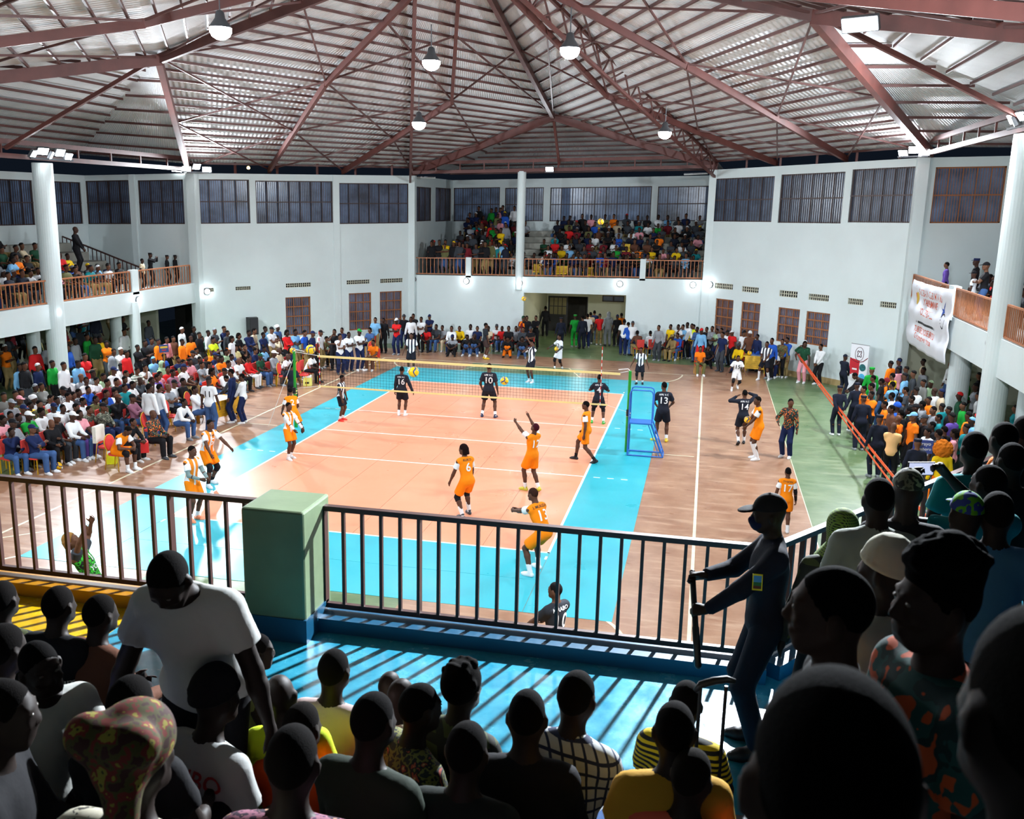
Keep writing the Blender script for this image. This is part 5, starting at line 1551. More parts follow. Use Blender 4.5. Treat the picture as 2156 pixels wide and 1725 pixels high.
player((980, 1088), (969, 940), .8, 'player in orange number 6 with braided hair standing on the court', oj(knee='k', socks=('w', .5), shoes='dg', gear=('braids', srgb(30, 16, 14))), '6', True, 'RUKO', NUMW, NUMK, group=OT, pel=(0, -.05, .86), lean=14, ptilt=8, fR=(.16, .1, 0), fL=(-.14, -.1, 0), hR=(.28, .22, .78), hL=(-.27, .25, .78), hyaw=28)
player((1118, 1034), (1118, 892), .95, 'player in orange number 12 setting the ball with both arms raised', oj(shoes=srgb(200, 190, 60), gear=('fade', srgb(60, 20, 30))), '12', True, None, NUMW, group=OT, lean=-4, fR=(.1, -.16, .02), fL=(-.08, .12, 0), toeR=25, hR=(.2, .42, 1.86), hL=(-.16, .5, 1.72), eR=(.8, .2, -.4), eL=(-.8, .3, -.5), hs=('spread', 'rel'), hpit=-28)
player((1126, 1207), (1122, 1032), 1.0, 'player in orange number 13 digging low with joined forearms', oj(knee=None, socks=('w', .35), gear=('fade', srgb(50, 30, 24))), '13', True, 'I. MUKIZA', NUMW, NUMK, group=OT, pel=(0, -.18, .82), lean=26, ptilt=20, fR=(.2, .1, 0), fL=(-.18, -.05, 0), hR=(.05, .62, 1.02), hL=(-.03, .63, 1.03), eR=(.6, .1, -.8), eL=(-.6, .1, -.8), hs=('fist', 'fist'))
player((1232, 972), (1231, 848), 1.4, 'player in orange walking in profile near the sideline in black shoes', oj(shoes='k', socks=('k', .25)), None, group=OT, fR=(.09, .3, 0), fL=(-.09, -.3, .02), toeL=22, pel=(0, 0, .88), hR=(.25, .2, .8), hL=(-.27, -.02, .8), lean=3)
player((1592, 968), (1591, 838), 1.75, 'player in orange with white leggings carrying a ball at the sideline', oj(knee=None, socks=('w', .98), shoes='w', gear=HK), None, group=OT, hR=(.1, .34, .98), hL=(-.12, .36, .94), eR=(.8, -.4, -.6), eL=(-.8, -.4, -.6), lean=8, hyaw=15)
ball(depth_pt(1574, 884, (at(1592, 968, z=0)-CAM)@_f-.12), 'ball held by the orange player with white leggings', (.9, .1, .3))
player((1648, 1122), (1640, 1000), .1, 'player in orange number 17 seen from behind near the cap wearing officer', oj(arms='k', armsides=(1,)), '17', True, 'TYSON', NUMW, NUMK, group=OT, hR=(.28, .1, .8), hL=(-.28, .1, .8))
# black team
player((846, 876), (843, 775), .05, 'player in black number 16 with long sleeves seen from behind', bj(sleeve=2, shoes='w'), '16', True, 'APR V.C', group=BT, hR=(.4, .05, .82), hL=(-.27, .08, .8))
player((1028, 879), (1026, 769), .05, 'player in black number 10 standing with feet apart beyond the net', bj(shoes='n'), '10', True, 'APR V.C', group=BT, fR=(.22, -.02, 0), fL=(-.2, 0, 0), hR=(.28, .06, .8), hL=(-.26, .18, .9), pel=(0, 0, .9))
player((1258, 892), (1264, 792), .05, 'player in black number 4 behind the antenna by the far sideline', bj(shoes=srgb(60, 170, 60), knee='k'), '4', True, 'APR V.C', group=BT, fR=(.2, -.05, 0), fL=(-.2, .02, 0), hR=(.14, .3, 1.18), hL=(-.14, .3, 1.18), eR=(1, 0, -.8), eL=(-1, 0, -.8), pel=(0, 0, .9))
player((1392, 930), (1397, 808), .05, 'player in black number 13 in yellow shoes behind the umpire stand', bj(shoes=srgb(230, 200, 40)), '13', True, 'APR V.C', group=BT, fR=(.14, 0, 0), fL=(-.16, .02, 0), yL=50, hR=(.2, .32, 1.0), hL=(-.2, .32, 1.0), eR=(1, -.3, -.6), eL=(-1, -.3, -.6), hyaw=25)
player((1560, 936), (1557, 824), .15, 'player in black number 14 raising an arm to the head', bj(socks=('w', .85), shoes='k', sleeve=2), '14', True, 'APR V.C', group=BT, hR=(.14, .18, 1.62), hL=(-.2, .2, 1.5), eR=(1, .1, .1), eL=(-1, 0, -.6), fR=(.1, .1, 0), fL=(-.12, -.16, .05), toeL=35)
SBW = PAT['stripe_bw'][0]
player((718, 886), (717, 792), -1.65, 'player in black and white stripes with red shoes by the sideline', bj(shirt=SBW, shoes=srgb(226, 50, 40)), group=BT, hR=(.26, .2, .8), hL=(-.27, .12, .78), lean=6)
player((866, 784), (858, 704), 3.3, 'player in black and white stripes walking towards the net behind the 16', bj(shirt=SBW, socks=('w', .4)), group=BT, hR=(.36, .08, .84), hL=(-.36, .1, .8), cat='player')
player((1118, 806), (1116, 722), 2.5, 'player in navy and white stripes with one arm raised to serve', bj(shirt=SBW, socks=('w', .25)), group=BT, hR=(.1, .2, 1.4), hL=(.02, .3, 1.92), eL=(-.8, .3, .1), eR=(.8, 0, -.5), hs=('rel', 'spread'), hpit=-22)
b_, P_ = player((1176, 780), (1171, 707), 2.3, 'player in white number 12 walking with a ball under the arm', bj(shirt=srgb(226, 228, 232), sleeve=.75, trousers=srgb(224, 226, 232), knee='k', socks=('w', .3), shoes='dgn', arms='dg'), '12', False, None, NUMK, group=BT, hR=(.5, .25, 1.05), hL=(-.26, .26, .98), eL=(-1, -.3, -.3), **walk)
ball(depth_pt(1172, 735, (at(1176, 780, z=0)-CAM)@_f-.25), 'ball carried by the white clad player numbered 12', (.1, .7, .3))
player((1346, 809), (1343, 737), 3.05, 'player in navy and white stripes number 7 coming forward with black knee pads', bj(shirt=SBW, knee='k', shoes='k'), '7', False, None, NUMW, group=BT, hR=(.42, .1, .86), hL=(-.4, .05, .84), fR=(.12, .06, 0), fL=(-.14, -.04, 0))
player((1548, 822), (1554, 757), 3.3, 'player in white number 15 running forward with arms out', bj(shirt=srgb(226, 228, 232), trousers=srgb(226, 228, 232), knee='k', shoes='w'), '15', False, None, NUMK, group=BT, pel=(0, 0, .84), lean=12, fR=(.2, .16, 0), fL=(-.14, -.3, .1), toeL=35, hR=(.48, .2, .8), hL=(-.36, .22, .82))
player((1609, 801), (1614, 722), 2.7, 'player in black and white stripes with long white socks by the table', bj(shirt=SBW, socks=('w', .8), shoes='w'), group=BT, fR=(.22, .1, 0), fL=(-.16, -.08, 0), hR=(.1, .3, .95), hL=(-.1, .32, .93), pel=(0, 0, .9))
player((1021, 756), (1019, 683), -1.0, 'player in dark warm-up top and yellow shoes looking aside before the bench', bj(shirt=srgb(40, 44, 50), trousers=srgb(70, 54, 52), shoes='y'), group=BT, hR=(.24, .1, .8), hL=(-.25, .1, .8), hyaw=-20)
player((616, 858), (618, 768), .3, 'player in a black jersey standing behind the green net post', bj(length=2., hem=-.1), group=BT, hR=(.3, .15, .9), hL=(-.42, .2, 1.), lean=4)
# players of the next match, seen through the near railing
GBM = blotch('jersey_green_black', [srgb(20, 26, 24), srgb(50, 190, 40), srgb(20, 26, 24), srgb(56, 200, 50)], 16)
P = Pose(VP, True, lean=-26, hR=(.36, .1, 1.95), hL=(-.34, -.1, 1.72), eR=(.9, -.2, .2), eL=(-.9, -.3, -.2), hs=('spread', 'spread'), hpit=-22)
q = depth_pt(190, 1138, 15.2)
b_ = person(P, (q[0], q[1], 0), -1.3, q[2]/P.f.head[2], dict(shirt=GBM, sleeve=0, raglan='dg', trousers='k', length=.7, loose=.01, shoes='w', socks=('w', .3), gear=('braids', srgb(150, 110, 60)), skin=SKINS[2], hem=-.1, g=.016), 'player in green and black leaning back with both arms flung up', 'player', 'players of the next match')
print_on(b_, P, ('shirt', 0, -.1, 0, .016), '1', .2, NUMW, False, .06); print_on(b_, P, ('shirt', 0, -.1, 0, .016), 'YOU', .1, NUMW, False, -.1)
P = Pose(VP, True, hR=(.2, .38, 1.02), hL=(-.2, .42, 1.), eR=(.8, -.5, -.6), eL=(-.8, -.5, -.6), hyaw=12)
q = depth_pt(1172, 1244, 13.8)
b_ = person(P, (q[0], q[1], 0), .95, q[2]/P.f.head[2], dict(shirt=srgb(34, 36, 42), sleeve=.7, trousers='k', length=.8, loose=.012, shoes='w', socks=('w', .3), gear=HK, skin=SKINS[0], hem=-.1, g=.016), 'player in a black jersey numbered 10 just below the near railing', 'player', 'players of the next match')
print_on(b_, P, ('shirt', .7, -.1, 0, .016), '10', .3, NUMW, True, -.05); print_on(b_, P, ('shirt', .7, -.1, 0, .016), 'KIRABO', .08, NUMW, True, .14)

# ---------------------------------------------------------------- spectators
SIT = dict(pel=(0, 0, .50), ptilt=-8, fR=(.13, .42, 0), fL=(-.13, .42, 0))
CP = {
    's1': (Pose(lean=4, hR=(.12, .38, .64), hL=(-.12, .38, .64), **SIT), 'hands on lap'),
    's2': (Pose(lean=-4, hR=(-.1, .23, .82), hL=(.1, .26, .78), eR=(1, .1, -.7), eL=(-1, .1, -.7), **SIT), 'arms folded'),
    's3': (Pose(lean=32, hR=(.08, .5, .6), hL=(-.08, .5, .58), eR=(.7, -.1, -.6), eL=(-.7, -.1, -.6), hpit=-18, **SIT), 'leaning forward'),
    's4': (Pose(lean=14, hR=(.05, .27, 1.06), hL=(-.08, .36, .66), eR=(.4, .5, -1), eL=(-.7, -.1, -.6), hpit=-6, **SIT), 'chin in hand'),
    's5': (Pose(lean=-14, pel=(0, .06, .48), ptilt=-20, fR=(.12, .72, 0), fL=(-.14, .66, 0), hR=(.14, .32, .62), hL=(-.14, .32, .62), toeR=-18, toeL=-18), 'stretched out'),
    's6': (Pose(lean=2, hyaw=-32, hR=(.15, .38, .64), hL=(-.1, .38, .64), **SIT), 'head turned aside'),
    'c1': (Pose(pel=(0, 0, .24), lean=18, ptilt=0, fR=(.17, .36, 0), fL=(-.17, .36, 0), hR=(.1, .5, .42), hL=(-.1, .5, .42), eR=(1, 0, 0), eL=(-1, 0, 0)), 'squatting low'),
    't1': (Pose(), 'arms at the sides'),
    't2': (Pose(hR=(-.12, .24, 1.18), hL=(.12, .27, 1.14), eR=(1, .2, -1), eL=(-1, .2, -1)), 'arms folded'),
    't3': (Pose(hR=(.06, .26, .92), hL=(-.05, .27, .9), eR=(1, -.4, -.3), eL=(-1, -.4, -.3)), 'hands clasped in front'),
    't4': (Pose(hR=(.04, .2, 1.5), hL=(.1, .25, 1.15), eR=(.5, .6, -1), eL=(-1, .2, -1)), 'hand at the chin'),
    't5': (Pose(hyaw=30, hR=(.2, .3, 1.05), hL=(-.28, .05, .8), eR=(1, -.4, -.5)), 'looking aside'),
    't6': (Pose(hR=(.1, -.2, .92), hL=(-.06, -.21, .9), eR=(1, -.2, 0), eL=(-1, -.2, 0)), 'hands behind the back'),
    't7': (Pose(hR=(.12, .32, 1.5), hL=(-.04, .34, 1.5), eR=(1, .3, -1), eL=(-1, .3, -1), hs=('grip', 'grip')), 'holding up a phone'),
    'b1': (Pose(lean=62, ptilt=34, pel=(0, -.1, .92), hR=(.14, .62, .78), hL=(-.12, .64, .78), hpit=10), 'bending over'),
}
GW = {'c': 'cap', 'b': 'beanie', 'h': 'hood', 's': 'headscarf', 'k': 'uniform cap', 'w': 'headwrap', 'H': 'brimmed hat'}
GK = {'c': 'cap', 'b': 'beanie', 'h': 'hood', 's': 'scarf', 'k': 'kepi', 'w': 'wrap', 'H': 'hat'}
MASS = []
LOG = []          # (label stem, pixel x, object)
hidden_chair = None
def seat_for(loc, rz, z=0.):
    """a red chair mostly hidden under its sitter"""
    global hidden_chair
    if hidden_chair is None:
        m = MB(); m.box((-.2, -.2, .40), (.2, .2, .44)); m.box((-.19, -.27, .5), (.19, -.23, .9))
        for x in (-.18, .18):
            for y in (-.2, .18): m.box((x-.012, y-.012, 0), (x+.012, y+.012, .4))
            m.box((x-.012, -.27, .4), (x+.012, -.245, .6))
        hidden_chair = m.mesh('banquet_chair'); hidden_chair.materials.append(CHR); hidden_chair.materials.append(CHG)
        for i, p in enumerate(hidden_chair.polygons): p.material_index = 0 if i < 12 else 1
    o = bpy.data.objects.new('banquet_chair', hidden_chair); COL.objects.link(o)
    o.location = loc; o.rotation_euler = (0, 0, rz)
    return tag(o, 'red chair with gold legs almost hidden beneath a seated spectator', 'chair', 'red chairs hidden under the seated spectators')


def keep_in(loc):
    """a step in front of the walls"""
    x, y, z = loc
    for W in (WR, WL):
        d = (np.array((x, y))-W.p0)@W.n; u = (np.array((x, y))-W.p0)@W.d
        if z < 1 and -.5 < d < 4 and -1.2 < u < W.len+.6: x, y = np.array((x, y))-W.n*(d+.5)
    if z < 1 and y > 28.05 and not (lx0+.35 < x < lx1-.35): y = 28.05
    if y > L_[1]-.4 and x < L_[0]: y = L_[1]-.4
    return (x, y, z)


def crowd(txt, cx, cy, sc, face, zone, zf=0., jit=.25, chairs=True, cat='spectator', group='spectators', fixX=None):
    rnd = random.Random(zone if isinstance(zone, str) else 'z')
    for ln in txt.strip().splitlines():
        t = ln.split()
        if len(t) < 4: continue
        px_, py_ = cx+float(t[0])/sc, cy+float(t[1])/sc
        P, pw = CP[t[2]]; F = P.f
        sh = t[3]; long_ = sh.endswith('+'); sh = sh.rstrip('+')
        gr_ = t[4] if len(t) > 4 else '-'; tr = t[5] if len(t) > 5 else rnd.choice(['k', 'n', 'dg', 'jn', 'k', 'kh'])
        s = rnd.uniform(.96, 1.06)
        if 'kid' in t: s = .78
        rz = face+rnd.uniform(-jit, jit)
        hz = zf+F.head[2]*s
        p = at(px_, py_, z=hz)
        h = rotz(math.degrees(rz))@np.array((F.head[0], F.head[1], 0))*s
        if fixX is not None:
            p = at(px_, py_, X=fixX); s = min(max((p[2]-zf)/F.head[2], .75), 1.12)
        loc = (p[0]-h[0], p[1]-h[1], zf)
        loc = keep_in(loc)
        if gr_ == '-': ge = ('short', srgb(16, 14, 14)); gw = ''
        elif gr_ == '0': ge = None; gw = ' with shaved head'
        elif gr_ == 'B': ge = ('bushy', srgb(18, 14, 12)); gw = ' with thick hair'
        elif gr_ == 'A': ge = ('braids', srgb(18, 14, 12)); gw = ' with braids'
        else:
            k_, c_ = gr_.split(':'); ge = (GK[k_], c_); gw = ' with %s %s' % (CC[c_][1], GW[k_])
        shirt, sw = (PAT[sh][0], PAT[sh][1]) if sh in PAT else (sh, CC[sh][1])
        o = dict(shirt=shirt, sleeve=2 if long_ else .62, trousers=tr, gear=ge, skin=rnd.choice(SKINS), shoes=rnd.choice(['w', 'w', 'k', 'gr', 'dg']), hem=-.06 if t[2][0] == 's' else -.1, loose=rnd.choice([0, .008]))
        if t[2][0] == 's' and loc[0] < -10.6 and zone == 'L': o['shoes'] = None
        if (zone == 'L' and p[0] < -12.75) or (zone == 'packed along the right side' and p[0] > 14.3):
            MASS.append((t[2] if t[2] in ('s1', 's2', 's3', 't1', 't2') else t[2][0]+'1', loc, rz, s, o)); continue
        verb = {'s': 'seated', 't': 'standing', 'c': 'crouching', 'b': 'standing'}[t[2][0]]
        z_ = zone
        if zone == 'L':
            row = int(max(0, (-8.9-p[0])/1.05)); rw = ['front row', 'second row', 'third row', 'fourth row', 'fifth row', 'sixth row'][min(row, 5)]
            al = 'near the camera' if p[1] < 5.5 else 'by scorer table' if p[1] < 10.5 else 'beyond scorer table' if p[1] < 15 else 'by plain wall'
            z_ = (rw+' '+al) if verb == 'seated' else ('under the left gallery' if p[0] < -15 else 'behind the left rows')+' '+al
        noun = 'person' if cat == 'spectator' else cat
        if 'kid' in t: noun = 'child'
        dull = pw in ('arms at the sides', 'hands on lap')
        stem = '%s %s in %s%s%s, %s' % (verb, noun, sw, gw, '' if dull else ', '+pw, z_)
        if len(stem.split()) > 14: stem = '%s %s in %s%s, %s' % (verb, noun, sw, gw, z_)
        b = person(P, loc, rz, s, o, stem, cat, group)
        LOG.append((stem, px_, b))
        if verb == 'seated' and chairs: seat_for(loc, rz)
    return


FXL = -math.pi/2-.12       # the left stand watches the court
crowd('''
115 1290 s4 n+ - jn
325 1262 s2 n+ c:n jn
520 1205 s1 k+ 0 k
575 1150 s1 k c:w dg
735 1130 s1 w+ c:w jn
805 1110 s1 p - pu
905 1070 s3 camo+ - jn
1045 1040 s4 camo+ c:k n
1190 950 s4 k+ c:br jn
1340 950 s2 mv+ c:k jn
130 1205 s2 gr+ c:k k
190 1145 s1 k - dg
290 1130 s1 g c:w
420 1092 s1 w+ B
30 1170 s1 p A
240 1062 s1 gr c:n
105 1122 s6 gr -
310 1022 s1 y - 
400 1012 s1 floral - 
545 1040 s1 w c:n
635 1052 s1 w - o
770 1042 s1 k -
840 982 s1 w -
970 962 s3 ol -
1060 982 s2 dgn -
40 932 s1 hst -
115 1002 s1 gr c:gr
200 967 s1 floral c:p
345 962 s1 w w:w
150 912 s6 dg -
215 892 s1 k -
515 952 s1 w -
575 972 s2 lb -
690 932 s1 w+ - dgn
740 922 s1 dg -
795 892 s1 check -
890 862 s4 b+ -
975 772 s1 w -
1075 902 s1 b+ -
1160 892 s1 w+ -
1260 842 s1 te -
1340 812 s1 w -
1415 772 s4 dg+ 0
360 842 s1 print_ c:gr
420 832 s2 print_ -
640 872 s1 print_+ c:k
715 762 s1 w c:lb
820 742 s1 gr 0
870 772 s6 w -
940 702 s1 gr -
1045 732 s1 lg -
1085 792 s1 m -
1180 782 s1 k -
1260 762 s1 n -
1150 672 s1 w+ c:n
1220 632 s1 w+ -
1275 702 s1 w -
1385 672 s1 hst -
1465 642 s4 w -
1550 562 s1 lb+ b:lb
1640 612 s1 lg+ h:lg
1535 772 s4 w -
1590 742 s1 pu -
1615 712 s1 p -
1695 662 s6 r -
1745 692 s1 mv+ -
1700 842 s2 gr 0
1760 802 s1 w+ c:k
1850 782 s1 k+ -
1845 662 s1 w c:n
1660 532 s1 b -
1800 562 s2 n+ -
1850 592 s1 ol -
530 602 t1 g -
645 622 t3 w c:k
790 602 t1 lb - lb
860 532 t2 r - r
205 632 t1 lb+ - n
250 622 t1 k+ -
385 632 t1 n c:w
355 462 t1 r -
20 432 t1 be -
480 422 t1 gr+ -
390 352 t5 ly -
320 332 t1 o c:g
655 292 t2 o -
805 252 t1 dg+ c:b
940 222 t2 w -
760 372 t1 gr -
680 442 t1 b -
880 332 t1 g -
960 362 t1 dgn -
1010 352 t1 y+ h:k
1075 402 t2 o -
1150 482 t1 gr -
1220 472 t2 w+ h:w
1280 502 t1 r -
1390 442 t2 k+ -
1465 392 t2 k -
1530 372 t1 dg -
1600 382 t3 o c:k
1685 362 t1 p -
1750 352 t1 br -
1840 382 t3 o -
1500 192 t1 dg+ c:k
1220 192 t1 k+ -
1255 282 t1 w -
''', 0, 640, 4.7925, FXL, 'L')
crowd('''
490 352 t1 o 0
575 312 t1 k+ -
520 252 t1 k -
400 262 t1 w c:w
665 292 t1 w - y
730 272 t2 dg c:gr
825 252 t2 n+ -
860 292 t1 dg+ - o
600 352 s2 dgn -
715 362 t2 lm -
905 352 t1 w A
975 322 t3 k A
1075 292 t2 n+ -
1130 272 t1 be -
1220 312 t3 n -
1240 252 t1 lb -
1305 262 t2 w c:k
1365 242 t1 jn w:w
1360 342 s4 be+ -
1460 292 t2 r+ A
1545 282 t2 lb -
1640 292 t1 b -
1720 302 t1 n c:n
1800 292 t1 w c:k
1545 372 s1 gr c:w
1615 362 s1 lg H:w
1695 392 s1 w c:k
940 442 s1 ly A
1030 432 s4 k -
1140 472 s1 n -
1230 452 s1 lb -
1330 502 s1 gr+ c:w
1380 472 s1 be+ 0
1190 532 s1 dgn c:dgn
1070 552 s1 r+ - w
975 572 s1 w 0
900 532 s1 w -
850 482 s1 lg -
700 482 s1 o 0
735 522 s1 n c:n
800 552 s1 o -
770 562 s1 gr+ 0
680 612 s1 w -
580 562 s1 dg -
640 542 s1 k -
600 612 s2 gr -
480 582 s1 p -
705 682 s1 o A
830 682 s1 w+ c:k
420 642 s1 w c:n
510 502 s1 dg c:k
545 472 s1 w -
870 602 s1 w+ -
1470 532 s3 w 0 k
1720 512 s3 w - k
1500 470 s1 n A
1860 352 s3 ol -
''', 300, 640, 4.7925, FXL, 'L')
# along the far wall
FC = math.pi
crowd('''
560 532 t4 k -
645 512 t2 n+ -
555 622 s1 k -
1000 652 s1 o - br
960 512 s1 jn A
1025 395 t1 lb - kh
1118 402 t1 k+ - k
1265 407 t2 r c:w n
1350 362 t1 k+ H:dg
1430 387 t1 w+ -
1455 352 t1 k -
1545 387 t2 w - k
1640 362 t2 n c:n
1600 502 s3 r 0 k
1715 472 s1 dg - jn
1785 482 s1 gr - be
1890 492 s1 w+ - 
1980 492 s3 y+ - k
2105 472 s1 w - n
1900 592 c1 gr c:n k
2070 592 c1 k - jn
''', 600, 600, 5.39, FC, 'by the far wall near barred windows')
crowd('''
625 585 t4 w - n
725 562 t2 w - n
845 532 t2 w c:g n
''', 600, 600, 5.39, -2.2, 'beyond the net near the benches', cat='official', group='officials in white')
crowd('''
135 492 s1 n -
260 492 s1 be -
355 472 s2 w c:dg
415 492 s1 r -
490 492 s1 k -
575 492 s1 gr -
655 502 s1 dg+ -
740 502 s2 k c:dg
105 582 c1 k 0
480 612 c1 k+ - o
645 612 c1 k -
685 362 t1 m c:dgn
745 332 t1 o -
785 322 t1 k -
800 372 t2 k+ - k
''', 980, 600, 5.39, FC, 'on the benches before the doorway')
crowd('''
910 262 t1 k+ - k
1085 392 t1 un+ k:un un
1245 362 t1 g k:g g
1330 372 t1 un+ - un
1420 332 t1 be -
1385 352 t1 w -
1465 312 t1 n -
1525 352 t1 r c:k kh
1625 332 t1 gr+ h:gr gr
1725 362 t1 k c:n k
1770 342 t1 o -
1805 412 t1 w -
1850 442 t5 b+ - n
1910 422 t1 w c:dg
1950 542 s3 br+ - kh
2100 542 s1 w+ - n
''', 980, 600, 5.39, .3, 'around the lobby doorway')
crowd('''
145 482 t1 gr+ -
175 552 s1 w c:r dg
280 472 t3 y -
300 592 s1 kh+ c:kh kh
370 462 t1 w -
360 572 s1 b+ - jn
425 452 t4 lb - n
550 412 t3 y+ - n
580 502 t2 jn+ - jn
630 522 t1 lb+ c:r r
665 422 t1 w+ -
690 502 t1 k -
770 492 t2 gr+ - k
790 437 t1 lm -
870 562 t1 n -
920 512 t1 gr+ - gr
990 507 t2 lg - n
1050 532 t3 w c:k
1115 547 t3 w c:k
1180 557 t1 br b:w
1245 522 t1 r c:w k
1315 582 t1 n+ - b
1055 692 s1 y+ c:dg n
1430 632 t1 b+ -
1460 762 s3 w - n
1550 642 t1 floral+ - k
1640 622 t3 b+ - kh
1805 672 t5 dgn A p
1910 652 t7 dgn+ c:w gr
1985 702 t3 w+ - k
''', 1360, 600, 5.39, 2.6, 'below the far right windows')
crowd('''
620 722 s1 o - ol
710 712 c1 k - k
''', 1360, 600, 5.39, FC, 'before the far right crowd')
# the crowd pressed against the right side
FR = 1.35
crowd('''
595 502 t1 gr -
755 372 t1 o -
830 352 t1 n c:n
945 332 t1 p B
825 422 t1 p -
895 422 t1 dg -
1050 352 t1 be -
1050 432 t1 gr -
770 482 t1 y -
880 482 t1 lb c:k
960 462 t1 dg -
580 577 t1 te -
670 532 t1 k -
715 535 t1 o b:m
770 562 t4 lb -
890 612 t1 dg -
985 612 t1 w -
1120 552 t1 lg c:lg
1050 542 t1 plaid -
765 662 t1 w -
830 702 t1 dg -
945 692 t1 k -
1150 622 t1 w 0
1215 632 t1 be b:n
1335 492 t1 o s:w
1380 662 t5 dgn+ H:r
1100 702 t1 o -
1040 742 t1 gr -
980 772 t1 k c:k
920 802 t1 k -
845 822 t1 k -
760 782 t1 br -
810 762 t1 b b:b
1140 792 t1 gr -
1220 762 t1 te -
820 872 t1 o 0
960 852 t1 o c:lb
1060 872 t1 k c:dg
1190 862 t1 te -
1310 852 t1 pu -
1410 752 t1 g -
1460 842 t1 o -
1540 862 t1 floral c:r
1490 892 t1 lb b:lb
1440 952 t1 te -
1130 932 t1 k -
1240 972 t1 k -
975 982 t1 gr - n kid
1090 992 t1 w -
1190 1002 t1 dg -
1330 1002 t1 p A
1550 662 t1 w -
1280 792 t1 k -
700 742 t1 o -
''', 1700, 680, 4.3114, FR, 'packed along the right side', jit=.7)
crowd('''
510 602 t1 o - k
580 652 t3 o - k
''', 1700, 680, 4.3114, 2.0, 'by the officers at the front of the right crowd')
crowd('''
785 942 t3 pe 0 k
''', 1700, 680, 4.3114, -.2, 'at the near end of the barrier tape')
crowd('''
1230 1142 t1 y+ - o
''', 1700, 680, 4.3114, .2, 'topped by a huge ball of curly orange hair')
LOG[-1][2]['label'] = 'spectator in yellow with a huge ball of curly orange hair'; LOG.pop()
lion = COL.objects[-1].parent if COL.objects[-1].parent else COL.objects[-1]
S = Sdf(); rr = random.Random(3)
S.ell((0, -.01, .0), (.2, .2, .2), None, .02)
for i in range(150):
    v_ = unit(V3(rr.gauss(0, 1), rr.gauss(0, 1), rr.gauss(0, 1))); S.ell(v_*.2, (.032, .032, .032), None, .012)
for ch in list(lion.children):
    if ch.name.startswith('hair'):
        ch.data = S.mesh('curly_hair', .012); ch.data.materials.append(HAIRM); ch.color = srgb(190, 104, 28)
# officers in dark uniform
def officers(txt, cx, cy, sc, face, zone, zf=0., fixX=None): crowd(txt, cx, cy, sc, face, zone, zf, .12, cat='officer', group='officers in dark uniform', fixX=fixX)
officers('''
345 312 t3 un+ c:un un
''', 1700, 680, 4.3114, -.9, 'before the tall white display')
officers('''
295 600 t6 un+ k:un un
''', 1700, 680, 4.3114, .1, 'nearest the barrier tape')
officers('''
450 572 t1 un+ k:un un
''', 1700, 680, 4.3114, .1, 'next to the two orange women')
officers('''
510 692 t1 un+ k:un un
''', 1700, 680, 4.3114, .1, 'facing the orange women')
officers('''
655 872 t1 un+ k:un un
1000 1092 t1 un+ k:un un
''', 1700, 680, 4.3114, .1, 'near edge of right crowd')
officers('''
585 432 t1 g+ k:g g
''', 1700, 680, 4.3114, .1, 'by the wall near the roll-up display')
crowd('''
430 482 b1 k+ - b
''', 1700, 680, 4.3114, 1.9, 'beside the tall white display')
crowd('''
1665 848 t5 track+ - n
''', 0, 0, 1., 2.5, 'walking alone over the green floor', cat='coach', group='coaches')
# people on the bench side
crowd('''
1545 1112 s1 track+ 0 k
1345 1192 s3 k+ - k
''', 0, 640, 4.7925, FXL, 'on the team chairs at the sideline', chairs=False, cat='coach', group='bench staff')
crowd('''
1860 992 s3 w+ - jn
''', 0, 640, 4.7925, FXL, 'on the red chair before the scorer table', chairs=False, cat='official', group='bench staff')
crowd('''
530 862 s2 w+ - jn
''', 300, 640, 4.7925, FXL, 'beside the scorer table', chairs=False, cat='official', group='bench staff')
crowd('''
670 772 t1 w c:k jn
''', 300, 640, 4.7925, .15, 'standing at the scorer table', cat='official', group='bench staff')
print_on(LOG[-1][2], CP['t1'][0], ('shirt', .62, -.1, 0, .013), '11', .26, NUMK, True, -.03, name='jersey_number')
crowd('''
845 752 b1 dg+ - k
''', 300, 640, 4.7925, 1.7, 'over the scorer table', cat='official', group='bench staff')
crowd('''
1000 735 t3 w+ - n
890 690 t1 n+ - n
''', 300, 640, 4.7925, 1.9, 'at the end of the scorer table', cat='official', group='bench staff')
crowd('''
1505 842 t1 w+ - jn
1612 842 t1 w+ - jn
''', 0, 640, 4.7925, -.4, 'turned away before the front row', cat='official', group='bench staff')
# the seated orange player with black knee pads
P = Pose(VP, True, lean=38, hR=(.1, .5, .62), hL=(-.05, .52, .6), eR=(.7, -.1, -.6), eL=(-.7, -.1, -.6), hpit=25, **SIT)
q = at(268, 903, z=1.12*1.05); h = rotz(math.degrees(FXL))@np.array((0, P.f.head[1], 0))
person(P, (q[0]-h[0], q[1]-h[1], 0), FXL, 1.06, oj(knee='k', shoes='w'), 'player in orange with black knee pads bent forward on a red chair', 'player', OT)
chair((q[0]-h[0], q[1]-h[1], 0), FXL, 'red chair under the bent orange player with black knee pads')
q = LOG[0]
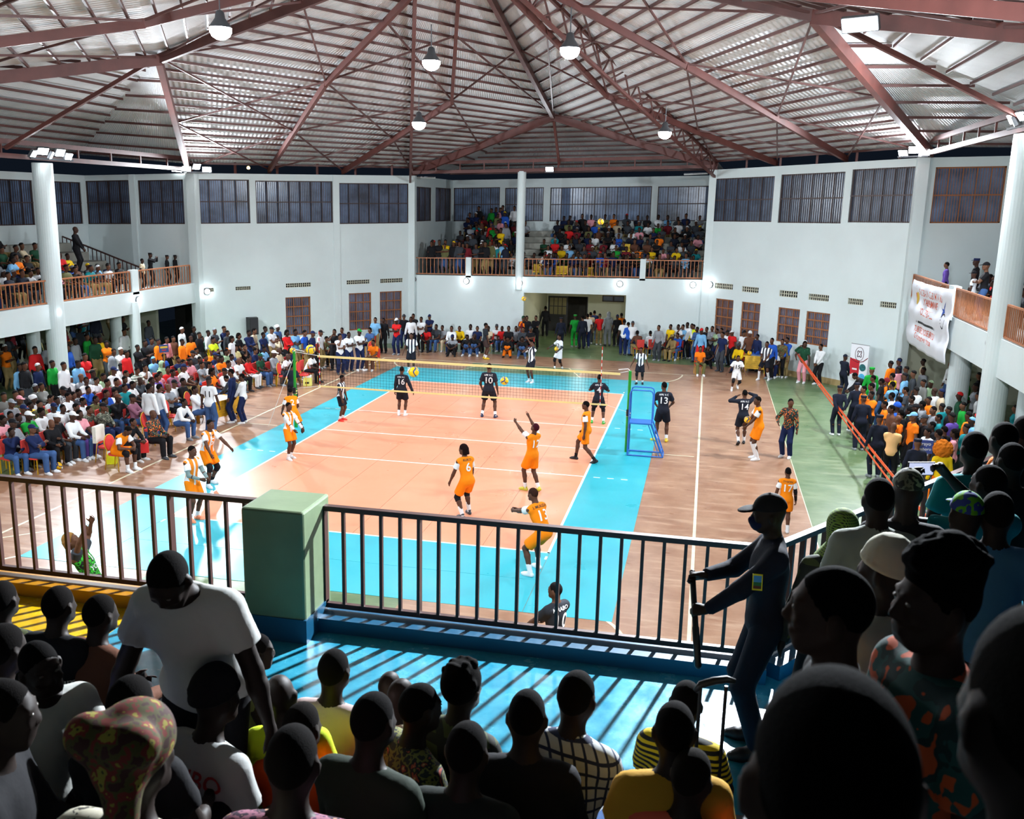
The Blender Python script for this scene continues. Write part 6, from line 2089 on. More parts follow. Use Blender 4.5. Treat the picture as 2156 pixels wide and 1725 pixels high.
# a few people on the galleries who stand out
GZL = ZL(-15.5, 3.36); GZR = ZL(15.3, 3.36)
officers('''
1365 850 t7 k+ k:k k
1518 868 t1 k+ k:k k
1643 862 t1 k+ k:k k
''', 0, 340, 4.312, -1.3, 'on left gallery by wall', GZL, L_[0]-.8)
officers('''
685 620 t3 k+ 0 k
''', 0, 340, 4.312, -1.3, 'on the gallery stairs looking at a phone', GZL+.72, L_[0]-2.6)
crowd('''
1295 952 t1 be - k kid
''', 0, 340, 4.312, -1.3, 'at the left gallery railing post', GZL, fixX=L_[0]-.6)
crowd('''
1490 775 t7 jn+ c:n jn
1635 758 t1 pu+ - k
1820 822 t1 w c:k k kid
1900 768 t2 k c:k jn
''', 1480, 320, 3.189, 1.2, 'on the right gallery above the banner', GZR, fixX=R_[0]+.75)
officers('''
1835 738 t1 k+ k:n k
''', 1480, 320, 3.189, 1.2, 'on the right gallery', GZR, R_[0]+1.1)
# tell look-alikes apart by their order along the picture
from collections import defaultdict
_by = defaultdict(list)
for st_, x_, b_ in LOG: _by[b_['label']].append((x_, b_))
for st_, L_s in _by.items():
    if len(L_s) > 1:
        L_s.sort(key=lambda q: q[0]); n = len(L_s)
        names = ['leftmost', 'rightmost'] if n == 2 else ['leftmost', 'middle', 'rightmost'] if n == 3 else ['leftmost']+['%s from left' % w for w in ('second', 'third', 'fourth', 'fifth', 'sixth', 'seventh')][:n-2]+['rightmost']
        for w, (x_, b_) in zip(names, L_s): b_['label'] = w+' '+b_['label']
for st_, x_, b_ in LOG:
    w = b_['label'].split()
    if len(w) > 16: b_['label'] = ' '.join(w[:16])

# ---------------------------------------------------------------- the packed galleries, too small to pick apart
def crowd_mass():
    tmpl = []
    for k in ('s1', 's2', 's3', 't1', 't2'):
        F = CP[k][0].f; v = .066; parts = []
        S = Sdf(); F.headskin(S, False)
        for sd in (1, -1): S.cone(F.elb[sd], F.wr[sd]+(F.wr[sd]-F.elb[sd])*.35, .045, .034, .02)
        upper = S.mesh('u', .046)
        for me, c in ((upper, 'skin'), (F.shirt(2 if k in ('s2', 't1') else .62, v, .02, -.08), 'shirt'), (F.trousers(2., v*1.12, .018), 'tr')):
            n = len(me.vertices); co = np.empty(n*3, np.float32); me.vertices.foreach_get('co', co)
            fa = np.empty(len(me.polygons)*4, np.int32); me.loops.foreach_get('vertex_index', fa)
            parts.append((co.reshape(-1, 3), fa.reshape(-1, 4), c)); bpy.data.meshes.remove(me)
        g = gear('short'); m4 = np.array(F.headmat())
        n = len(g.vertices); co = np.empty(n*3, np.float32); g.vertices.foreach_get('co', co); co = co.reshape(-1, 3)@m4[:3, :3].T+m4[:3, 3]
        S = Sdf(); S.ell((0, -.014, .03), (.083, .105, .1), None, .01, [(V3(0, 0, .03), unit(V3(0, .4, -1)))]); g2 = S.mesh('h', .034)
        n = len(g2.vertices); co = np.empty(n*3, np.float32); g2.vertices.foreach_get('co', co); co = co.reshape(-1, 3)@m4[:3, :3].T+m4[:3, 3]
        fa = np.empty(len(g2.polygons)*4, np.int32); g2.loops.foreach_get('vertex_index', fa); bpy.data.meshes.remove(g2)
        parts.append((co, fa.reshape(-1, 4), 'hair'))
        tmpl.append((k, parts, F.head[2]))
    rnd = random.Random(5)
    pal = ['k', 'dg', 'k', 'br', 'un', 'k', 'dg', 'un', 'un', 'k', 'k', 'dg', 'n', 'k', 'w', 'w', 'gr', 'dg', 'br', 'y', 'o', 'r', 'lb', 'm', 'be', 'dgn', 'b', 'ol', 'te', 'p', 'g', 'dg', 'k', 'w', 'n']
    spots = []
    for i in range(7):                                # far gallery tiers
        y = 30.05+.88*i; z = 3.36+.3*(i+1)
        x = -6.2 if i < 4 else -5.6
        while x < 6.9:
            if not (-2.9 < x < -1.35 and i > 0):
                spots.append((x+rnd.uniform(-.1, .1), y+.35, ZL(x, z)-.42, rnd.choice((0, 1, 2, 0, 1)), math.pi+rnd.uniform(-.3, .3)))
            x += rnd.uniform(.5, .68)
    for i in range(26):                               # front line on the gallery floor and the packed stair at its dark corner
        x = rnd.uniform(-7., -2.8); spots.append((x, rnd.uniform(29.1, 29.7), ZL(x, 3.36), rnd.choice((3, 4)), math.pi+rnd.uniform(-.4, .4)))
    for i in range(26):
        x = rnd.uniform(-1.0, 6.9); spots.append((x, 29.35+rnd.uniform(-.1, .1), ZL(x, 3.36)-.05, rnd.choice((0, 2, 1)), math.pi+rnd.uniform(-.3, .3)))
    for i in range(34):
        t = rnd.random(); x = rnd.uniform(-6.4, -3.6); spots.append((x, 30.6+5.2*t, ZL(x, 3.36)+.3*int((5.2*t+.7)/.88), rnd.choice((3, 4)), math.pi+rnd.uniform(-.5, .5)))
    for i in range(5):                                # left gallery tiers
        x = L_[0]-1.3-.85*i-.4; z = ZL(L_[0], 3.36)+.36*(i+1); y = 4.
        while y < 16.4-(.8*i):
            spots.append((x, y+rnd.uniform(-.1, .1), z-.42, rnd.choice((0, 1, 2)), -math.pi/2+rnd.uniform(-.3, .3))); y += rnd.uniform(.5, .7)
    y = 5.
    while y < 16.2:
        spots.append((L_[0]-.75, y, ZL(L_[0], 3.36)-.05, rnd.choice((0, 2, 1)), -math.pi/2+rnd.uniform(-.3, .3))); y += rnd.uniform(.5, .75)
    for i in range(28):                               # the dim back of the undercrofts
        spots.append((rnd.uniform(-20.2, -17.6), rnd.uniform(6.5, 19.5), rnd.choice((0., .3, .6)), rnd.choice((3, 4)), -math.pi/2+rnd.uniform(-.4, .4)))
    for i in range(18):
        spots.append((rnd.uniform(16.2, 19.5), rnd.uniform(6., 19.5), 0., rnd.choice((3, 4)), math.pi/2+rnd.uniform(-.4, .4)))
    for i in range(5):                                # right gallery tiers
        x = R_[0]+1.4+.85*i+.4; y = 3.
        while y < 17.5:
            spots.append((x, y, ZL(R_[0], 3.36)+.36*(i+1)-.42, rnd.choice((0, 1, 2)), math.pi/2)); y += rnd.uniform(.55, .8)
    VS, FS, CS = [], [], []; n0 = 0
    for (x, y, z, k, rz) in spots:
        s = rnd.uniform(.93, 1.05); R = rotz(math.degrees(rz))*s
        cols = dict(skin=rnd.choice(SKINS), shirt=colr(rnd.choice(pal)), tr=colr(rnd.choice(['k', 'n', 'dg', 'jn', 'kh', 'k'])), hair=srgb(16, 14, 14) if rnd.random() < .8 else colr(rnd.choice(['w', 'n', 'r', 'k', 'y', 'gr'])))
        for co, fa, c in tmpl[k][1]:
            VS.append(co@R.T+np.array((x, y, z))); FS.append(fa+n0); n0 += len(co)
            CS.append(np.tile(np.array(cols[c], np.float32), (len(co), 1)))
    keys = ('s1', 's2', 's3', 't1', 't2')
    for (k, loc, rz, s, o) in MASS:
        R = rotz(math.degrees(rz))*s; ge = o['gear']
        cs = colr(o['shirt']) if not isinstance(o['shirt'], bpy.types.Material) else srgb(120, 120, 116)
        cols = dict(skin=o['skin'], shirt=cs, tr=colr(o['trousers']), hair=o['skin'] if ge is None else colr(ge[1]))
        for co, fa, c in tmpl[keys.index(k)][1]:
            VS.append(co@R.T+np.array(loc)); FS.append(fa+n0); n0 += len(co)
            CS.append(np.tile(np.array(cols[c], np.float32), (len(co), 1)))
    me = np_mesh('spectator_crowd', np.concatenate(VS), np.concatenate(FS))
    at_ = me.color_attributes.new('Col', 'FLOAT_COLOR', 'POINT'); at_.data.foreach_set('color', np.concatenate(CS).ravel())
    o = link('spectator_crowd', me, mat('crowd_cloth', vcol='Col', rough=.8, spec=.2))
    return tag(o, 'dense crowd filling the galleries and the dim space beneath them', 'crowd', kind='stuff')
crowd_mass()
# yellow seats showing between the people of the far gallery
YS = mat('seat_yellow', srgb(232, 190, 16), .4)
ysm = None
for px_, py_ in ((1130, 573), (1142, 574), (1172, 577), (1186, 577), (1225, 578), (1240, 580), (1256, 581), (1318, 530), (1321, 545)):
    p = at(px_, py_, Y=29.3 if py_ > 560 else 32.)
    if ysm is None:
        m = MB(); m.box((-.2, -.2, .0), (.2, .2, .05)); m.box((-.2, .15, .05), (.2, .2, .4)); m.box((-.05, -.05, -.25), (.05, .05, 0)); ysm = m.mesh('stadium_seat'); ysm.materials.append(YS)
    o = bpy.data.objects.new('stadium_seat', ysm); COL.objects.link(o); o.location = tuple(p)
    tag(o, 'yellow plastic seat showing behind the far gallery railing', 'seat', 'yellow seats of the far gallery')

# ---------------------------------------------------------------- the people around the camera, on the near gallery
FV = .0195
SK_SHADE = srgb(38, 27, 22)  # skin colour darkened to stand in for the shade on backlit people
def sitpose(**k):
    d = dict(lean=8, hR=(.14, .36, .62), hL=(-.14, .36, .62)); d.update(SIT); d.update(k); return d
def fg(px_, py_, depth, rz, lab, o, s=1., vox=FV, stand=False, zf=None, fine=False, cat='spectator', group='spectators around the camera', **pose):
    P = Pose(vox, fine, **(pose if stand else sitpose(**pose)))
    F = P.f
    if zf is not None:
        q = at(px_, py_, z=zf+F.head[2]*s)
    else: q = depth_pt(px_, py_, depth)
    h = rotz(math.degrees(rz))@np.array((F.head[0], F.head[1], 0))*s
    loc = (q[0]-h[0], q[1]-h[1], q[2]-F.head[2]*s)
    d = dict(trousers='k', shoes='k', skin=SK_SHADE, gear=('short', srgb(18, 15, 14)), hem=-.06 if not stand else -.1, sleeve=.62)
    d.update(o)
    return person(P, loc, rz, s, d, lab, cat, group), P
GOLDN = mat('print_cream', srgb(200, 196, 180), .7)
fg(6, 1262, 5.6, .1, 'spectator at the picture edge in a plaid collared shirt on the yellow floor', dict(shirt=PAT['plaid'][0], collar=1))
b, P = fg(125, 1274, 5.4, -.05, 'seated spectator in a black tee with a pale flower print', dict(shirt='k'))
k = ('shirt', .62, -.06, 0, .013)
for i in range(5):
    a = i*1.256; S_ = print_on(b, P, k, 'o', .09, GOLDN, True, .06+.035*math.sin(a), .035*math.cos(a), 'flower_print')
print_on(b, P, k, 'furmurassanyfumi', .05, GOLDN, True, -.03); print_on(b, P, k, 'puutls.com', .045, GOLDN, True, -.075)
fg(213, 1292, 5.4, -.3, 'seated spectator in a brown jacket beside the white shirted person', dict(shirt='br', sleeve=2, jacket=1))
b, P = fg(354, 1222, 3.75, math.pi+.12, 'person in a white tee standing bent with lowered face over the crowd', dict(shirt=srgb(214, 216, 212), trousers='k', g=.02, hem=-.12), 1.0, .014, True, fine=True, lean=24, ptilt=8, fat=.16, hpit=34, hR=(.42, .16, .74), hL=(-.4, .22, .72))
fg(432, 1350, 5.4, -1.25, 'person in a dark hooded top seen in profile near the railing post', dict(shirt='k', sleeve=2, gear=('hood', 'n')), fine=True)
fg(543, 1372, 5.0, -.95, 'child with a shaved head in a dark sleeveless top with pale trim', dict(shirt='dg', sleeve=0, gear=('fade', srgb(20, 16, 16)), vest='ol'), .86, fine=True)
fg(473, 1408, 5.2, -.3, 'seated spectator with shaved head just behind the white lettered shirt', dict(shirt='dgn', gear=None), .9)
b, P = fg(457, 1468, 3.9, -.35, 'seated spectator in a white tee with red letters on the back', dict(shirt=srgb(190, 192, 190), gear=('beanie', 'k')), lean=16)
print_on(b, P, k, 'ASP IBO', .1, NUMR, True, .07)
fg(592, 1463, 4.3, .25, 'child with a shaved head tilted aside in a yellow green top', dict(shirt='lm', gear=None), .85, hroll=-14)
fg(704, 1411, 4.7, -.1, 'seated spectator in a pale pink tee alone before the blue floor', dict(shirt=srgb(196, 172, 168)), .95)
fg(637, 1530, 4.2, -.15, 'seated spectator in an orange shirt behind the darkest close head', dict(shirt=srgb(214, 70, 14), gear=('fade', srgb(20, 16, 14))), .98)
fg(617, 1600, 2.9, .1, 'close dark head above a purple print shirt at the lower edge', dict(shirt=PAT['purp'][0]), 1.0)
fg(787, 1518, 3.6, -.25, 'seated spectator in a dark green top with a pale hood on the back', dict(shirt=srgb(44, 54, 44), sleeve=2, gear=('fade', srgb(18, 16, 16))), 1.0)
fg(886, 1490, 4.2, -.75, 'seated spectator in a dark floral shirt looking to one side', dict(shirt=PAT['floral'][0], gear=('fade', srgb(18, 16, 16))), .98, fine=True)
fg(845, 1464, 5.1, -.4, 'child with a round shaved head, middle of three overlapping heads', dict(shirt='be', gear=None), .84)
fg(821, 1446, 5.5, -.2, 'child with a round shaved head, farthest of three overlapping heads', dict(shirt='n', gear=None), .82)
fg(975, 1447, 4.4, -.35, 'spectator with thick curly hair in an olive plaid shirt', dict(shirt=PAT['plaid'][0], gear=('bushy', srgb(14, 10, 8)), collar=1), 1.0)
fg(1110, 1508, 3.9, .05, 'bald spectator in a black jacket seen from behind, large ears', dict(shirt='k', sleeve=2, gear=('fade', srgb(14, 12, 12)), jacket=1), 1.0)
fg(1215, 1466, 4.1, -.3, 'spectator in a white and blue checked shirt and jeans', dict(shirt=PAT['check'][0], trousers='jn', collar=1), 1.02)
fg(984, 1579, 3.6, -.1, 'spectator in a dark jacket in the lower middle, closest of its row', dict(shirt=srgb(34, 40, 36), sleeve=2, jacket=1), 1.0)
fg(1445, 1478, 4.6, -.2, 'spectator in a black and yellow striped shirt beside the luggage handle', dict(shirt=PAT['bee'][0]), .95)
fg(1420, 1536, 3.3, .1, 'spectator in a mustard yellow tee with short dark hair', dict(shirt=srgb(206, 156, 50)), .9)
fg(1457, 1634, 3.2, -.4, 'child in a coral shirt at the lower edge below the mustard tee', dict(shirt='cr', gear=('fade', srgb(30, 26, 22))), .85)
b, P = fg(290, 1590, 2.5, -.1, 'spectator with a large floral headwrap and cream dotted blouse', dict(shirt=blotch('dotted_cream', [srgb(40, 36, 30), srgb(206, 200, 176), srgb(212, 206, 184), srgb(206, 200, 176)], 26), gear=('gele', blotch('wrap_print', [srgb(60, 24, 18), srgb(76, 70, 26), srgb(120, 40, 30), srgb(150, 140, 50), srgb(60, 60, 24)], 24))), 1.02, .0145)
b, P = fg(86, 1407, 3.7, -2.0, 'young spectator in a white tee turning to look across the picture', dict(shirt=srgb(206, 208, 202), gear=('fade', srgb(12, 10, 10))), .92, .012, fine=True, hyaw=-5, hroll=8)
print_on(b, P, k, 'A', .13, mat('print_navy', srgb(40, 44, 80), .7), False, .04, -.06)
fg(10, 1366, 3.9, -.2, 'spectator in a deep blue shirt cut by the picture edge', dict(shirt=srgb(20, 40, 120)), .95)
fg(8, 1505, 2.9, -1.1, 'dark spectator in profile at the lower picture edge', dict(shirt='k', sleeve=2), 1.0, fine=True)
fg(277, 1482, 3.4, 0., 'spectator with a bare dark head just behind the floral headwrap', dict(shirt='k'), .95)
# standing group along the slanting railing
ST = dict(stand=True, group='spectators standing by the slanting railing')
b, P = fg(1618, 1082, 0, math.pi/2+.05, 'officer in dark cap and face mask holding a baton at the railing', dict(shirt=srgb(22, 26, 40), sleeve=2, trousers=srgb(22, 26, 40), gear=(('cap', 'k'),), collar=1, hem=-.14, g=.016), 1.07, .0115, True, NZ+.4, True, 'officer', 'officers in dark uniform', hL=(-.1, .42, .96), hR=(.02, .4, 1.18), eL=(-.8, -.5, -.5), eR=(.8, -.6, -.3), hs=('grip', 'grip'), dL=(.1, .9, -.1), dR=(.1, .9, -.2), pL=(.6, 0, -.6), pR=(-.8, .2, -.6), hpit=6)
S = Sdf(); S.ell((0, .062, -.055), (.06, .055, .055), None, .02); S.cone((0, .07, -.02), (0, .105, -.035), .02, .02, .02)
x = link('face_mask', S.mesh('face_mask', .008), CLOTH, b, mtx=P.f.headmat()); x.color = srgb(20, 26, 60)
m = MB(); m.poly([(-.03, 0, -.05), (.03, 0, -.05), (.03, 0, .05), (-.03, 0, .05)], n=(0, 1, 0), t=.004)
def patchm(N, L, tc, b_):
    s = N.new('ShaderNodeSeparateXYZ'); L.new(tc.outputs['Generated'], s.inputs[0]); z = s.outputs[2]; x_ = s.outputs[0]
    c = n_mix(N, L, n_math(N, L, 'GREATER_THAN', z, .5), srgb(90, 40, 30), srgb(60, 150, 220))
    c = n_mix(N, L, n_math(N, L, 'MULTIPLY', n_math(N, L, 'GREATER_THAN', z, .28), n_math(N, L, 'LESS_THAN', z, .5)), c, srgb(20, 110, 60))
    e = n_math(N, L, 'GREATER_THAN', n_math(N, L, 'MAXIMUM', n_math(N, L, 'ABSOLUTE', n_math(N, L, 'SUBTRACT', x_, .5)), n_math(N, L, 'ABSOLUTE', n_math(N, L, 'SUBTRACT', z, .5))), .4)
    return n_mix(N, L, e, c, srgb(230, 220, 30))
p_ = P.f.sh[-1]+(P.f.elb[-1]-P.f.sh[-1])*.55+V3(-.075, .0, 0)
x = m.build('arm_patch', ramp_mat('arm_badge', .6, patchm), b); x.location = tuple(p_); x.rotation_euler = (.2, 0, math.pi/2)
hA, hB = P.f.wr[1]+V3(.0, .075, -.03), P.f.wr[-1]+V3(.03, .075, -.03)
Mb = np.array(b.matrix_basis); Rz = rotz(math.degrees(math.pi/2+.05))*1.07; off = np.array(b.location)
A1, B1 = Rz@hA+off, Rz@hB+off; dv = unit(B1-A1)
m = MB(); m.tube([A1-dv*.06, A1-dv*.05, B1+dv*.1, B1+dv*.11, B1+dv*.36, B1+dv*.38], [.012, .021, .021, .025, .025, .012], 12)
o_ = m.build('baton', mat('baton_black', srgb(20, 20, 24), .35), smooth=True); tag(o_, 'black baton held upright in both hands of the masked officer', 'baton')
fg(1771, 1112, 0, .15, 'person in a green checked headscarf and plaid top seen from behind', dict(shirt=PAT['plaid'][0], sleeve=2, gear=('scarf', check_mat('keffiyeh', srgb(24, 28, 22), srgb(110, 140, 50), 420, .1))), 1.05, FV, True, NZ+.4)
fg(1849, 1050, 0, .05, 'person in a pale grey turtleneck with a shaved dark head', dict(shirt=srgb(150, 156, 148), sleeve=2, collar=1.4, gear=('fade', srgb(12, 10, 10))), 1.06, FV, True, NZ+.8)
b, P = fg(1910, 1034, 0, -.05, 'person in a camouflage cap and a black tee with yellow print', dict(shirt='k', gear=('cap', PAT['camo'][0])), 1.06, FV, True, NZ+.8)
print_on(b, P, ('shirt', .62, -.1, 0, .013), 'GETRTIM', .09, NUMY, True, .02); 
fg(1862, 1200, 3.7, .95, 'person in a cream knitted beanie and off-white sweater', dict(shirt=srgb(176, 178, 164), sleeve=2, gear=('beanie', srgb(208, 206, 186))), 1.0, .014, True)
fg(2033, 1084, 0, .1, 'person in a green and blue cap and camouflage jacket', dict(shirt=PAT['camo'][0], sleeve=2, gear=('cap', blotch('cap_green_blue', [srgb(40, 60, 140), srgb(90, 170, 20), srgb(40, 60, 140), srgb(90, 170, 20)], 9))), 1.04, FV, True, NZ+.8)
fg(2098, 1080, 0, .0, 'person in a light blue tee standing near the picture edge', dict(shirt=srgb(70, 120, 160)), 1.06, FV, True, NZ+.8)
fg(2050, 945, 0, .2, 'tallest of the standing heads above the slanting railing', dict(shirt='te', gear=('fade', srgb(12, 10, 10))), 1.06, FV, True, NZ+.8)
b, P = fg(2080, 1020, 0, .55, 'person holding up a phone above the slanting railing', dict(shirt='te', gear=('fade', srgb(14, 12, 12))), 1.06, .0145, True, NZ+.8, True, hR=(.06, .38, 1.58), hL=(-.22, .36, 1.56), eR=(1, .2, -1), eL=(-1, .2, -1), hs=('grip', 'grip'), hpit=-2)
Rz = rotz(math.degrees(.55))*1.06; w_ = Rz@((P.f.wr[1]+P.f.wr[-1])/2+V3(0, .08, .04))+np.array(b.location)
ph = empty('mobile_phone', tuple(w_), .3)
m = MB(); m.box((-.09, -.005, -.045), (.09, .005, .045)); m.build('phone_body', BLACKP, ph)
m = MB(); m.box((-.083, -.0065, -.039), (.083, -.005, .039)); m.build('phone_screen', mat('phone_glow', srgb(200, 206, 240), .2, emit=srgb(200, 206, 240), estr=.9), ph)
tag(ph, 'mobile phone with a bright screen held up above the railing', 'phone')
fg(2112, 925, 0, .3, 'standing head with visible ear, rear of the group near the edge', dict(shirt='k', gear=('fade', srgb(12, 10, 10))), 1.08, FV, True, NZ+.8)
fg(2128, 970, 0, .25, 'standing person in black, second head from the picture edge', dict(shirt='k', gear=('fade', srgb(12, 10, 10))), 1.06, FV, True, NZ+.8)
fg(2156, 908, 0, .2, 'head cut by the picture edge above the standing group', dict(shirt='o'), 1.06, FV, True, NZ+.8)
# the nearest faces
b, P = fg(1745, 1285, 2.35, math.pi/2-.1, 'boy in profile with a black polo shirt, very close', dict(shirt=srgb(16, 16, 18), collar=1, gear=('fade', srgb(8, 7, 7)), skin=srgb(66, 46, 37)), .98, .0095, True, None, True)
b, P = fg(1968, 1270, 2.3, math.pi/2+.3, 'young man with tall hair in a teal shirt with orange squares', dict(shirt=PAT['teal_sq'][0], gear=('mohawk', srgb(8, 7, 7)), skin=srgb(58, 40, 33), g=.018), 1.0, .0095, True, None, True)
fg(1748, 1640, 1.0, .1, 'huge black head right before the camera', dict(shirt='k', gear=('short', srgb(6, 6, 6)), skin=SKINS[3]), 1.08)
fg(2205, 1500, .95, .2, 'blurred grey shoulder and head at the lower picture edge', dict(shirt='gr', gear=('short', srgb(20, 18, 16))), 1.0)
# luggage with a raised handle
q = depth_pt(1500, 1570, 4.3); sc_ = empty('suitcase', (q[0], q[1]+.1, NZ+.4), .2)
zt = q[2]-(NZ+.4)+.02
m = MB(); m.box((-.2, -.12, .04), (.2, .12, .6)); o_ = m.build('case_shell', mat('case_black', srgb(24, 24, 28), .4), sc_); md = o_.modifiers.new('b', 'BEVEL'); md.width = .04; md.segments = 3
for x_ in (-.06, .06):
    m = MB(); m.tube([(x_, .05, .6), (x_, .05, zt+.2)], .009, 8); m.build('handle_rod', BLACKP, sc_)
    for y_ in (-.08, .08): m = MB(); m.lathe([(.025, 0.), (.03, .02), (.025, .045)], 10, (x_*2.5, y_, 0)); m.build('wheel', BLACKP, sc_)
m = MB(); m.tube([(-.085, .05, zt+.17), (-.06, .05, zt+.205), (.0, .05, zt+.225), (.06, .05, zt+.235), (.1, .05, zt+.225)], [.012, .018, .019, .018, .012], 10); m.build('handle_grip', BLACKP, sc_, True)
tag(sc_, 'black suitcase with its pull handle raised among the seated spectators', 'suitcase')

# ---------------------------------------------------------------- lamps
WHITE_COOL = (.86, .93, 1.)
HOUSE = mat('lamp_housing', srgb(90, 92, 96), .4, metal=.6)
GLOW = mat('lamp_lens', (1, 1, 1, 1), .3, emit=(.92, .97, 1., 1), estr=60.)
GLOWS = mat('lamp_lens_soft', (1, 1, 1, 1), .3, emit=(.95, .98, 1., 1), estr=18.)
WARM = mat('lamp_lens_warm', (1, 1, 1, 1), .3, emit=(1., .55, .15, 1), estr=10.)


def unit3(v): return v/np.linalg.norm(v)


def spot(parent, loc, target, power, angle=110, blend=.5, r=.12):
    l = bpy.data.lights.new('lamp_light', 'SPOT'); l.energy = power; l.spot_size = math.radians(angle); l.spot_blend = blend
    l.shadow_soft_size = r; l.color = WHITE_COOL
    o = bpy.data.objects.new('lamp_light', l); COL.objects.link(o)
    o.parent = parent
    d = Vector(target)-Vector(loc)
    o.location = Vector(loc)-parent.location
    o.rotation_euler = d.to_track_quat('-Z', 'Y').to_euler()
    return o


def high_bay(px_, py_, z, power, lab, target=None):
    p = at(px_, py_, z=z)
    t = empty('high_bay_lamp', tuple(p))
    m = MB(); m.lathe([(.05, .34), (.09, .3), (.11, .18), (.24, .0), (.245, -.02)], 20); m.build('reflector', HOUSE, t, True)
    m = MB(); m.lathe([(.24, -.02), (.235, -.1), (.19, -.19), (.1, -.25), (.01, -.27)], 20); m.build('lens', GLOW, t, True)
    m = MB(); m.tube([(0, 0, .34), (0, 0, .9)], .015, 6); m.build('drop_rod', HOUSE, t)
    tg = target or (p[0]*.8, p[1]*.9+.9, 0)
    spot(t, p+np.array((0, 0, -.3)), tg, power, 155, .7, .2)
    return tag(t, lab, 'lamp', 'lamps hung from the roof')


HB = 1150.
high_bay(464, 57, 10.9, HB, 'high bay lamp hung alone in the upper left of the roof')
high_bay(908, 127, 11.0, HB, 'upper of the two high bay lamps on the left lattice truss')
high_bay(882, 257, 10.0, HB, 'lower of the two high bay lamps on the left lattice truss')
high_bay(1200, 100, 11.0, HB, 'largest high bay lamp hung under the crown of the roof')
high_bay(1400, 277, 10.0, HB, 'high bay lamp low on the right lattice truss')


def flood(parent, loc, target, power, size=(.4, .28), on=True, cone=120):
    """one floodlight of a cluster: housing, lens, light"""
    e = empty('floodlight', Vector(loc)-parent.location); e.parent = parent
    d = Vector(target)-Vector(loc)
    e.rotation_euler = d.to_track_quat('-Z', 'Y').to_euler()
    m = MB(); m.box((-size[0]/2, -size[1]/2, 0), (size[0]/2, size[1]/2, .09)); m.build('housing', HOUSE, e)
    if on:
        m = MB(); m.box((-size[0]/2+.02, -size[1]/2+.02, -.012), (size[0]/2-.02, size[1]/2-.02, 0)); m.build('lens', GLOW, e)
    if power:
        spot(parent, Vector(loc)+d.normalized()*.06, target, power, cone, .5, .15)
    return e


def cluster(loc, targets, power, lab, spread=(0, 1, 0), cone=160):
    t = empty('floodlight_cluster', loc)
    n = len(targets); s = np.array(spread, float)
    m = MB(); a = -s*(n*.22); b = s*(n*.22); m.bar(a+(0, 0, -.12), b+(0, 0, -.12), .06, .06); m.build('mounting_bar', HOUSE, t)
    for i, tg in enumerate(targets):
        flood(t, np.array(loc)+s*((i-(n-1)/2)*.45)+(0, 0, .12*(i % 2)), tg, 0)
    tg = np.mean(np.array(targets, float), 0); lc = np.array(loc, float); lc = lc+unit(tg-lc)*.35
    spot(t, lc, tg, power*n, cone, .6, .3)
    return tag(t, lab, 'floodlight', 'floodlight clusters on the pillars')


FP = 1300.
zl = ZL(-15.5, TOP)
cluster((-15.2, 11.0, zl+.25), [(-2, 14, 0), (-4, 6, 0), (0, 20, 0), (2, 9, 0), (4, 14, 0)], FP*.8, 'floodlight cluster on top of the round column of the left gallery')
cluster((-15.1, 20.4, zl+.15), [(-4, 8, 0), (0, 14, 0), (-2, 2, 0)], FP, 'floodlight cluster on the left wall pillar beside the barred windows', (.7, .7, 0))
cluster((14.8, 20.4, ZL(15, TOP)+.15), [(2, 8, 0), (3, -6, 0), (6, -11, 2)], FP, 'floodlight cluster on the right wall pillar above the white banner', (.7, -.7, 0))
cluster((15.1, 8.85, ZL(15.3, TOP)+.3), [(2, 14, 0), (4, 6, 0), (0, 20, 0), (-2, 9, 0)], FP, 'floodlight cluster on top of the round column of the right gallery')
p = at(1157, 357, Y=28.3)
cluster(tuple(p), [(0, 10, 0)], FP*.3, 'small floodlight fixed to the red girder of the far gallery', (1, 0, 0))
p = at(1810, 52, z=10.4)
t = empty('floodlight', tuple(p)); flood(t, tuple(p), (4.6, -11.6, 3.2), 32000., (.62, .26), True, 62); tag(t, 'long floodlight tilted under the right side of the roof', 'floodlight', 'lamps hung from the roof')
# floodlights on the near pillars, over the court edge, out of the picture
cluster((-7.5, -10.2, 9.2), [(-4, 22, 3), (-6, 14, 0), (2, 26, 5)], FP*1.3, 'floodlight cluster on the pillar of the near gallery by the yellow floor', (1, 0, 0))
cluster((8.2, -10.0, 9.2), [(4, 22, 3), (8, 14, 0), (0, 14, 0)], FP*1.3, 'floodlight cluster on the pillar of the near gallery by the blue floor', (1, 0, 0))

# bulkhead lamps on the gallery fronts
def bulkhead(p, n, lab, on=True):
    t = empty('bulkhead_lamp', tuple(p)); t.rotation_euler = Vector(n).to_track_quat('Z', 'Y').to_euler()
    m = MB(); m.lathe([(.15, 0), (.15, .04), (.12, .05)], 20); m.build('base', HOUSE, t)
    m = MB(); m.lathe([(.125, .045), (.12, .075), (.09, .11), (.04, .128), (.005, .13)], 20); m.build('dome', GLOWS if on else mat('lamp_dome_off', srgb(170, 176, 176), .3), t, True)
    if on:
        l = bpy.data.lights.new('lamp_light', 'POINT'); l.energy = 7.; l.shadow_soft_size = .1; l.color = WHITE_COOL
        o = bpy.data.objects.new('lamp_light', l); COL.objects.link(o); o.parent = t; o.location = (0, 0, .22)
    return tag(t, lab, 'lamp', 'round lamps on the gallery fronts')
for x, y, l, on in ((982, 592, 'round lamp under the white post of the far gallery railing', True), (1094, 596, 'round lamp under the white column of the far gallery', True), (1305, 598, 'round lamp above the right end of the lobby doorway', True), (1459, 600, 'round lamp near the right corner of the far gallery', True), (871, 588, 'unlit round lamp at the left corner of the far gallery', False)):
    bulkhead(at(x, y, Y=28.59), (0, -1, 0), l, on)
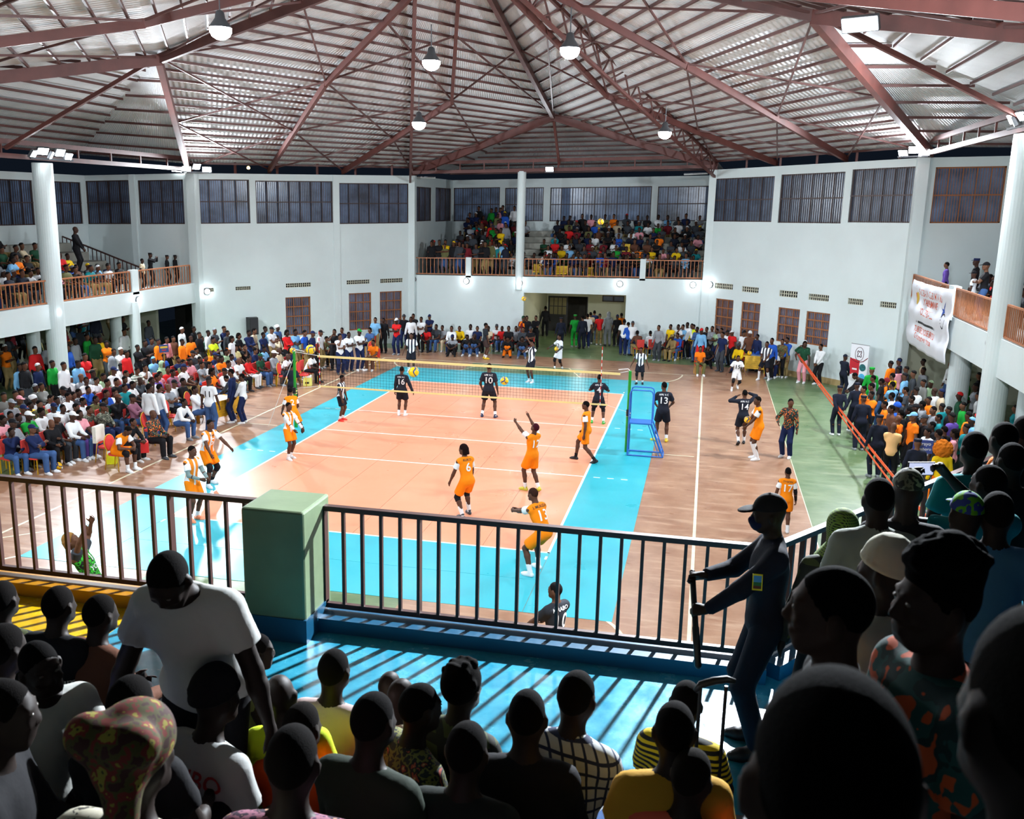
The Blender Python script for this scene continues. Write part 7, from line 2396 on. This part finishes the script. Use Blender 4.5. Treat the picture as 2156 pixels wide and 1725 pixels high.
for x, y, l in ((113, 657, 'round lamp below the floodlit column of the left gallery'), (290, 632, 'round lamp below the white post of the left gallery railing')):
    bulkhead(at(x, y, X=L_[0]+.01), (1, 0, 0), l)
p = WL.P(.42, unZL(-15.4, 3.0), -.02); bulkhead(p, (.7, -.7, 0), 'round lamp where the left gallery meets the plain wall')
p = WR.P(.35, 3.2, -.01); bulkhead(p, (-.7, -.7, 0), 'round lamp at the corner beside the first pierced vent')
bulkhead(at(2085, 722, X=R_[0]-.01), (-1, 0, 0), 'unlit round lamp with a loose cable on the right gallery front', False)
lp = empty('lobby_fill_lamp', ((lx0+lx1)/2, 31.5, 2.93))  # added lamp, out of view, put in to brighten the lobby walls
m = MB(); m.lathe([(.01, -.05), (.14, -.04), (.16, 0), (.16, .04)], 18); m.build('fill_disc', GLOWS, lp)
l_ = bpy.data.lights.new('lamp_light', 'POINT'); l_.energy = 55.; l_.shadow_soft_size = .15; l_.color = (1., .93, .8)
o_ = bpy.data.objects.new('lamp_light', l_); COL.objects.link(o_); o_.parent = lp; o_.location = (0, 0, -.25)
tag(lp, 'round ceiling lamp inside the lobby doorway', 'lamp')
# fluorescent battens near the eaves
for a, b, l in (((1440, 368), (1490, 366), 'white tube light at the right end of the far gallery'), ((873, 374), (917, 375), 'white tube light at the left end of the far gallery'), ((362, 360), (392, 363), 'lit tube light beside the floodlit wall pillar')):
    p, q = at(*a, Y=28.9), at(*b, Y=28.9)
    if a[0] < 400: p, q = at(*a, Y=20.6), at(*b, Y=20.6)
    t = empty('tube_light', tuple(p)); d = np.array(q)-p
    m = MB(); m.bar((0, 0, .04), d+(0, 0, .04), .07, .05); m.build('batten', HOUSE, t)
    m = MB(); m.tube([(0, 0, 0), tuple(d)], .018, 8); m.build('tube', GLOWS if a[0] < 400 else mat('tube_off', srgb(225, 228, 220), .3), t)
    tag(t, l, 'lamp', 'tube lights near the eaves')
p = at(523, 354, Y=26); t = empty('warning_lamp', tuple(p)); m = MB(); m.lathe([(.05, -.06), (.09, 0), (.06, .07), (.01, .1)], 12); m.build('bulb', WARM, t, True)
m = MB(); m.tube([(0, 0, .08), (0, 0, .6)], .012, 6); m.build('drop_rod', HOUSE, t); tag(t, 'small orange glowing lamp under the eaves of the left wall', 'lamp')
for m_ in (GLOW, GLOWS, WARM): m_.cycles.emission_sampling = 'NONE'       # the lamps inside them do the lighting
